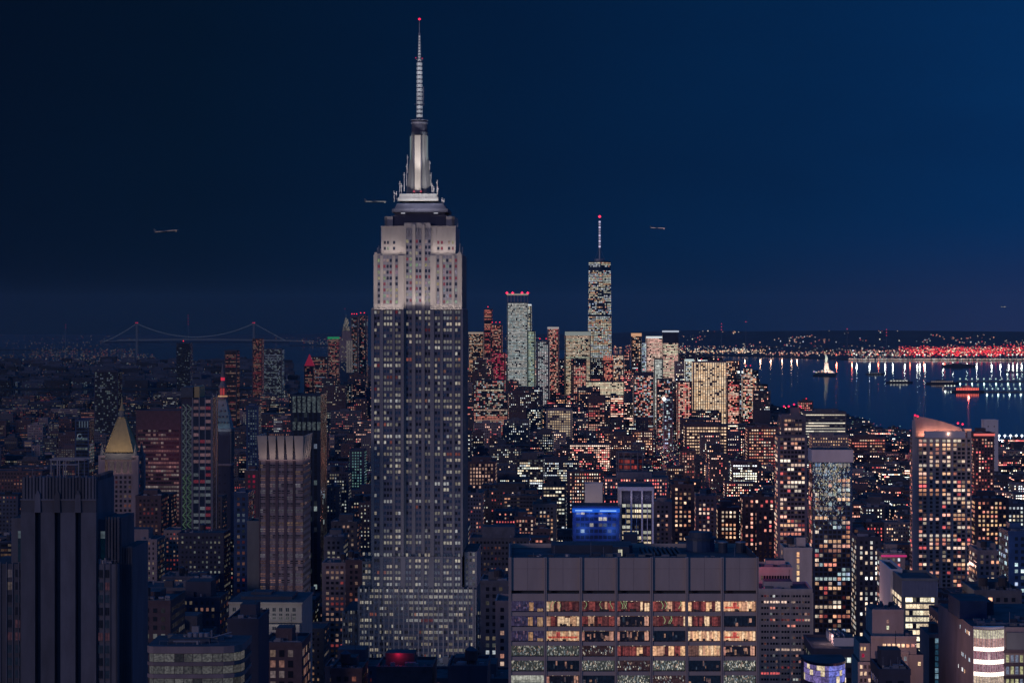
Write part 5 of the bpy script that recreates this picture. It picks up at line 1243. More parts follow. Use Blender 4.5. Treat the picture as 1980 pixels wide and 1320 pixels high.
def atrium_office():
    D = 720.0; K = D / F; x0 = wx(1882, D); loc = (x0, D, 0)
    root = empty('glass_corner_office', loc, 'office with bright curved glass corner atrium and striped terracotta floors', 'office building', None, 0)
    X_ = lambda p: (p - 1882) * K
    Z_ = lambda p: wz(p, D); b = MB()
    zt = Z_(1212)
    poly = [(0, 0), (X_(1940), .5), (X_(2080), .5), (X_(2080), 60), (.2, 60), (.6, 30)]
    b.prism(poly, 0, zt, 'mauve', 'roof')
    b.box(X_(1946), X_(2080), -.3, .499, Z_(1258), Z_(1222), 'pale'); 
    for y in (1255, 1281, 1305): b.box(X_(1940), X_(2080), -.7, .499, Z_(y + 6), Z_(y), 'brick')
    b.build('wall', root)
    rp = MB(); rp.box(X_(1880), X_(1934), 20, 40, zt, Z_(1176), 'blueglass', 'roof'); rp.box(X_(1900), X_(1960), 30, 50, zt, Z_(1186), 'darkmetal', 'roof'); rp.build('roof_plant', root)
    roof_clutter(root, 1.5, X_(2060), 2, 18, zt + .01, 40, 75)
    # curved atrium
    n = 12; arc = [(X_(1882) + X_(1941) * t, -2.4 * math.sin(math.pi * t) - .2) for t in np.linspace(0, 1, n + 1)]
    bands = [(1216, 1232, (.55, .50, .36), 'c'), (1232, 1249, (.40, .22, .20), 'd'), (1249, 1256.5, (2.4, 2.0, 1.7), 'f'), (1256.5, 1273, (.26, .12, .15), 'd'), (1273, 1281.5, (2.4, 2.0, 1.7), 'f'), (1281.5, 1297, (.26, .13, .16), 'd'), (1297, 1305, (2.4, 2.0, 1.7), 'f'), (1305, 1325, (.5, .38, .28), 'd')]
    r = random.Random(12)
    for (ya, yb, col, t) in bands:
        m = MB()
        for i in range(n):
            A, B = arc[i], arc[i + 1]; k = r.uniform(.75, 1.15) if t != 'f' else 1
            m.face([(*A, Z_(yb)), (*B, Z_(yb)), (*B, Z_(ya)), (*A, Z_(ya))], 'flat' if t == 'f' else 'room', tuple(v * k for v in col))
        m.build('light_band' if t == 'f' else 'atrium_glazing', root)
    ml = MB()
    for i, A in enumerate(arc): ml.box(A[0] - .06, A[0] + .06, A[1] - .15, A[1] - .03, Z_(1325), Z_(1214), 'white')
    tp = [(0, 0)] + [(a, c - .3) for a, c in arc] + [(X_(1941), .4)]; ml.prism(tp[::1], zt - .3, zt + .4, 'white', 'white'); ml.build('atrium_frame', root)
    for j, (ya, yb) in enumerate(((1266, 1280), (1288, 1303), (1312, 1326))):
        for i in range(8):
            m = MB(); xa = X_(1946 + i * 9); m.face([(xa, .43, Z_(yb)), (xa + .95, .43, Z_(yb)), (xa + .95, .43, Z_(ya)), (xa, .43, Z_(ya))], 'room', r.choice([(.35, .34, .18), (.12, .14, .2), (.5, .48, .28)]))
            m.build('window', root)
    # long left flank with a few lit openings
    P0, P1 = Vector((0, 0)), Vector((.6, 30)); d = (P1 - P0); L = d.length; d.normalize(); nn = Vector((-d.y, d.x)) ; nn = nn if nn.x < 0 else -nn
    for k in range(14):
        s = r.uniform(.05, .9) * L; zz = zt - r.choice([3.5, 8, 12, 17]) ; a = P0 + d * s + nn * .06; c = P0 + d * (s + r.uniform(.6, 1.6)) + nn * .06
        m = MB(); m.face([(c.x, c.y, zz), (a.x, a.y, zz), (a.x, a.y, zz + 1.2), (c.x, c.y, zz + 1.2)], 'room', r.choice([(.9, .9, .9), (.8, .45, .25), (.5, .6, .7)])); m.build('window', root)
    o = lamp('POINT', (x0 + X_(1911), D - 9, Z_(1275)), 1000, (1, .85, .75), 1.5)
    o = lamp('POINT', (x0 + X_(1960), D - 12, Z_(1240)), 900, (1, .8, .85), 1.5)
    reg(1850, 1980, 1212, D, 60, 'the office with the glowing glass corner')
atrium_office()
def violet_building():
    D = 700.0; K = D / F; x0 = wx(1606, D)
    root = empty('curved_violet_building', (x0, D + 14, 0), 'curved glass building glowing violet blue at the bottom edge', 'building', None, 0)
    Z_ = lambda p: wz(p, D); rr = 6.4; r = random.Random(77)
    P = [(rr * math.cos(t) * 1.0, rr * 1.6 * math.sin(t)) for t in np.linspace(math.pi, 2 * math.pi, 17)] + [(rr, 8), (-rr, 8)]
    b = MB(); b.prism(P, 0, Z_(1288), 'blueglass', 'roof'); b.prism([(x * 1.04, y * 1.04) for x, y in P], Z_(1288), Z_(1285), 'darkmetal', 'roof'); b.build('wall', root)
    for i in range(15):
        A, B = P[i], P[i + 1]
        for ya, yb in ((1291, 1300), (1301, 1311), (1312, 1325)):
            t = i / 15; c = (.10 + .1 * t, .12 + .1 * t, .40 + .35 * t) if t > .5 else (.16, .12, .32)
            if r.random() < .12: c = (.75, .6, .4)
            k = r.uniform(.5, 1.1); m = MB(); s = 1.012; m.face([(A[0] * s, A[1] * s, Z_(yb)), (B[0] * s, B[1] * s, Z_(yb)), (B[0] * s, B[1] * s, Z_(ya)), (A[0] * s, A[1] * s, Z_(ya))], 'room', tuple(v * k for v in c)); m.build('window', root)
    reg(1566, 1646, 1286, D, 20, 'the violet curved building')
violet_building()

# blue lit glass block, white columned block, round red block
def blue_group():
    tower('blue_lit_building', 'glass building washed in electric blue light along its roof edge', 'office building', 1107, 1198, 981, 1700, 34, 'blueglass', 'the electric blue building', maxind=60,
          win=dict(bay=3.4, fl=4.6, ww=2.8, wh=2.6, lit=.16, pal=[(.9, .8, .6), (.6, .8, .9)], mat='room', br=.9, merge=.3), roofbits=False,
          crown=lambda root, w, d, z, r: (lambda m: (m.box(-.2, w + .2, -.9, -.2, z - 3.4, z - .4, 'flat', c=(.01, .09, .55)), m.box(2, w * .42, -1.3, -1.0, z - 2.4, z - 1.6, 'flat', c=(.30, .55, .95)), m.box(w * .58, w * .93, -1.3, -1.0, z - 2.6, z - 1.8, 'flat', c=(.30, .55, .95)), m.build('blue_strip_light', root)))(MB()))
    for px_ in (1118, 1140, 1165, 1188): lamp('POINT', (wx(px_, 1700), 1688, wz(996, 1700)), 2300, (.05, .17, 1), 3)
    for px_ in (1125, 1180): lamp('POINT', (wx(px_, 1700), 1672, wz(1030, 1700)), 5200, (.06, .20, 1), 4)
    tower('blank_stair_block', 'tall blank grey service block behind the electric blue building', 'building', 1131, 1165, 937, 1760, 16, 'white', win=False, roofbits=False)
    lamp('POINT', (wx(1148, 1700), 1745, wz(972, 1745)), 900, (1, .72, .5), 1)
    tower('columned_block', 'block framed by tall white columns with rows of cream windows', 'office building', 1200, 1262, 948, 1720, 40, 'darkstone', 'the white columned block', maxind=80, roofbits=False,
          cap=8, win=dict(bay=3.2, fl=4.1, ww=2.7, wh=2.3, lit=.5, rowp=.45, pal=[(1, .8, .52), (.85, .85, .7)], br=.9, mat='room', merge=.4),
          crown=lambda root, w, d, z, r: (lambda m: ([m.box(w * i / 3 - .7, w * i / 3 + .7, -1.8, -.4, 20, z, 'white') for i in range(4)], [m.box(w * (i + .5) / 3 - .25, w * (i + .5) / 3 + .25, -1.0, -.4, 20, z - 12, 'white') for i in range(3)],
              [m.box(-1.9, -.4, d * i / 4, d * i / 4 + 1.2, 20, z, 'white') for i in range(5)], m.box(-2, w + .8, -2, d, z + .002, z + 3.0, 'white', 'roof'), m.build('columns', root)))(MB()))
    for t in (.17, .5, .83): lamp('POINT', (wx(1200 + 62 * t, 1720), 1716.5, wz(961, 1720)), 160, (.95, .85, 1), .5)
    r = random.Random(4)
    D = 2450.0; K = D / F; x0 = wx(1220, D); root = empty('round_red_building', (x0, D + 16, 0), 'rounded unfinished building frame glowing red inside behind the white columned block', 'building', None, 0)
    rr = 15; P = [(rr * math.cos(t), rr * math.sin(t)) for t in np.linspace(0, 6.283, 25)[:-1]]; b = MB(); b.prism([(x * .9, y * .9) for x, y in P], 0, wz(884, D), 'darkstone', 'roof')
    ys = [874, 886, 897, 908, 922, 941]
    for y in ys: b.prism(P, wz(y + 1.2, D), wz(y, D), 'metal', 'roof')
    b.build('wall', root); c = MB()
    for i in range(0, 24, 2): c.box(P[i][0] - .4, P[i][0] + .4, P[i][1] - .4, P[i][1] + .4, wz(941, D), wz(874, D), 'metal')
    c.build('columns', root)
    for i in range(13, 24):
        for j in range(1, 5):
            if r.random() < .72:
                A, B = [(x * .93, y * .93) for x, y in (P[i], P[(i + 1) % 24])]; k = r.uniform(.1, .9) * (1.0 if i < 20 else .35); m = MB(); col = (.75, .10, .08) if j < 4 else (1, .35, .2)
                for q in range(3):
                    t0, t1 = (q + .1) / 3, (q + .75) / 3; P_ = lambda t: (A[0] + (B[0] - A[0]) * t, A[1] + (B[1] - A[1]) * t); kk = k * r.choice([.1, .6, 1, 1.2])
                    m.face([(*P_(t0), wz(ys[j + 1] - 1.5, D)), (*P_(t1), wz(ys[j + 1] - 1.5, D)), (*P_(t1), wz(ys[j] + 3, D)), (*P_(t0), wz(ys[j] + 3, D))], 'room', tuple(v * kk * .8 for v in col))
                m.build('window', root)
    reg(1188, 1252, 873, D, 34, 'the round red lit building')
blue_group()
MID = dict(maxind=0)
def T(name, label, cat, *a, pal=PINK, lit=.4, bay=3.4, fl=3.6, ww=1.7, wh=1.9, rowp=.08, br=1.0, merge=.25, **k):
    tower(name, label, cat, *a, win=dict(bay=bay, fl=fl, ww=ww, wh=wh, lit=lit, rowp=rowp, pal=pal, br=br, merge=merge), **k)
T('hotel_building', 'brown stone block with tall arched bays right of the white columned block', 'building', 1263, 1299, 972, 1800, 30, 'mauve', lit=.03, phrase=None)
tower('apartment_tower', 'dark brick apartment block with amber windows above the middle of the concrete block', 'apartment tower', 1299, 1342, 938, 1850, 30, 'brick', 'the amber dotted brick block', maxind=60, tk=1, win=dict(bay=3.6, fl=3.7, ww=1.8, wh=1.9, lit=.34, pal=[(1, .42, .25), (1, .62, .4)], colp=.13, merge=.1))
T('apartment_building', 'grey block with pink windows right of the amber dotted brick block', 'apartment building', 1346, 1385, 960, 1900, 30, 'mauve', lit=.4, maxind=40, tk=1)
T('office_building', 'low office with two bright cream floors far right behind the concrete block', 'office building', 1388, 1430, 983, 1950, 30, 'brick', pal=WARM, rowp=.5, maxind=30)
T('arched_loft', 'brick loft building with a row of arched lit windows right of the tallest tower', 'loft building', 904, 958, 893, 2700, 40, 'brick', 'the arched brick loft', pal=[(1, .6, .45)], lit=.85, bay=3.6, ww=2.0, wh=2.6, fl=4.4)
T('stone_office', 'pale stone office with cornice and lit top windows, centre of the low blocks', 'office building', 1030, 1076, 976, 2100, 30, 'pale', 'the pale stone office', lit=.35, pal=WARM, tk=1)
T('brick_warehouse', 'pink brick warehouse with tight rows of windows left of the pale stone office', 'warehouse', 995, 1034, 1000, 2000, 28, 'brick', lit=.6, ww=1.5, bay=2.6)
T('hip_roofed_hall', 'small red hall just above the left roof edge of the concrete block', 'hall', 1030, 1064, 1024, 1950, 26, 'brick', lit=.12)
T('round_corner_block', 'grey corner block with sparse lit top storey, above the left end of the concrete block', 'building', 938, 1002, 1030, 1700, 34, 'greybrick', lit=.2, pal=WARM, tk=2)
T('loft_building', 'grey classical loft block with dark windows between the tallest tower and the concrete block', 'loft building', 929, 982, 1126, 1150, 30, 'greybrick', lit=.06, pal=OFFI, maxind=60, tk=1)
T('setback_block', 'plain mauve block low beside the right foot of the tallest tower', 'building', 958, 984, 1165, 1050, 26, 'mauve', lit=.1, maxind=20)
T('residential_tower', 'red lit speckled tower on the avenue above the amber dotted brick block', 'tower', 1315, 1346, 872, 3100, 30, 'brick', 'the red speckled tower', lit=.5, pal=REDS + PINK, red=1)
T('residential_tower', 'blank dark tower with faint windows left of the balconied tower', 'tower', 1344, 1362, 890, 2700, 26, 'brownbrick', lit=.15)
T('cream_lit_office', 'squat cream lit office block among the low roofs below the frame crowned tower', 'office building', 1056, 1106, 792, 4300, 50, 'mauve', 'the squat cream lit office', lit=.85, pal=[(1, .72, .42), (1, .8, .55)], bay=4.4, ww=3.0, wh=2.6, fl=4.6)
T('narrow_office', 'narrow dark roofed office with amber floors below the low cream lit office', 'office tower', 1137, 1170, 765, 4400, 40, 'brick', lit=.6, pal=PINK, bay=4.4, ww=3, wh=2.4, fl=4.6, cap=12)
T('long_office', 'long low office with two bright rows of square amber windows', 'office building', 1324, 1408, 822, 3900, 50, 'brick', 'the long low amber office', lit=.92, pal=[(1, .66, .42)], bay=4.6, ww=3.2, wh=2.4, fl=5.4)
T('long_office', 'long low building with red and white top windows left of the balconied tower', 'office building', 1445, 1503, 826, 3700, 50, 'brick', lit=.8, pal=REDS + WARM, bay=4, ww=2.4, fl=5)
T('terraced_office', 'terraced riverside office with long cream light bands behind the balconied tower', 'office building', 1556, 1636, 797, 4300, 70, 'greybrick', 'the riverside office with light bands', pal=[(1, .86, .66), (.95, .88, .72)], lit=.25, rowp=.6, bay=5, ww=4.9, wh=1.8, fl=5.2, merge=.8)
T('brick_office', 'red brick office with small lit grid behind the riverside office with light bands', 'office building', 1546, 1572, 776, 4700, 40, 'brick', lit=.75, pal=PINK, bay=4, ww=2.6, fl=4.6, red=1)
T('school_building', 'wide brick building with cream lit wings right of the riverside office', 'building', 1646, 1712, 846, 3900, 60, 'brick', 'the wide brick building near the river', lit=.55, pal=WARM + REDS, bay=4.4, ww=3, fl=5)
T('plain_building', 'dim block with small yellowish windows below the riverside office', 'building', 1570, 1640, 842, 3600, 50, 'mauve', lit=.3, pal=AMB, bay=4, fl=5)
T('hotel_tower', 'dark tower with pink lit top line right behind the sail roofed tower', 'tower', 1884, 1922, 838, 2600, 36, 'brick', 'the dark tower with the pink top line', lit=.35, pal=REDS + PINK, crown=band_crown((.8, .16, .14), 2.5), cap=4)
tower('grey_service_block', 'pale blank block standing alone near the pier', 'building', 1903, 1930, 813, 3400, 26, 'white', win=dict(bay=9, fl=9, ww=1.6, wh=1.6, lit=.15, pal=OFFI), phrase='the pale blank block', roofbits=False)
T('office_building', 'brown office with many bright amber windows right of the sail roofed tower', 'office building', 1886, 1950, 965, 1850, 34, 'brick', 'the amber office right of the sail tower', lit=.62, rowp=.3, pal=AMB + PINK[:2], maxind=80)
T('office_building', 'office with pale bands of windows at the right edge above the blue haze', 'office building', 1946, 1990, 975, 2000, 34, 'greybrick', lit=.4, rowp=.5, pal=OFFI, maxind=40)
T('stone_block', 'grey block with a row of bright white windows lower right of the sail roofed tower', 'building', 1890, 1948, 1066, 1450, 34, 'mauve', lit=.25, rowp=.1, pal=WARM, maxind=50, tk=1)
T('blue_washed_tower', 'tall dark block washed in blue light near the right edge', 'building', 1950, 1992, 1030, 1250, 30, 'blueglass', 'the blue washed block', lit=.2, pal=COOL, maxind=40)
lamp('POINT', (wx(1958, 1180), 1200, wz(1060, 1200)), 14000, (.14, .36, 1), 4)
lamp('POINT', (wx(1915, 1120), 1100, wz(1120, 1100)), 7000, (.14, .36, 1), 4)
T('rooftop_block', 'long blue tinted roof block behind the office with the glowing glass corner', 'building', 1884, 1975, 1145, 1000, 34, 'greybrick', lit=.12, pal=WARM, maxind=40, tk=2)
T('brick_tower', 'orange brick block between the slim brown brick tower and the ribbed metal office', 'building', 1815, 1852, 1190, 900, 26, 'brick', lit=.05, maxind=20)
T('low_block', 'small dark block with red diagonal sign lights at the bottom edge', 'building', 1700, 1760, 1300, 640, 20, 'darkstone', lit=.0)
T('brown_tower', 'brown tower with small windows between the tallest tower and the flared crown tower', 'building', 640, 690, 1010, 1800, 34, 'brownbrick', lit=.3, maxind=40)
T('brick_tower', 'red lit brick tower with tall window column left of the tallest tower', 'building', 668, 700, 1085, 1450, 30, 'brick', lit=.3, maxind=40, tk=1)
T('office_block', 'low office with pale window bands left of the brown tower', 'office building', 626, 664, 1040, 1600, 30, 'greybrick', lit=.2, rowp=.4, pal=CREAM, maxind=40)
T('dark_apartment_tower', 'very dark tower with a few lit windows right of the lattice strip', 'apartment tower', 372, 412, 1120, 1450, 26, 'darkstone', lit=.3, maxind=50)
T('brick_building', 'dark red brick block with few windows left of the green zigzag tower', 'building', 255, 330, 1165, 950, 34, 'brick', 'the dark red brick block', lit=.08, pal=CREAM, maxind=50, tk=1)
T('brick_building', 'brick block with bright window clusters below the red office block', 'building', 262, 312, 960, 1900, 30, 'brick', lit=.5, maxind=40)
T('apartment_building', 'slim teal tinted tower between the red lantern tower and the flared crown tower', 'apartment tower', 452, 480, 955, 1500, 28, 'blueglass', lit=.25, pal=COOL + PINK, maxind=40)
T('blue_hotel', 'pale blue lit narrow tower behind the flared crown tower on its left', 'tower', 476, 500, 785, 3200, 28, 'blueglass', lit=.5, rowp=.3, pal=COOL, br=.8)
T('magenta_lit_block', 'small block glowing magenta left of the flared crown tower', 'building', 473, 500, 912, 1600, 20, 'brick', lit=.7, pal=[(.9, .03, .12), (.6, .02, .08)], br=1.4)

tower('red_lit_roof_block', 'low block with a red glowing rooftop terrace at the foot of the tallest tower', 'building', 728, 836, 1293, 870, 26, 'brick', 'the red glowing terrace', win=False)
lamp('POINT', (wx(768, 870), 876, wz(1293, 870) + 5), 420, (1, .03, .10), .6)
tower('tank_roof_block', 'dark low block carrying a round water tank at the foot of the tallest tower', 'building', 866, 942, 1291, 860, 26, 'darkstone', win=False, tk=2)
tower('pale_low_block', 'pale low block with a lit roof edge left of the red glowing terrace', 'building', 640, 700, 1296, 880, 24, 'brick', maxind=20, win=dict(bay=3, fl=3.5, ww=1.6, wh=1.8, lit=.5, pal=PINK), tk=1)

# ================================================================== water, land, roads
def ground(px, py): D = EYE * F / (py - HY); return ((px - CX) / F * D, D)
def slab_land(name, pts, z0, z1, m='land'):
    P = [ground(*p) for p in pts]
    area = sum(P[i][0] * P[(i + 1) % len(P)][1] - P[(i + 1) % len(P)][0] * P[i][1] for i in range(len(P)))
    if area < 0: P = P[::-1]
    b = MB(); b.prism(P, z0, z1, m); return struct(b.build(name)), P
wm = bpy.data.materials.new('water'); wm.use_nodes = True; t_ = wm.node_tree; pb = t_.nodes['Principled BSDF']
pb.inputs['Base Color'].default_value = (.0012, .008, .028, 1); pb.inputs['Roughness'].default_value = .08; pb.inputs['IOR'].default_value = 1.30
nz = t_.nodes.new('ShaderNodeTexNoise'); nz.inputs['Scale'].default_value = .004; nz.inputs['Detail'].default_value = 4; tcw = t_.nodes.new('ShaderNodeTexCoord'); t_.links.new(tcw.outputs['Object'], nz.inputs['Vector'])
mrw = t_.nodes.new('ShaderNodeMapRange'); mrw.inputs[3].default_value = .050; mrw.inputs[4].default_value = .075; t_.links.new(nz.outputs[0], mrw.inputs[0]); t_.links.new(mrw.outputs[0], pb.inputs['Roughness'])
M['water'] = wm
b = MB(); b.face([(-16000, -2000, -1.5), (16000, -2000, -1.5), (16000, 34500, -1.5), (-16000, 34500, -1.5)], 'water'); struct(b.build('water'))
MAN = [(-1100, 1900), (3200, 1900), (2500, 885), (2080, 868), (1905, 862), (1760, 848), (1700, 836), (1640, 812), (1560, 800), (1500, 797), (1472, 786), (1400, 776), (1250, 772), (1000, 772), (700, 772), (560, 768), (-1100, 768)]
_, MANW = slab_land('ground', MAN, -1.4, 0.0)
slab_land('far_borough_ground', [(-900, 752), (560, 752), (560, 716), (300, 700), (190, 688), (-900, 688)], -1.4, 2.0)
slab_land('far_shore_ground', [(1310, 686), (1480, 689), (1640, 695), (2300, 698), (2300, 654), (1250, 654), (1250, 684)], -1.4, 3.0)
slab_land('far_west_ground', [(-900, 676), (190, 676), (190, 655), (-900, 655)], -1.4, 3.0)
slab_land('far_island_ground', [(560, 668), (1240, 676), (1240, 655), (560, 655)], -1.4, 3.0)
def inpoly(x, y, P):
    c = False
    for i in range(len(P)):
        x0, y0 = P[i]; x1, y1 = P[i - 1]
        if (y0 > y) != (y1 > y) and x < (x1 - x0) * (y - y0) / (y1 - y0) + x0: c = not c
    return c
# far hills
def hills(name, pts, D, dep):
    b = MB()
    for i in range(len(pts) - 1):
        (a, ya), (c, yb) = pts[i], pts[i + 1]; xa, xb = wx(a, D), wx(c, D); za, zb = wz(ya, D), wz(yb, D)
        b.face([(xa, D, 2.9), (xb, D, 2.9), (xb, D + dep, zb), (xa, D + dep, za)], 'land'); b.face([(xb, D + 2 * dep, 2.9), (xa, D + 2 * dep, 2.9), (xa, D + dep, za), (xb, D + dep, zb)], 'land')
    struct(b.build(name))
hills('hills', [(1180, 648), (1300, 643), (1380, 641), (1500, 643), (1620, 642), (1760, 641), (1900, 642), (2100, 644)], 21000, 2500)
hills('hills', [(-200, 650), (60, 648), (200, 649), (420, 650), (620, 646), (760, 648), (1000, 647), (1200, 650)], 26000, 2000)

# avenue that runs towards the downtown point, with traffic
cosg, sing = math.cos(GRID), math.sin(GRID)
def AV(v, off): return (136 + off + math.tan(-GRID) * v, v)
b = MB(); p0, p1 = AV(700, 0), AV(5000, 0)
b.face([(p0[0] - 13, p0[1], .05), (p0[0] + 13, p0[1], .05), (p1[0] + 13, p1[1], .05), (p1[0] - 13, p1[1], .05)], 'asphalt'); struct(b.build('avenue'))
b = MB(); v = 2000
while v < 4900:
    for o in (-5, 0, 5):
        a = AV(v, o); c = AV(v + 8, o); b.face([(a[0] - .12, a[1], .056), (a[0] + .12, a[1], .056), (c[0] + .12, c[1], .056), (c[0] - .12, c[1], .056)], 'pale')
    v += 20
struct(b.build('road_markings'))
for s, nm in ((-16, 'pavement'), (16, 'pavement')):
    b = MB(); P = [(p0[0] + s - 3, p0[1]), (p0[0] + s + 3, p0[1]), (p1[0] + s + 3, p1[1]), (p1[0] + s - 3, p1[1])]; b.prism(P, 0.002, .15, 'greybrick'); struct(b.build(nm))
def make_car():
    o = empty('car', (0, 0, 0), 'car', 'car'); m = MB()
    m.box(-.9, .9, -2.2, 2.2, .35, .95, 'darkmetal'); m.prism([(-.8, -1.2), (.8, -1.2), (.8, 1.6), (-.8, 1.6)], .951, 1.45, 'darkglass', 'darkmetal', [(-.7, -.6), (.7, -.6), (.7, 1.2), (-.7, 1.2)]); m.build('body', o)
    for x in (-.85, .85):
        for y in (-1.4, 1.4): w_ = MB(); w_.tube((x - .1, y, .35), (x + .1, y, .35), .35, 'darkstone', 10); w_.build('wheel', o)
    for x in (-.6, .6):
        h = MB(); h.box(x - .45, x + .45, -2.6, -2.21, .3, 1.1, 'flat', c=(2.2, 1.9, 1.5)); h.build('headlight', o)
        h = MB(); h.box(x - .45, x + .45, 2.21, 2.5, .3, 1.1, 'flat', c=(1.6, .05, .05)); h.build('tail_light', o)
    return o
def copy_tree(o, parent=None):
    c = o.copy(); COL.objects.link(c); c.parent = parent
    for ch in [x for x in o.children]: copy_tree(ch, c)
    return c
car = make_car(); rr_ = random.Random(14); cars = []
for i in range(64):
    v = 2350 + i * 36 + rr_.uniform(-9, 9); lane = (-8, -3, 3, 8)[i % 4]; c = car if i == 0 else copy_tree(car); p = AV(v, lane); c.location = (p[0], p[1], .06)
    c.rotation_euler = (0, 0, GRID + (0 if lane < 0 else math.pi)); c['group'] = 'cars driving along the avenue'
    c['label'] = 'oncoming car with white headlights on the avenue toward downtown' if lane < 0 else 'car showing red tail lights on the avenue toward downtown'
def make_lamp():
    o = empty('street_lamp', (0, 0, 0), 'tall street lamp with glowing head lining the avenue', 'street lamp', 'street lamps along the avenue'); m = MB()
    m.tube((0, 0, 0), (0, 0, 9), .16, 'metal', 6, r2=.09); m.tube((0, 0, 9), (1.8, 0, 9.6), .08, 'metal', 5); m.build('pole', o)
    m = MB(); m.box(1.2, 2.8, -.7, .7, 9.3, 9.9, 'flat', c=(1.8, 1.1, .6)); m.build('lamp_head', o); return o
ls_ = make_lamp()
for i in range(40):
    c = ls_ if i == 0 else copy_tree(ls_); s = -14 if i % 2 else 14; p = AV(2300 + i * 62, s); c.location = (p[0], p[1], .15); c.rotation_euler = (0, 0, 0 if s < 0 else math.pi)
for v in (2900, 3300, 3700, 4000, 4300, 4600):
    p = AV(v, 0); lamp('POINT', (p[0], p[1], 16), 42000, (1, .32, .22), 3)  # unseen lamps added over the avenue for a reddish glow

# ================================================================== suspension bridge far out
def bridge():
    D = 17000.0; x0 = wx(378, D); K = D / F
    root = empty('suspension_bridge', (x0, D, 0), 'long suspension bridge with lamp beads along its cables at the left horizon', 'bridge')
    X_ = lambda p: (p - 378) * K
    Z_ = lambda p: wz(p, D)
    for p in (265, 491):
        m = MB()
        for y in (-16, 16):
            m.box(X_(p) - 7, X_(p) + 7, y - 5, y + 5, -1.4, Z_(625.5), 'steel')
        for zz in (Z_(628), Z_(640)): m.box(X_(p) - 6, X_(p) + 6, -11, 11, zz - 6, zz, 'steel')
        o = m.build('pylon', root); beacon(o, [(X_(p) - 6, -18, Z_(624)), (X_(p) + 6, -18, Z_(624))], 5.5, (.45, .02, .05))
    d = MB(); pts = []
    for p in range(195, 621, 6):
        y = 656.5 + ((p - 378) / 190.) ** 2 * 2.6 - (0 if p < 500 else (p - 500) * .004); pts.append((X_(p), Z_(y)))
    for (a, za), (c, zc) in zip(pts, pts[1:]):
        k = len(d.v); d.v += [(a, -15, za - 6), (c, -15, zc - 6), (c, -15, zc), (a, -15, za), (a, 15, za - 6), (c, 15, zc - 6), (c, 15, zc), (a, 15, za)]
        for f in ((0, 1, 2, 3), (5, 4, 7, 6), (3, 2, 6, 7), (1, 0, 4, 5)): d.f.append(tuple(k + q for q in f)); d.m.append(d.slot('steel')); d.c.append((0, 0, 0))
    d.build('deck', root)
    dl = MB()
    for i, p in enumerate(np.arange(228, 606, 2.6)):
        y = 656.5 + ((p - 378) / 190.) ** 2 * 2.6; dl.ball(X_(p), -15, Z_(y - .9), 2.5, 'flat', (.085, .085, .095))
    stuff(dl.build('deck_lamps', root))
    cab = MB(); bd = MB()
    def cy_(p):
        if p < 265: return 625.5 + (265 - p) / 65 * 36 - 6 * math.sin(math.pi * (265 - p) / 65) * -.4
        if p > 491: return 625.5 + (p - 491) / 61 * 33
        u = (p - 378) / 113; return 651.5 - 26 * u * u
    prev = None
    for p in np.arange(200, 553, 2.9):
        q = (X_(p), Z_(cy_(p)))
        for y in (-16, 16):
            if prev: cab.tube((prev[0], y, prev[1]), (q[0], y, q[1]), 1.0, 'steel', 4)
        bd.ball(q[0], -16, q[1] + 1, 2.7, 'flat', (.12, .135, .16)); prev = q
        if 230 < p < 530:
            for y in (-16,): cab.tube((q[0], y, q[1]), (q[0], y, Z_(657)), .5, 'steel', 3)
    cab.build('cable', root); stuff(bd.build('cable_lamps', root))
bridge()

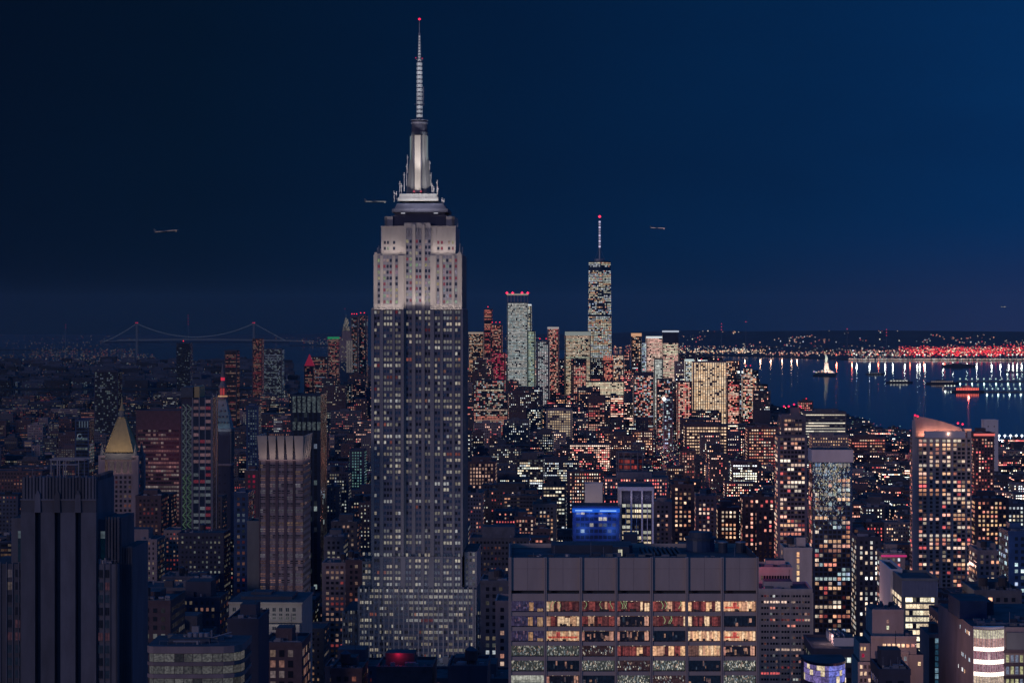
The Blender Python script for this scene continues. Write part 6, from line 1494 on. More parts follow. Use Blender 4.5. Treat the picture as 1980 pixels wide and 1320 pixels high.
# ================================================================== statue on its island
slab_land('island_ground', [(1572, 726), (1614, 727), (1618, 722), (1600, 719), (1578, 721)], -1.4, 3)
def statue():
    D = 10900.0; K = D / F; x0 = wx(1597.5, D)
    root = empty('statue', (x0, D, 1), 'floodlit robed statue raising a torch on a tall pedestal on the small island', 'statue')
    m = MB()
    pts = [(30 * math.cos(t) * (1 if i % 2 else .78), 30 * math.sin(t) * (1 if i % 2 else .78)) for i, t in enumerate(np.linspace(0, 6.283, 23)[:-1])]
    m.prism(pts, 0, 14, 'pale'); m.prism([(-14, -14), (14, -14), (14, 14), (-14, 14)], 14, 24, 'pale', None, [(-12, -12), (12, -12), (12, 12), (-12, 12)]); m.prism([(-10.5, -10.5), (10.5, -10.5), (10.5, 10.5), (-10.5, 10.5)], 24, 46, 'pale', None, [(-8.5, -8.5), (8.5, -8.5), (8.5, 8.5), (-8.5, 8.5)]); m.box(-9.5, 9.5, -9.5, 9.5, 46, 49, 'pale'); m.build('pedestal', root)
    V_ = [(0, 0, 49, 7.5), (0, 0, 58, 6.6), (0, 0, 68, 6.0), (0, 0, 76, 5.4), (0, 0, 82, 4.4), (0, 0, 85.5, 2.2), (0, 0, 90, 2.9), (0, 0, 93, 1.6), (-4, 0, 83.5, 2.2), (-6.2, -1, 89, 1.8), (-7, -1.5, 96, 1.4), (4.4, -1, 81, 2.4), (5.2, -3, 74, 1.9), (3.5, -5, 70, 1.6)]
    E_ = [(0, 1), (1, 2), (2, 3), (3, 4), (4, 5), (5, 6), (6, 7), (4, 8), (8, 9), (9, 10), (4, 11), (11, 12), (12, 13)]
    me = bpy.data.meshes.new('figure'); me.from_pydata([v[:3] for v in V_], E_, []); o = bpy.data.objects.new('figure', me); COL.objects.link(o); o.parent = root; me.materials.append(M['copper'])
    for v in range(len(V_)): pass
    V_ = [(a, b_, c_, d_ * 1.18) for a, b_, c_, d_ in V_]
    sk = o.modifiers.new('skin', 'SKIN')
    me.skin_vertices or None
    if not me.skin_vertices: bpy.context.view_layer.update()
    for i, v in enumerate(V_):
        if me.skin_vertices: me.skin_vertices[0].data[i].radius = (v[3], v[3] * .85)
    if me.skin_vertices: me.skin_vertices[0].data[0].use_root = True
    o.modifiers.new('sub', 'SUBSURF').render_levels = 1
    c = MB()
    for i in range(7): a = math.pi * i / 6; c.tube((0, 0, 91), (4.6 * math.cos(a), -1, 91 + 4.6 * math.sin(a)), .4, 'copper', 4, r2=.1)
    c.build('crown', root); c = MB(); c.box(4, 8, -6.6, -5.6, 67, 76, 'copper'); c.build('tablet', root)
    c = MB(); c.cyl(-7, -1.5, 1.4, 97, 99, 'gold', 8, r2=2); c.ball(-7, -1.5, 101.5, 2.8, 'flat', (1.3, 1.0, .55)); c.build('torch', root)
    o = lamp('SPOT', (x0 - 20, D - 90, 5), 1200000, (1, .90, .70), 2, spot=R(75)); aim(o, (x0, D, 72))
    o = lamp('SPOT', (x0 + 25, D - 70, 5), 1500000, (1, .5, .3), 2, spot=R(80)); aim(o, (x0, D, 30))
statue()
r_ = random.Random(40)
b = MB()
for i in range(24): x = wx(r_.uniform(1573, 1613), 10850); b.ball(x, 10850 + r_.uniform(-60, 60), r_.uniform(5, 12), r_.uniform(1.5, 3.2), 'flat', tuple(v * r_.uniform(.3, .9) for v in r_.choice([(1, .9, .7), (.9, .9, 1)])))
tag(b.build('island_lamps'), 'scattered small lamps on the statue island', 'lamps', kind='stuff')

# ================================================================== harbour beyond: cranes, lamp masts, ferries, piers
def lamp_mast(px, D, h, col, e, rad, lab, pt=True):
    x = wx(px, D); root = empty('lamp_mast', (x, D, 3), lab, 'lamp mast', 'lamp masts along the far port quay'); m = MB()
    m.tube((0, 0, 0), (0, 0, h), .8, 'metal', 5, r2=.4); m.build('pole', root); m = MB(); m.ball(0, 0, h, rad, 'flat', tuple(v * 1.2 for v in col)); m.build('lamp_head', root)
    if pt: lamp('POINT', (x, D - rad - 3, h + 3), e, col, 4.0, name='quay_lamp')
SW = [(1656, 1), (1681, 1), (1711, .9), (1726, 1), (1749, 1), (1773, .8), (1778, .8), (1788, 1), (1823, 1), (1842, 1), (1869, 1), (1888, 1), (1917, 1), (1934, .9), (1950, .7), (1958, .7), (1966, .8), (1975, .8)]
for i, (p, k) in enumerate(SW):
    lamp_mast(p, 14300, 34, (.85, .92, .80), 4e4 * k, 6, 'white lamp mast on the far port quay with a long streak on the water')
for p, k in ((1617, 1.2), (1647, 1), (1698, .6), (1786, .8), (1759, .3), (1826, .3)): lamp_mast(p, 14600, 30, (1, .16, .09), 5e4 * k, 6, 'red lamp mast on the far port quay with a red streak on the water')
for p, k in ((1470, .5), (1490, .35), (1530, .4), (1541, .4), (1512, .3), (1440, .3)): lamp_mast(p, 15700, 26, (1, .6, .38), 6e4 * k, 5, 'small amber lamp mast on the far shore left of the statue')
# bright strip of quay and red flooded container yard
b = MB(); r_ = random.Random(41)
for i in range(520):
    px = r_.uniform(1642, 2010); D = r_.uniform(14350, 14600); k = r_.uniform(.15, .8); x = wx(px, D); s = r_.uniform(1.5, 5); b.box(x - s, x + s, D, D + 4, 3, 3 + r_.uniform(3, 7), 'flat', c=tuple(v * k for v in r_.choice([(1, .75, .6), (.9, .9, .85), (1, .55, .45)])))
tag(b.build('quay_lights'), 'dense small lights strung along the far port quay', 'lights', kind='stuff')
b = MB()
for i in range(1500):
    px = 1738 + 270 * r_.random() ** .9; D = r_.uniform(15200, 19500); z = r_.uniform(4, 34); k = r_.uniform(.25, 1.9) * (1 if D < 18000 else .7); s = r_.uniform(1.8, 4.6); x = wx(px, D)
    b.box(x - s, x + s, D, D + 4, z, z + s * 1.5, 'flat', c=tuple(v * k for v in r_.choice([(1, .03, .05), (1, .05, .06), (1, .10, .08), (1.3, .85, .6), (1, .03, .07)])))
tag(b.build('container_yard_lights'), 'mass of red and orange yard lights behind the far port quay', 'lights', kind='stuff')
# quay cranes
def crane(px, D, sc, lab):
    root = empty('quay_crane', (wx(px, D), D, 3), lab, 'crane', 'cranes on the far port quay'); m = MB()
    for x in (-12, 12):
        for y in (0, 20): m.box(x - 1.5, x + 1.5, y - 1.5, y + 1.5, 0, 42 * sc, 'steel')
    m.box(-13, 13, -1, 21, 40 * sc, 43 * sc, 'steel'); m.build('portal', root); m = MB(); m.box(-2, 2, -45, 30, 43 * sc, 46 * sc, 'steel'); m.tube((0, 5, 46 * sc), (0, 5, 66 * sc), 1.2, 'steel', 4); m.tube((0, 5, 66 * sc), (0, -40, 46 * sc), .6, 'steel', 4); m.build('boom', root)
    beacon(root, [(0, 5, 69 * sc)], 4.5, (1.3, .06, .08))
for i, (p, s) in enumerate(((1746, 1.1), (1752, 1), (1760, .9), (1838, .9), (1876, 1.0), (1948, 1.35), (1955, 1.4), (1962, 1.3))): crane(p, 14450, s, 'dockside crane with a red lamp on the far port quay')
def boat(name, px, py, L, lab, cat, col, lit, n=12, tall=1.0, e=0):
    x, D = ground(px, py + .001); root = empty(name, (x, D, -1.4), lab, cat); h = L * .05
    m = MB(); m.prism([(-L / 2, 0), (-L * .42, -L * .09), (L * .40, -L * .09), (L / 2, 0), (L * .40, L * .09), (-L * .42, L * .09)], 0, h, 'darkmetal', None, [(-L / 2 - h * .4, 0), (-L * .43, -L * .1), (L * .42, -L * .1), (L / 2 + h * .4, 0), (L * .42, L * .1), (-L * .43, L * .1)]); m.build('hull', root)
    m = MB(); m.box(-L * .38, L * .36, -L * .07, L * .07, h, h * 2.2 * tall, 'darkmetal'); m.box(-L * .2, L * .1, -L * .05, L * .05, h * 2.2 * tall, h * 3.0 * tall, 'darkmetal'); m.tube((0, 0, h * 3 * tall), (0, 0, h * 4.5 * tall), L * .01, 'metal', 5); m.build('cabin', root)
    for i in range(n):
        k = MB(); u = -L * .36 + L * .7 * i / n; k.box(u, u + L * .7 / n * .6, -L * .09, -L * .0705, h * 1.15, h * 2.0 * tall, 'flat', c=tuple(v * lit for v in col)); k.build('window', root)
    if e: lamp('POINT', (x, D - L * .15, h * 3), e, col, 3, name='cabin_lamp')
boat('ferry', 1871, 757, 118, 'red lit ferry crossing the water below the port', 'ferry', (1, .16, .12), 1.1, 14, 1.3, 2e4)
boat('moored_ship', 1692, 723, 90, 'pale lit boat moored left of the dark anchored ship', 'boat', (.8, .85, .8), .4, 5, .7, 400)
boat('moored_ship', 1739, 739, 110, 'dark ship with several white deck lights in the middle of the water', 'ship', (.85, .85, .75), .7, 6, .9, 300)
boat('barge', 1854, 708, 190, 'long dark barge anchored under the port lights', 'barge', (.3, .2, .2), .05, 4, .6)
boat('ferry', 1822, 741, 130, 'pinkish lit ship right of the middle, above the red ferry', 'ship', (1, .75, .65), .3, 12, .8, 700)
def pier(px0, px1, py, n, lab, col, k, e=0, h=9):
    (xa, D), (xb, _) = ground(px0, py), ground(px1, py); root = empty('lit_pier', ((xa + xb) / 2, D, -1.4), lab, 'pier'); L = xb - xa
    m = MB(); m.box(-L / 2, L / 2, -8, 8, 0, 3.2, 'greybrick'); m.build('deck', root)
    for i in range(n):
        u = -L / 2 + L * (i + .5) / n; m = MB(); m.tube((u, -6, 3.2), (u, -6, 3.2 + h), .3, 'metal', 4); m.ball(u, -6, 3.2 + h, 2.6 + D / 9000, 'flat', tuple(v * k for v in col)); m.build('lamp_post', root)
    if e:
        for i in range(0, n, 2): lamp('POINT', (xa + L * (i + .5) / n, D - 9, 8), e, col, 3, name='pier_lamp')
pier(1850, 2000, 737, 13, 'long row of greenish pier lamps below the red container lights', (.65, .95, .75), 1.0, 3e3)
pier(1824, 1848, 751, 4, 'short pier with white lamps just left of the red ferry', (.85, .95, .8), .9, 2e3)
pier(1902, 2000, 757, 9, 'white lamp lined pier right of the red ferry', (.7, .95, .85), 1.0, 2.5e3)
pier(1942, 2000, 719, 6, 'mixed lamp pier high at the right edge of the water', (.7, 1, .8), .9, 3e3)
# sports pier with floodlights on the near shore
def sport_pier():
    D = 4560.0; x0 = wx(1926, D); root = empty('sports_pier', (x0, D, 0), 'flat lit pier hall under a row of brilliant white floodlights at the right', 'pier building'); K = D / F
    m = MB(); m.box(0, 90 * K, 0, 60, 0, 16, 'white', 'pale'); m.build('hall', root)
    for i in range(8):
        m = MB(); x = (6 + 11 * i) * K; m.tube((x, 2, 16), (x, 2, wz(842, D)), .4, 'metal', 5); m.ball(x, 0, wz(842, D), 3.0, 'flat', (2.2, 2.4, 2.3)); m.build('floodlight', root)
        if i % 2 == 0: lamp('POINT', (x0 + x, D - 8, wz(846, D)), 90000, (.9, 1, .9), 2)
    for i in range(40): pass
    m = MB(); m.box(1, 89 * K, -.5, -.1, 2, 12, 'room', c=(.40, .42, .33)); m.build('glazing', root)
    ANCH.append((1950, 850, 'the floodlit pier'))
sport_pier()
# shoreline masts at the horizon
for p, y, n in ((1395, 626, 3), (1442, 622, 1), (1638, 636, 1), (1714, 637, 3), (127, 628, 2), (364, 610, 4), (667, 597, 1)):
    D = 20000.0; root = empty('radio_mast', (wx(p, D), D, 3), 'thin radio mast with red lamps on the horizon, ' + {1395: 'right of downtown', 1442: 'second one right of downtown', 1638: 'above the statue', 1714: 'between statue and port', 127: 'at the far left', 364: 'between the bridge pylons', 667: 'left of the tallest tower'}[p], 'radio mast')
    m = MB(); zt = wz(y, D); m.tube((0, 0, 0), (0, 0, zt - 3), 2.2, 'steel', 4, r2=.8); m.build('lattice', root)
    beacon(root, [(0, -3, zt - 3 - i * 26) for i in range(n)], 5 if p > 800 else 5, (.9, .05, .1) if p > 800 else (.16, .01, .03))

# aircraft
def plane(px, py, D, lab, k, s=1.0, tilt=0):
    c = W(px, py, D); root = empty('airliner', c, lab, 'aeroplane'); root.rotation_euler = (0, tilt, 0); root.scale = (s,) * 3; m = MB()
    m.tube((-19, 0, 0), (14, 0, 0), 1.5, 'steel', 8); m.tube((14, 0, 0), (19, 0, .4), 1.5, 'steel', 8, r2=.4); m.build('fuselage', root)
    for sg in (-1, 1): m = MB(); m.prism([(-3, 0), (3, 0), (-5, 17 * sg), (-8, 17 * sg)][::sg], -.2, .2, 'steel'); m.build('wing', root)
    m = MB(); m.prism([(-19, -.3), (-14, -.3), (-14, .3), (-19, .3)], 1, 5.5, 'steel', None, [(-20, -.2), (-18, -.2), (-18, .2), (-20, .2)]); m.box(-19, -16, -6, 6, .6, .9, 'steel'); m.build('tail', root)
    m = MB(); 
    for x in np.arange(-17, 15, 2.6): m.box(x, x + 2.0, -1.95, -1.72, -.1, .6, 'flat', c=tuple(v * 1.8 for v in k))
    m.build('cabin_windows', root)
    m = MB(); m.ball(15, -1.5, -1.5, 1.0, 'flat', tuple(v * 2 for v in k)); m.build('landing_light', root)
plane(322, 447, 5200, 'airliner with cabin lights in the dark sky at the far left', (.12, .08, .07), 1.5, R(-5))
plane(727, 390, 4700, 'airliner with cabin lights just left of the tallest tower crown', (.22, .19, .17), 1.25)
plane(1272, 441, 5200, 'airliner with pinkish lights right of the tallest downtown tower', (.40, .25, .24), .95, R(2))
plane(1940, 593, 7000, 'small airliner low in the sky at the right edge', (.9, .75, .5), .4)

# ================================================================== ordinary city blocks
def visible_top(D, h): return HY + (EYE - h) / D * F
fr = random.Random(202)
cands = []
occ = []
for (D, a, b_, yt, dep, xa, xb) in RECTS: occ.append((min(xa, xb) - 6, max(xa, xb) + 6, D - 10, D + dep + 12))
def blocked(x0, x1, y0, y1):
    for (a, b_, c, d) in occ:
        if x0 < b_ and x1 > a and y0 < d and y1 > c: return True
    return False
v = 760.0
while v < 6850:
    xmax = 1080 / F * v + 90; u = -xmax - 40
    dep = fr.uniform(24, 32)
    while u < xmax:
        g = fr.random()
        wd_ = fr.uniform(14, 26) if g < .4 else (fr.uniform(24, 42) if g < .85 else fr.uniform(42, 70))
        if v > 4300: wd_ *= 1.25
        x0, x1 = u, u + wd_; u = x1 + (fr.uniform(0.3, 3) if fr.random() < .75 else fr.uniform(8, 16))
        av = (136 + math.tan(-GRID) * v)
        if x0 < av + 19 and x1 > av - 19: continue
        ctr = (x0 + x1) / 2; px = CX + ctr / v * F
        if not inpoly(ctr, v, MANW) or not inpoly(x1, v, MANW) or not inpoly(x1, v + 35, MANW): continue
        q = fr.random()
        if v < 1100: h = fr.uniform(35, 85) if q < .7 else fr.uniform(85, 112)
        elif v < 1650: h = fr.uniform(30, 75) if q < .75 else fr.uniform(75, 118)
        elif v < 2500: h = fr.uniform(22, 60) if q < .8 else fr.uniform(60, 105)
        elif v < 3600: h = fr.uniform(14, 34) if q < .82 else fr.uniform(34, 66)
        elif v < 4900: h = fr.uniform(12, 30) if q < .8 else fr.uniform(30, 68)
        else:
            h = fr.uniform(20, 60) if q < .5 else fr.uniform(60, 120)
            if 900 < px < 1420 and q > .7 and v > 5300: h = fr.uniform(110, 165)
            if px < 620: h *= .45
            if 620 < px < 720: h *= 1.1
        if px > 1480: h = min(h, 60 if v < 2500 else 34)
        if px > 1480 and v > 4300: h = min(h, 22)
        if px < 300 and v > 2400: h *= .8
        if px < 330 and v < 1100: h *= .7
        yt = visible_top(v, h)
        if 250 < px < 700 and v < 1000: h = min(h, 70)
        if 1460 < px and v < 1000: h = min(h, 75)
        if v < 1290 and 600 < px < 985: h = min(h, EYE - (1290 - HY) * v / F)
        if v < 1000 and px > 1500: h = min(h, EYE - (1278 - HY) * v / F)
        if h < 10: continue
        if blocked(x0, x1, v, v + dep): continue
        cands.append(dict(x0=x0, x1=x1, D=v, dep=dep, h=h, px=px))
    v += 44 if v < 2500 else (56 if v < 4200 else 70)
# which of them show, and how large
Wb, Hb = 990, 660
ids = np.full((Hb, Wb), -1, dtype=np.int32)
items = [(c['D'], CX + c['x0'] / c['D'] * F, CX + c['x1'] / c['D'] * F, visible_top(c['D'], c['h']), i) for i, c in enumerate(cands)]
items += [(D, a, b_, yt, -2) for (D, a, b_, yt, dep, xa, xb) in RECTS]
items.sort(key=lambda t: -t[0])
for (D, a, b_, yt, i) in items:
    a_, b2, y_ = int(round(a / 2)), int(round(b_ / 2)), int(round(yt / 2))
    if b2 <= 0 or a_ >= Wb or y_ >= Hb: continue
    ids[max(0, y_):, max(0, a_):min(Wb, b2)] = i
cnt = np.bincount(ids[ids >= 0].ravel(), minlength=len(cands))
vis0 = [i for i in range(len(cands)) if cnt[i] > 0]
seen = set(vis0)
for cxo in (-70, -35, 35, 70):       # blocks that only show from a step to the side join the mass of small blocks
    ids2 = np.full((Hb, Wb + 160), -1, dtype=np.int32); its = []
    for i, c in enumerate(cands): its.append((c['D'], CX + (c['x0'] - cxo) / c['D'] * F, CX + (c['x1'] - cxo) / c['D'] * F, visible_top(c['D'], c['h'] - 6), i))
    for (D, a, b_, yt, dep, xa, xb) in RECTS: its.append((D, a - cxo / D * F, b_ - cxo / D * F, yt, -2))
    its.sort(key=lambda t: -t[0])
    for (D, a, b_, yt, i) in its:
        a_, b2, y_ = int(round(a / 2)) + 80, int(round(b_ / 2)) + 80, int(round(yt / 2))
        if b2 <= 0 or a_ >= Wb + 160 or y_ >= Hb: continue
        ids2[max(0, y_):, max(0, a_):b2] = i
    seen |= set(np.unique(ids2[ids2 >= 0]).tolist())
vis = sorted(seen)
order = sorted(vis0, key=lambda i: -cnt[i]); single = set(order[:285])
print('city blocks', len(cands), 'seen', len(vis))
WALLS = ['brick', 'brownbrick', 'greybrick', 'mauve', 'brick', 'brownbrick', 'darkstone']
PALN = {'amber': WARM, 'pink': PINK, 'white': OFFI, 'red': REDS + PINK, 'mixed': MIXP}
def panes(c, r, fc, lit, pal, near):
    w, h, dep, D = c['x1'] - c['x0'], c['h'], c['dep'], c['D']
    fl = 3.5; k = 1.0 if D < 3000 else (1.05 if D < 4200 else 1.25)
    bay = r.uniform(2.3, 3.3) * (1 if D < 3600 else 1.25); fl2 = fl * (1 if D < 4000 else 1.35)
    z0 = max(2, h - (70 if D < 1700 else 46)); q = r.random(); wmul, rp = (1, .05) if q < .7 else ((1.7, .35) if q < .88 else (.7, 0))
    kw = dict(bay=bay, fl=fl2, ww=min(bay * (.8 if wmul < 1.5 else .94), r.uniform(.95, 1.4) * k * wmul), wh=min(fl2 * .7, r.uniform(1.3, 1.8) * k), lit=lit, rowp=rp, pal=pal, br=1.2 + (1.6 if D > 2600 else (.8 if D > 1800 else .1)), off=.1 + D / 20000, merge=.25)
    fc.wall((0, 0), (1, 0), (0, -1), w, z0, h - .6, **kw)
    if c['px'] < 1150: fc.wall((w, 0), (0, 1), (1, 0), dep, z0, h - .6, **kw)
    else: fc.wall((0, dep), (0, -1), (-1, 0), dep, z0, h - .6, **kw)
def shape(mb, c, r, wall):
    w, h, dep, D = c['x1'] - c['x0'], c['h'], c['dep'], c['D']
    mb.box(0, w, 0, dep, 0, h, wall, 'roof')
    if D < 4200:
        p = .5
        for (a, b_, y0, y1) in ((-.1, w + .1, -.1, p), (-.1, w + .1, dep - p, dep + .1), (-.1, p, p, dep - p), (w - p, w + .1, p, dep - p)): mb.box(a, b_, y0, y1, h - .5, h + .9, wall)
        if D < 1700:
            for z in np.arange(h - 7.1, 4, -r.choice([7, 10.5, 14])): mb.box(-.25, w + .25, -.25, dep + .25, z, z + .45, wall)
            for _ in range(r.randint(4, 9)):
                a, y, q = r.uniform(.05, .9) * w, r.uniform(.05, .8) * dep, r.uniform(.5, 1.3); mb.box(a, a + q, y, y + q, h + .003, h + r.uniform(.8, 2), 'metal')
        for _ in range(r.randint(1, 3)):
            a = r.uniform(.08, .7) * w; q = r.uniform(2, 5); y = r.uniform(.15, .6) * dep; mb.box(a, min(w - .6, a + q), y, y + q, h + .002 + r.random() * .01, h + r.uniform(2, 4.2), r.choice(['brownbrick', 'metal', wall]), 'roof')
        if r.random() < .35 and w > 18:     # penthouse setback
            mb.box(w * .2, w * .75, dep * .3, dep * .85, h + .004, h + r.uniform(4, 9), wall, 'roof')
    elif r.random() < .5: mb.box(w * .3, w * .6, dep * .3, dep * .6, h + .002, h + 4, wall, 'roof')
def litlevel(c, r):
    q = r.random()
    return (.10 if c['D'] > 1800 else 0) + r.uniform(.05, .15) if q < .30 else (r.uniform(.15, .35) if q < .75 else r.uniform(.4, .75))
used = {}
ORD = ['nearest', 'second', 'third', 'fourth', 'fifth', 'sixth', 'seventh', 'eighth', 'ninth', 'tenth', 'eleventh', 'twelfth', 'thirteenth', 'fourteenth', 'fifteenth', 'sixteenth', 'seventeenth', 'eighteenth']
todo = []
for i in single:
    c = cands[i]; ys, xs = np.nonzero(ids == i); c['cx'], c['cy'] = xs.mean() * 2, ys.mean() * 2; c['n'] = len(xs)
    best = min(ANCH, key=lambda a: math.hypot(a[0] - c['cx'], a[1] - c['cy'])); dx, dy = c['cx'] - best[0], c['cy'] - best[1]
    dr = ('right of' if dx > 0 else 'left of') if abs(dx) > abs(dy) else ('below' if dy > 0 else 'above')
    todo.append((best[2], dr, math.hypot(dx, dy), i))
todo.sort(); rank = {}; labs = {}
for ph, dr, d, i in todo:
    k = rank.get((ph, dr), 0); rank[(ph, dr)] = k + 1; labs[i] = (ph, dr, k)
NAMES = {'low': 'low block', 'mid': 'block', 'tall': 'tall block'}
trng = random.Random(5)
for i in vis:
    c = cands[i]; r = random.Random(1000 + i)
    c['lit'] = litlevel(c, r); c['pal'] = r.choice(['amber', 'pink', 'pink', 'white', 'white', 'red', 'mixed', 'mixed']); c['wall'] = r.choice(WALLS)
massb = MB()
for i in vis:
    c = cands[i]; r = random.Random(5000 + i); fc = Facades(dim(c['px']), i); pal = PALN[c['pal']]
    if i in single:
        ph, dr, k = labs[i]; w = c['x1'] - c['x0']; loc = (c['x0'], c['D'], 0)
        o_ = MB(); shape(o_, c, r, c['wall']); panes(c, r, fc, c['lit'], pal, True)
        root = empty('city_building', loc, None, 'building', 'ordinary blocks filling the city between the towers', GRID); o_.build('wall', root)
        q = MB()
        for p, cc, m, f_ in fc.q: q.face(p, 'glow', cc)
        if fc.q: stuff(q.build('windows', root))
        tkn = 0
        if c['D'] < 3300 and r.random() < .4:
            t = MB(); tank(t, w * r.uniform(.2, .8), c['dep'] * .12 + 2, c['h'] + .01); t.build('water_tank', root); tkn = 1
        size = 'narrow' if w < 22 else ('wide' if w > 42 else 'mid-sized')
        tone = {'brick': 'reddish', 'brownbrick': 'brown', 'greybrick': 'grey', 'mauve': 'mauve', 'darkstone': 'near-black'}[c['wall']]
        ltx = 'almost unlit' if c['lit'] < .12 else ('sparsely %s lit' % c['pal'] if c['lit'] < .35 else 'densely %s lit' % c['pal'])
        ordn = ORD[k] if k < len(ORD) else 'farthest'
        root['label'] = '%s %s block, %s, %s %s %s' % (size, tone, ltx, ordn, {'left of': 'left of', 'right of': 'right of', 'below': 'below', 'above': 'above'}[dr], ph)
        if len(root['label'].split()) > 16: root['label'] = root['label'].replace('mid-sized ', '').replace(' lit,', ',')
    else:
        t = MB(); shape(t, c, r, 'mass'); panes(c, r, fc, c['lit'], pal, False)
        for p, cc, m, f_ in fc.q: t.face(p, 'glow', cc)
        n0 = len(massb.v)
        for (x, y, z) in t.v: massb.v.append((c['x0'] + x * cosg - y * sing, c['D'] + x * sing + y * cosg, z))
        remap = [massb.slot(m) for m in t.mats]
        massb.f += [tuple(n0 + q for q in f) for f in t.f]; massb.m += [remap[q] for q in t.m]; massb.c += t.c
tag(massb.build('distant_city_blocks'), 'countless small lit blocks packed between the named towers', 'city blocks', kind='stuff')

# ================================================================== lights and low blocks on the far shores
def far_lights(name, lab, regions, seed):
    b = MB(); r = random.Random(seed)
    for (pa, pb, ya, yb, n, pal, s0, s1, k0, k1, boxes) in regions:
        for _ in range(n):
            px, py = r.uniform(pa, pb), r.uniform(ya, yb); x, D = ground(px, py); z0 = 2.5 if D > 7000 else .1
            if boxes and r.random() < .25:
                w_ = r.uniform(14, 50); b.box(x - w_, x + w_, D, D + 30, z0, z0 + r.uniform(8, 34), 'mass', 'roof')
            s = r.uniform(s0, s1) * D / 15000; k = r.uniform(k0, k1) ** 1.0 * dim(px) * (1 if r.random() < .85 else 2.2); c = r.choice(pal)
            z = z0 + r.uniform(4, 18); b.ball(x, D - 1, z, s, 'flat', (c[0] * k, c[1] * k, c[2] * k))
    tag(b.build(name), lab, 'lights', kind='stuff')
GEN = WARM + PINK + OFFI + [(.8, .9, 1)]
far_lights('far_shore_lights', 'scattered warm and white lights over the far shore right of downtown', [
    (1312, 1480, 679, 686, 170, WARM + [(1, .9, .6)], 2.4, 5.6, .2, 1.3, 0), (1312, 1470, 660, 678, 150, GEN, 2, 4.2, .2, 1.1, 0), (1480, 1650, 684, 690, 110, WARM + PINK, 2.4, 5, .2, 1.0, 0),
    (1470, 1740, 662, 684, 120, GEN, 2, 4.2, .15, 1.0, 1), (1440, 1990, 656, 674, 90, GEN + REDS * 2, 2, 4.2, .2, 1.1, 0), (1180, 1320, 662, 682, 130, REDS + WARM, 3, 6, .2, .9, 0), (1640, 1740, 680, 694, 150, GEN + REDS, 2.5, 6, .2, .9, 0)], 71)
b = MB(); r = random.Random(72)      # lights up on the far hills
hc = [(r.uniform(1300, 1990), r.random()) for _ in range(34)]
for _ in range(190):
    q = r.choice(hc); px = q[0] + r.gauss(0, 11); t = min(1, max(0, q[1] + r.gauss(0, .06))); D = 21000 + 2400 * t; topz = wz(642.5, 23500); z = 3 + (topz - 3) * (D - 21000) / 2500 + 8; x = wx(px, D); s = r.uniform(3.5, 8); k = r.uniform(.15, .9); c = r.choice(GEN + REDS * 2); b.ball(x, D - 8, z + r.uniform(0, 14), s, 'flat', tuple(v * k for v in c))
tag(b.build('hillside_lights'), 'pin prick lights on the dark hills along the right horizon', 'lights', kind='stuff')
b = MB()
for _ in range(150):
    px = r.choice([r.uniform(530, 640), r.uniform(0, 260), r.uniform(880, 1240)]); D = r.uniform(26000, 27800); z = 3 + (wz(648, 28000) - 3) * (D - 26000) / 2000 + 10; x = wx(px, D); s = r.uniform(4, 8); k = r.uniform(.3, 1.2) * dim(px); c = r.choice(REDS + WARM); b.ball(x, D - 8, z, s, 'flat', tuple(v * k for v in c))
tag(b.build('horizon_lights'), 'faint reddish lights along the left horizon behind the bridge', 'lights', kind='stuff')
far_lights('far_borough_lights', 'dim pale and red lights spread over the low borough at the left', [
    (-60, 560, 700, 752, 2300, GEN + COOL * 3, 2.2, 5.5, .25, 1.1, 1), (-60, 300, 689, 702, 420, GEN, 2.5, 6, .2, 1.0, 0), (-60, 195, 658, 676, 90, WARM, 3, 6, .2, .8, 0), (60, 260, 676, 690, 160, REDS + GEN, 2.5, 6, .2, 1.0, 0), (570, 700, 657, 667, 80, GEN, 3, 6, .2, 1.0, 0), (0, 170, 742, 752, 300, COOL, 3, 7, .4, 1.2, 0)], 73)
b = MB(); r = random.Random(74)      # street glow specks inside the near city
for _ in range(11000):
    v = r.uniform(1700, 5600); x = (r.uniform(-1, 1) if r.random() < .5 else r.uniform(-.1, 1)) * 1000 / F * v
    if not inpoly(x, v, MANW): continue
    px = CX + x / v * F; c = r.choice([(1, .10, .12), (1, .85, .7), (.8, .9, 1), (1, .4, .2), (1, .7, .4), (.6, 1, .8)]); k = r.uniform(.4, 1.8) * dim(px); s = r.uniform(.26, .58) * v / 3000; b.ball(x, v, r.uniform(8, 36 if v < 3500 else 26), s, 'flat', tuple(q * k for q in c))
tag(b.build('rooftop_lamps'), 'tiny roof and street lamps sprinkled through the city blocks', 'lights', kind='stuff')

# unseen lamps added between blocks for warm street glow
gr_ = random.Random(9)
for i in range(44):
    v = gr_.uniform(1300, 4400); x = gr_.uniform(-.6, 1) * 900 / F * v; px = CX + x / v * F
    if not inpoly(x, v, MANW): continue
    lamp('POINT', (x, v, gr_.uniform(20, 42)), 16000 * dim(px) * v / 2000, gr_.choice([(1, .30, .22), (1, .42, .28), (1, .10, .16), (1, .6, .4), (.5, .7, 1)]), 2, name='added_street_glow')

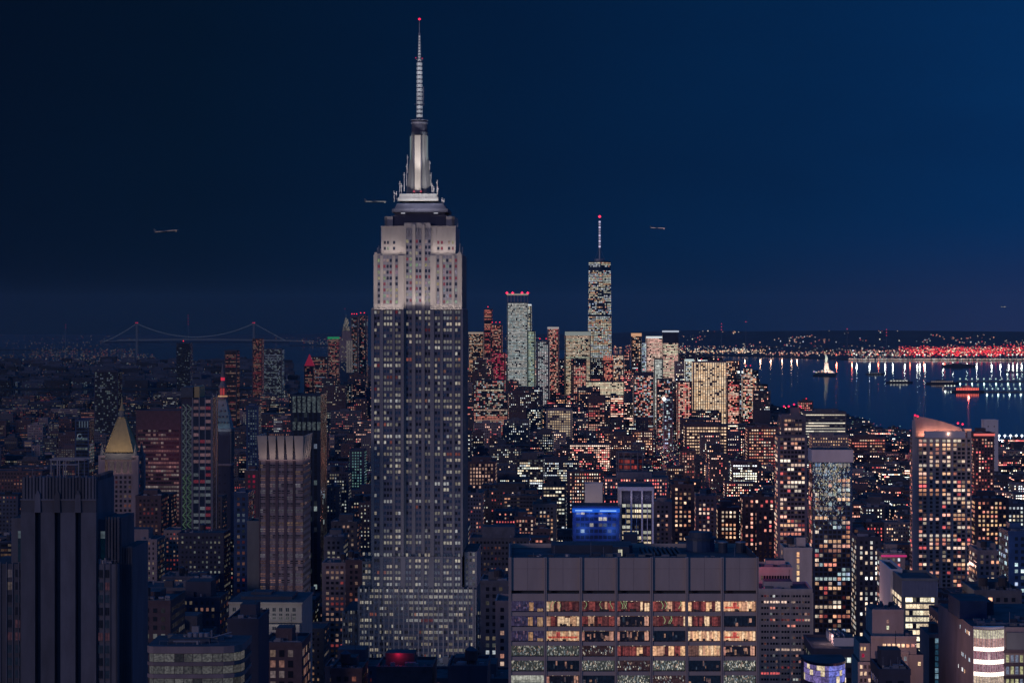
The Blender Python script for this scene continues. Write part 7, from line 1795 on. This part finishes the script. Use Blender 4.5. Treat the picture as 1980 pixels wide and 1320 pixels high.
# unseen lamps added to brighten near walls and roofs, mostly at lower right
for (p, y, D, e, c) in ((1600, 1225, 920, 600, (1, .55, .45)), (1655, 1180, 1080, 3000, (1, .6, .5)), (1740, 1260, 735, 1900, (1, .62, .5)), (1790, 1210, 840, 1900, (1, .7, .6)), (1700, 1300, 700, 500, (1, .35, .3)), (1830, 1270, 660, 1500, (1, .6, .5)),
                        (1900, 1130, 1150, 3500, (.6, .7, 1)), (1560, 1000, 1500, 3500, (1, .45, .35)), (1690, 1090, 1330, 3500, (1, .6, .5)), (1860, 1090, 1500, 4200, (1, .5, .4)), (1500, 930, 2000, 2500, (1, .3, .3)), (700, 1290, 900, 260, (1, .25, .25)), (770, 1300, 900, 240, (1, .1, .15))):
    lamp('POINT', tuple(W(p, y, D)), e * (2.6 if p > 1480 else 1), c, 1.5, name='added_street_glow')

# dark park trees
def make_tree(seed):
    r = random.Random(seed); o = empty('tree', (0, 0, 0), 'dark leafy tree in the unlit park strip among the low roofs', 'tree', 'dark park trees among the low roofs'); m = MB()
    m.tube((0, 0, 0), (0, 0, 7), .5, 'bark', 6, r2=.3)
    for k in range(5): a = k * 1.26; m.tube((0, 0, 5 + k * .5), (3.5 * math.cos(a), 3.5 * math.sin(a), 10 + k), .22, 'bark', 4, r2=.08)
    m.build('trunk', o); m = MB()
    cl = [(r.gauss(0, 3.2), r.gauss(0, 3.2), 12 + r.gauss(0, 2.6)) for _ in range(16)]
    for _ in range(420):
        c = r.choice(cl); p = Vector(c) + Vector((r.gauss(0, 1.3), r.gauss(0, 1.3), r.gauss(0, 1.1))); a = Vector((r.gauss(0, 1), r.gauss(0, 1), r.gauss(0, 1))).normalized() * .7; b2 = a.orthogonal().normalized() * .5
        m.face([p - a, p - b2, p + a, p + b2], 'foliage')
    m.build('crown', o); return o
tr0 = make_tree(3); tr = random.Random(33)
for i in range(26):
    o = tr0 if i == 0 else copy_tree(tr0); v = tr.uniform(3300, 3900); x = wx(tr.uniform(985, 1110), v); o.location = (x, v, 0); s = tr.uniform(1.6, 2.6); o.scale = (s, s, s); o.rotation_euler = (0, 0, tr.uniform(0, 6))

# ================================================================== the air
hm = bpy.data.materials.new('haze_air'); hm.use_nodes = True; ht = hm.node_tree; ht.nodes.clear()
ho = ht.nodes.new('ShaderNodeOutputMaterial'); hv = ht.nodes.new('ShaderNodeVolumePrincipled'); hv.inputs['Color'].default_value = (.74, .86, 1.0, 1)
hv.inputs['Density'].default_value = 6.5e-6; hv.inputs['Anisotropy'].default_value = .2; ht.links.new(hv.outputs[0], ho.inputs['Volume']); M['haze_air'] = hm
b = MB(); b.box(-17000, 17000, -300, 35500, -2.6, 640, 'haze_air'); stuff(b.build('haze'))
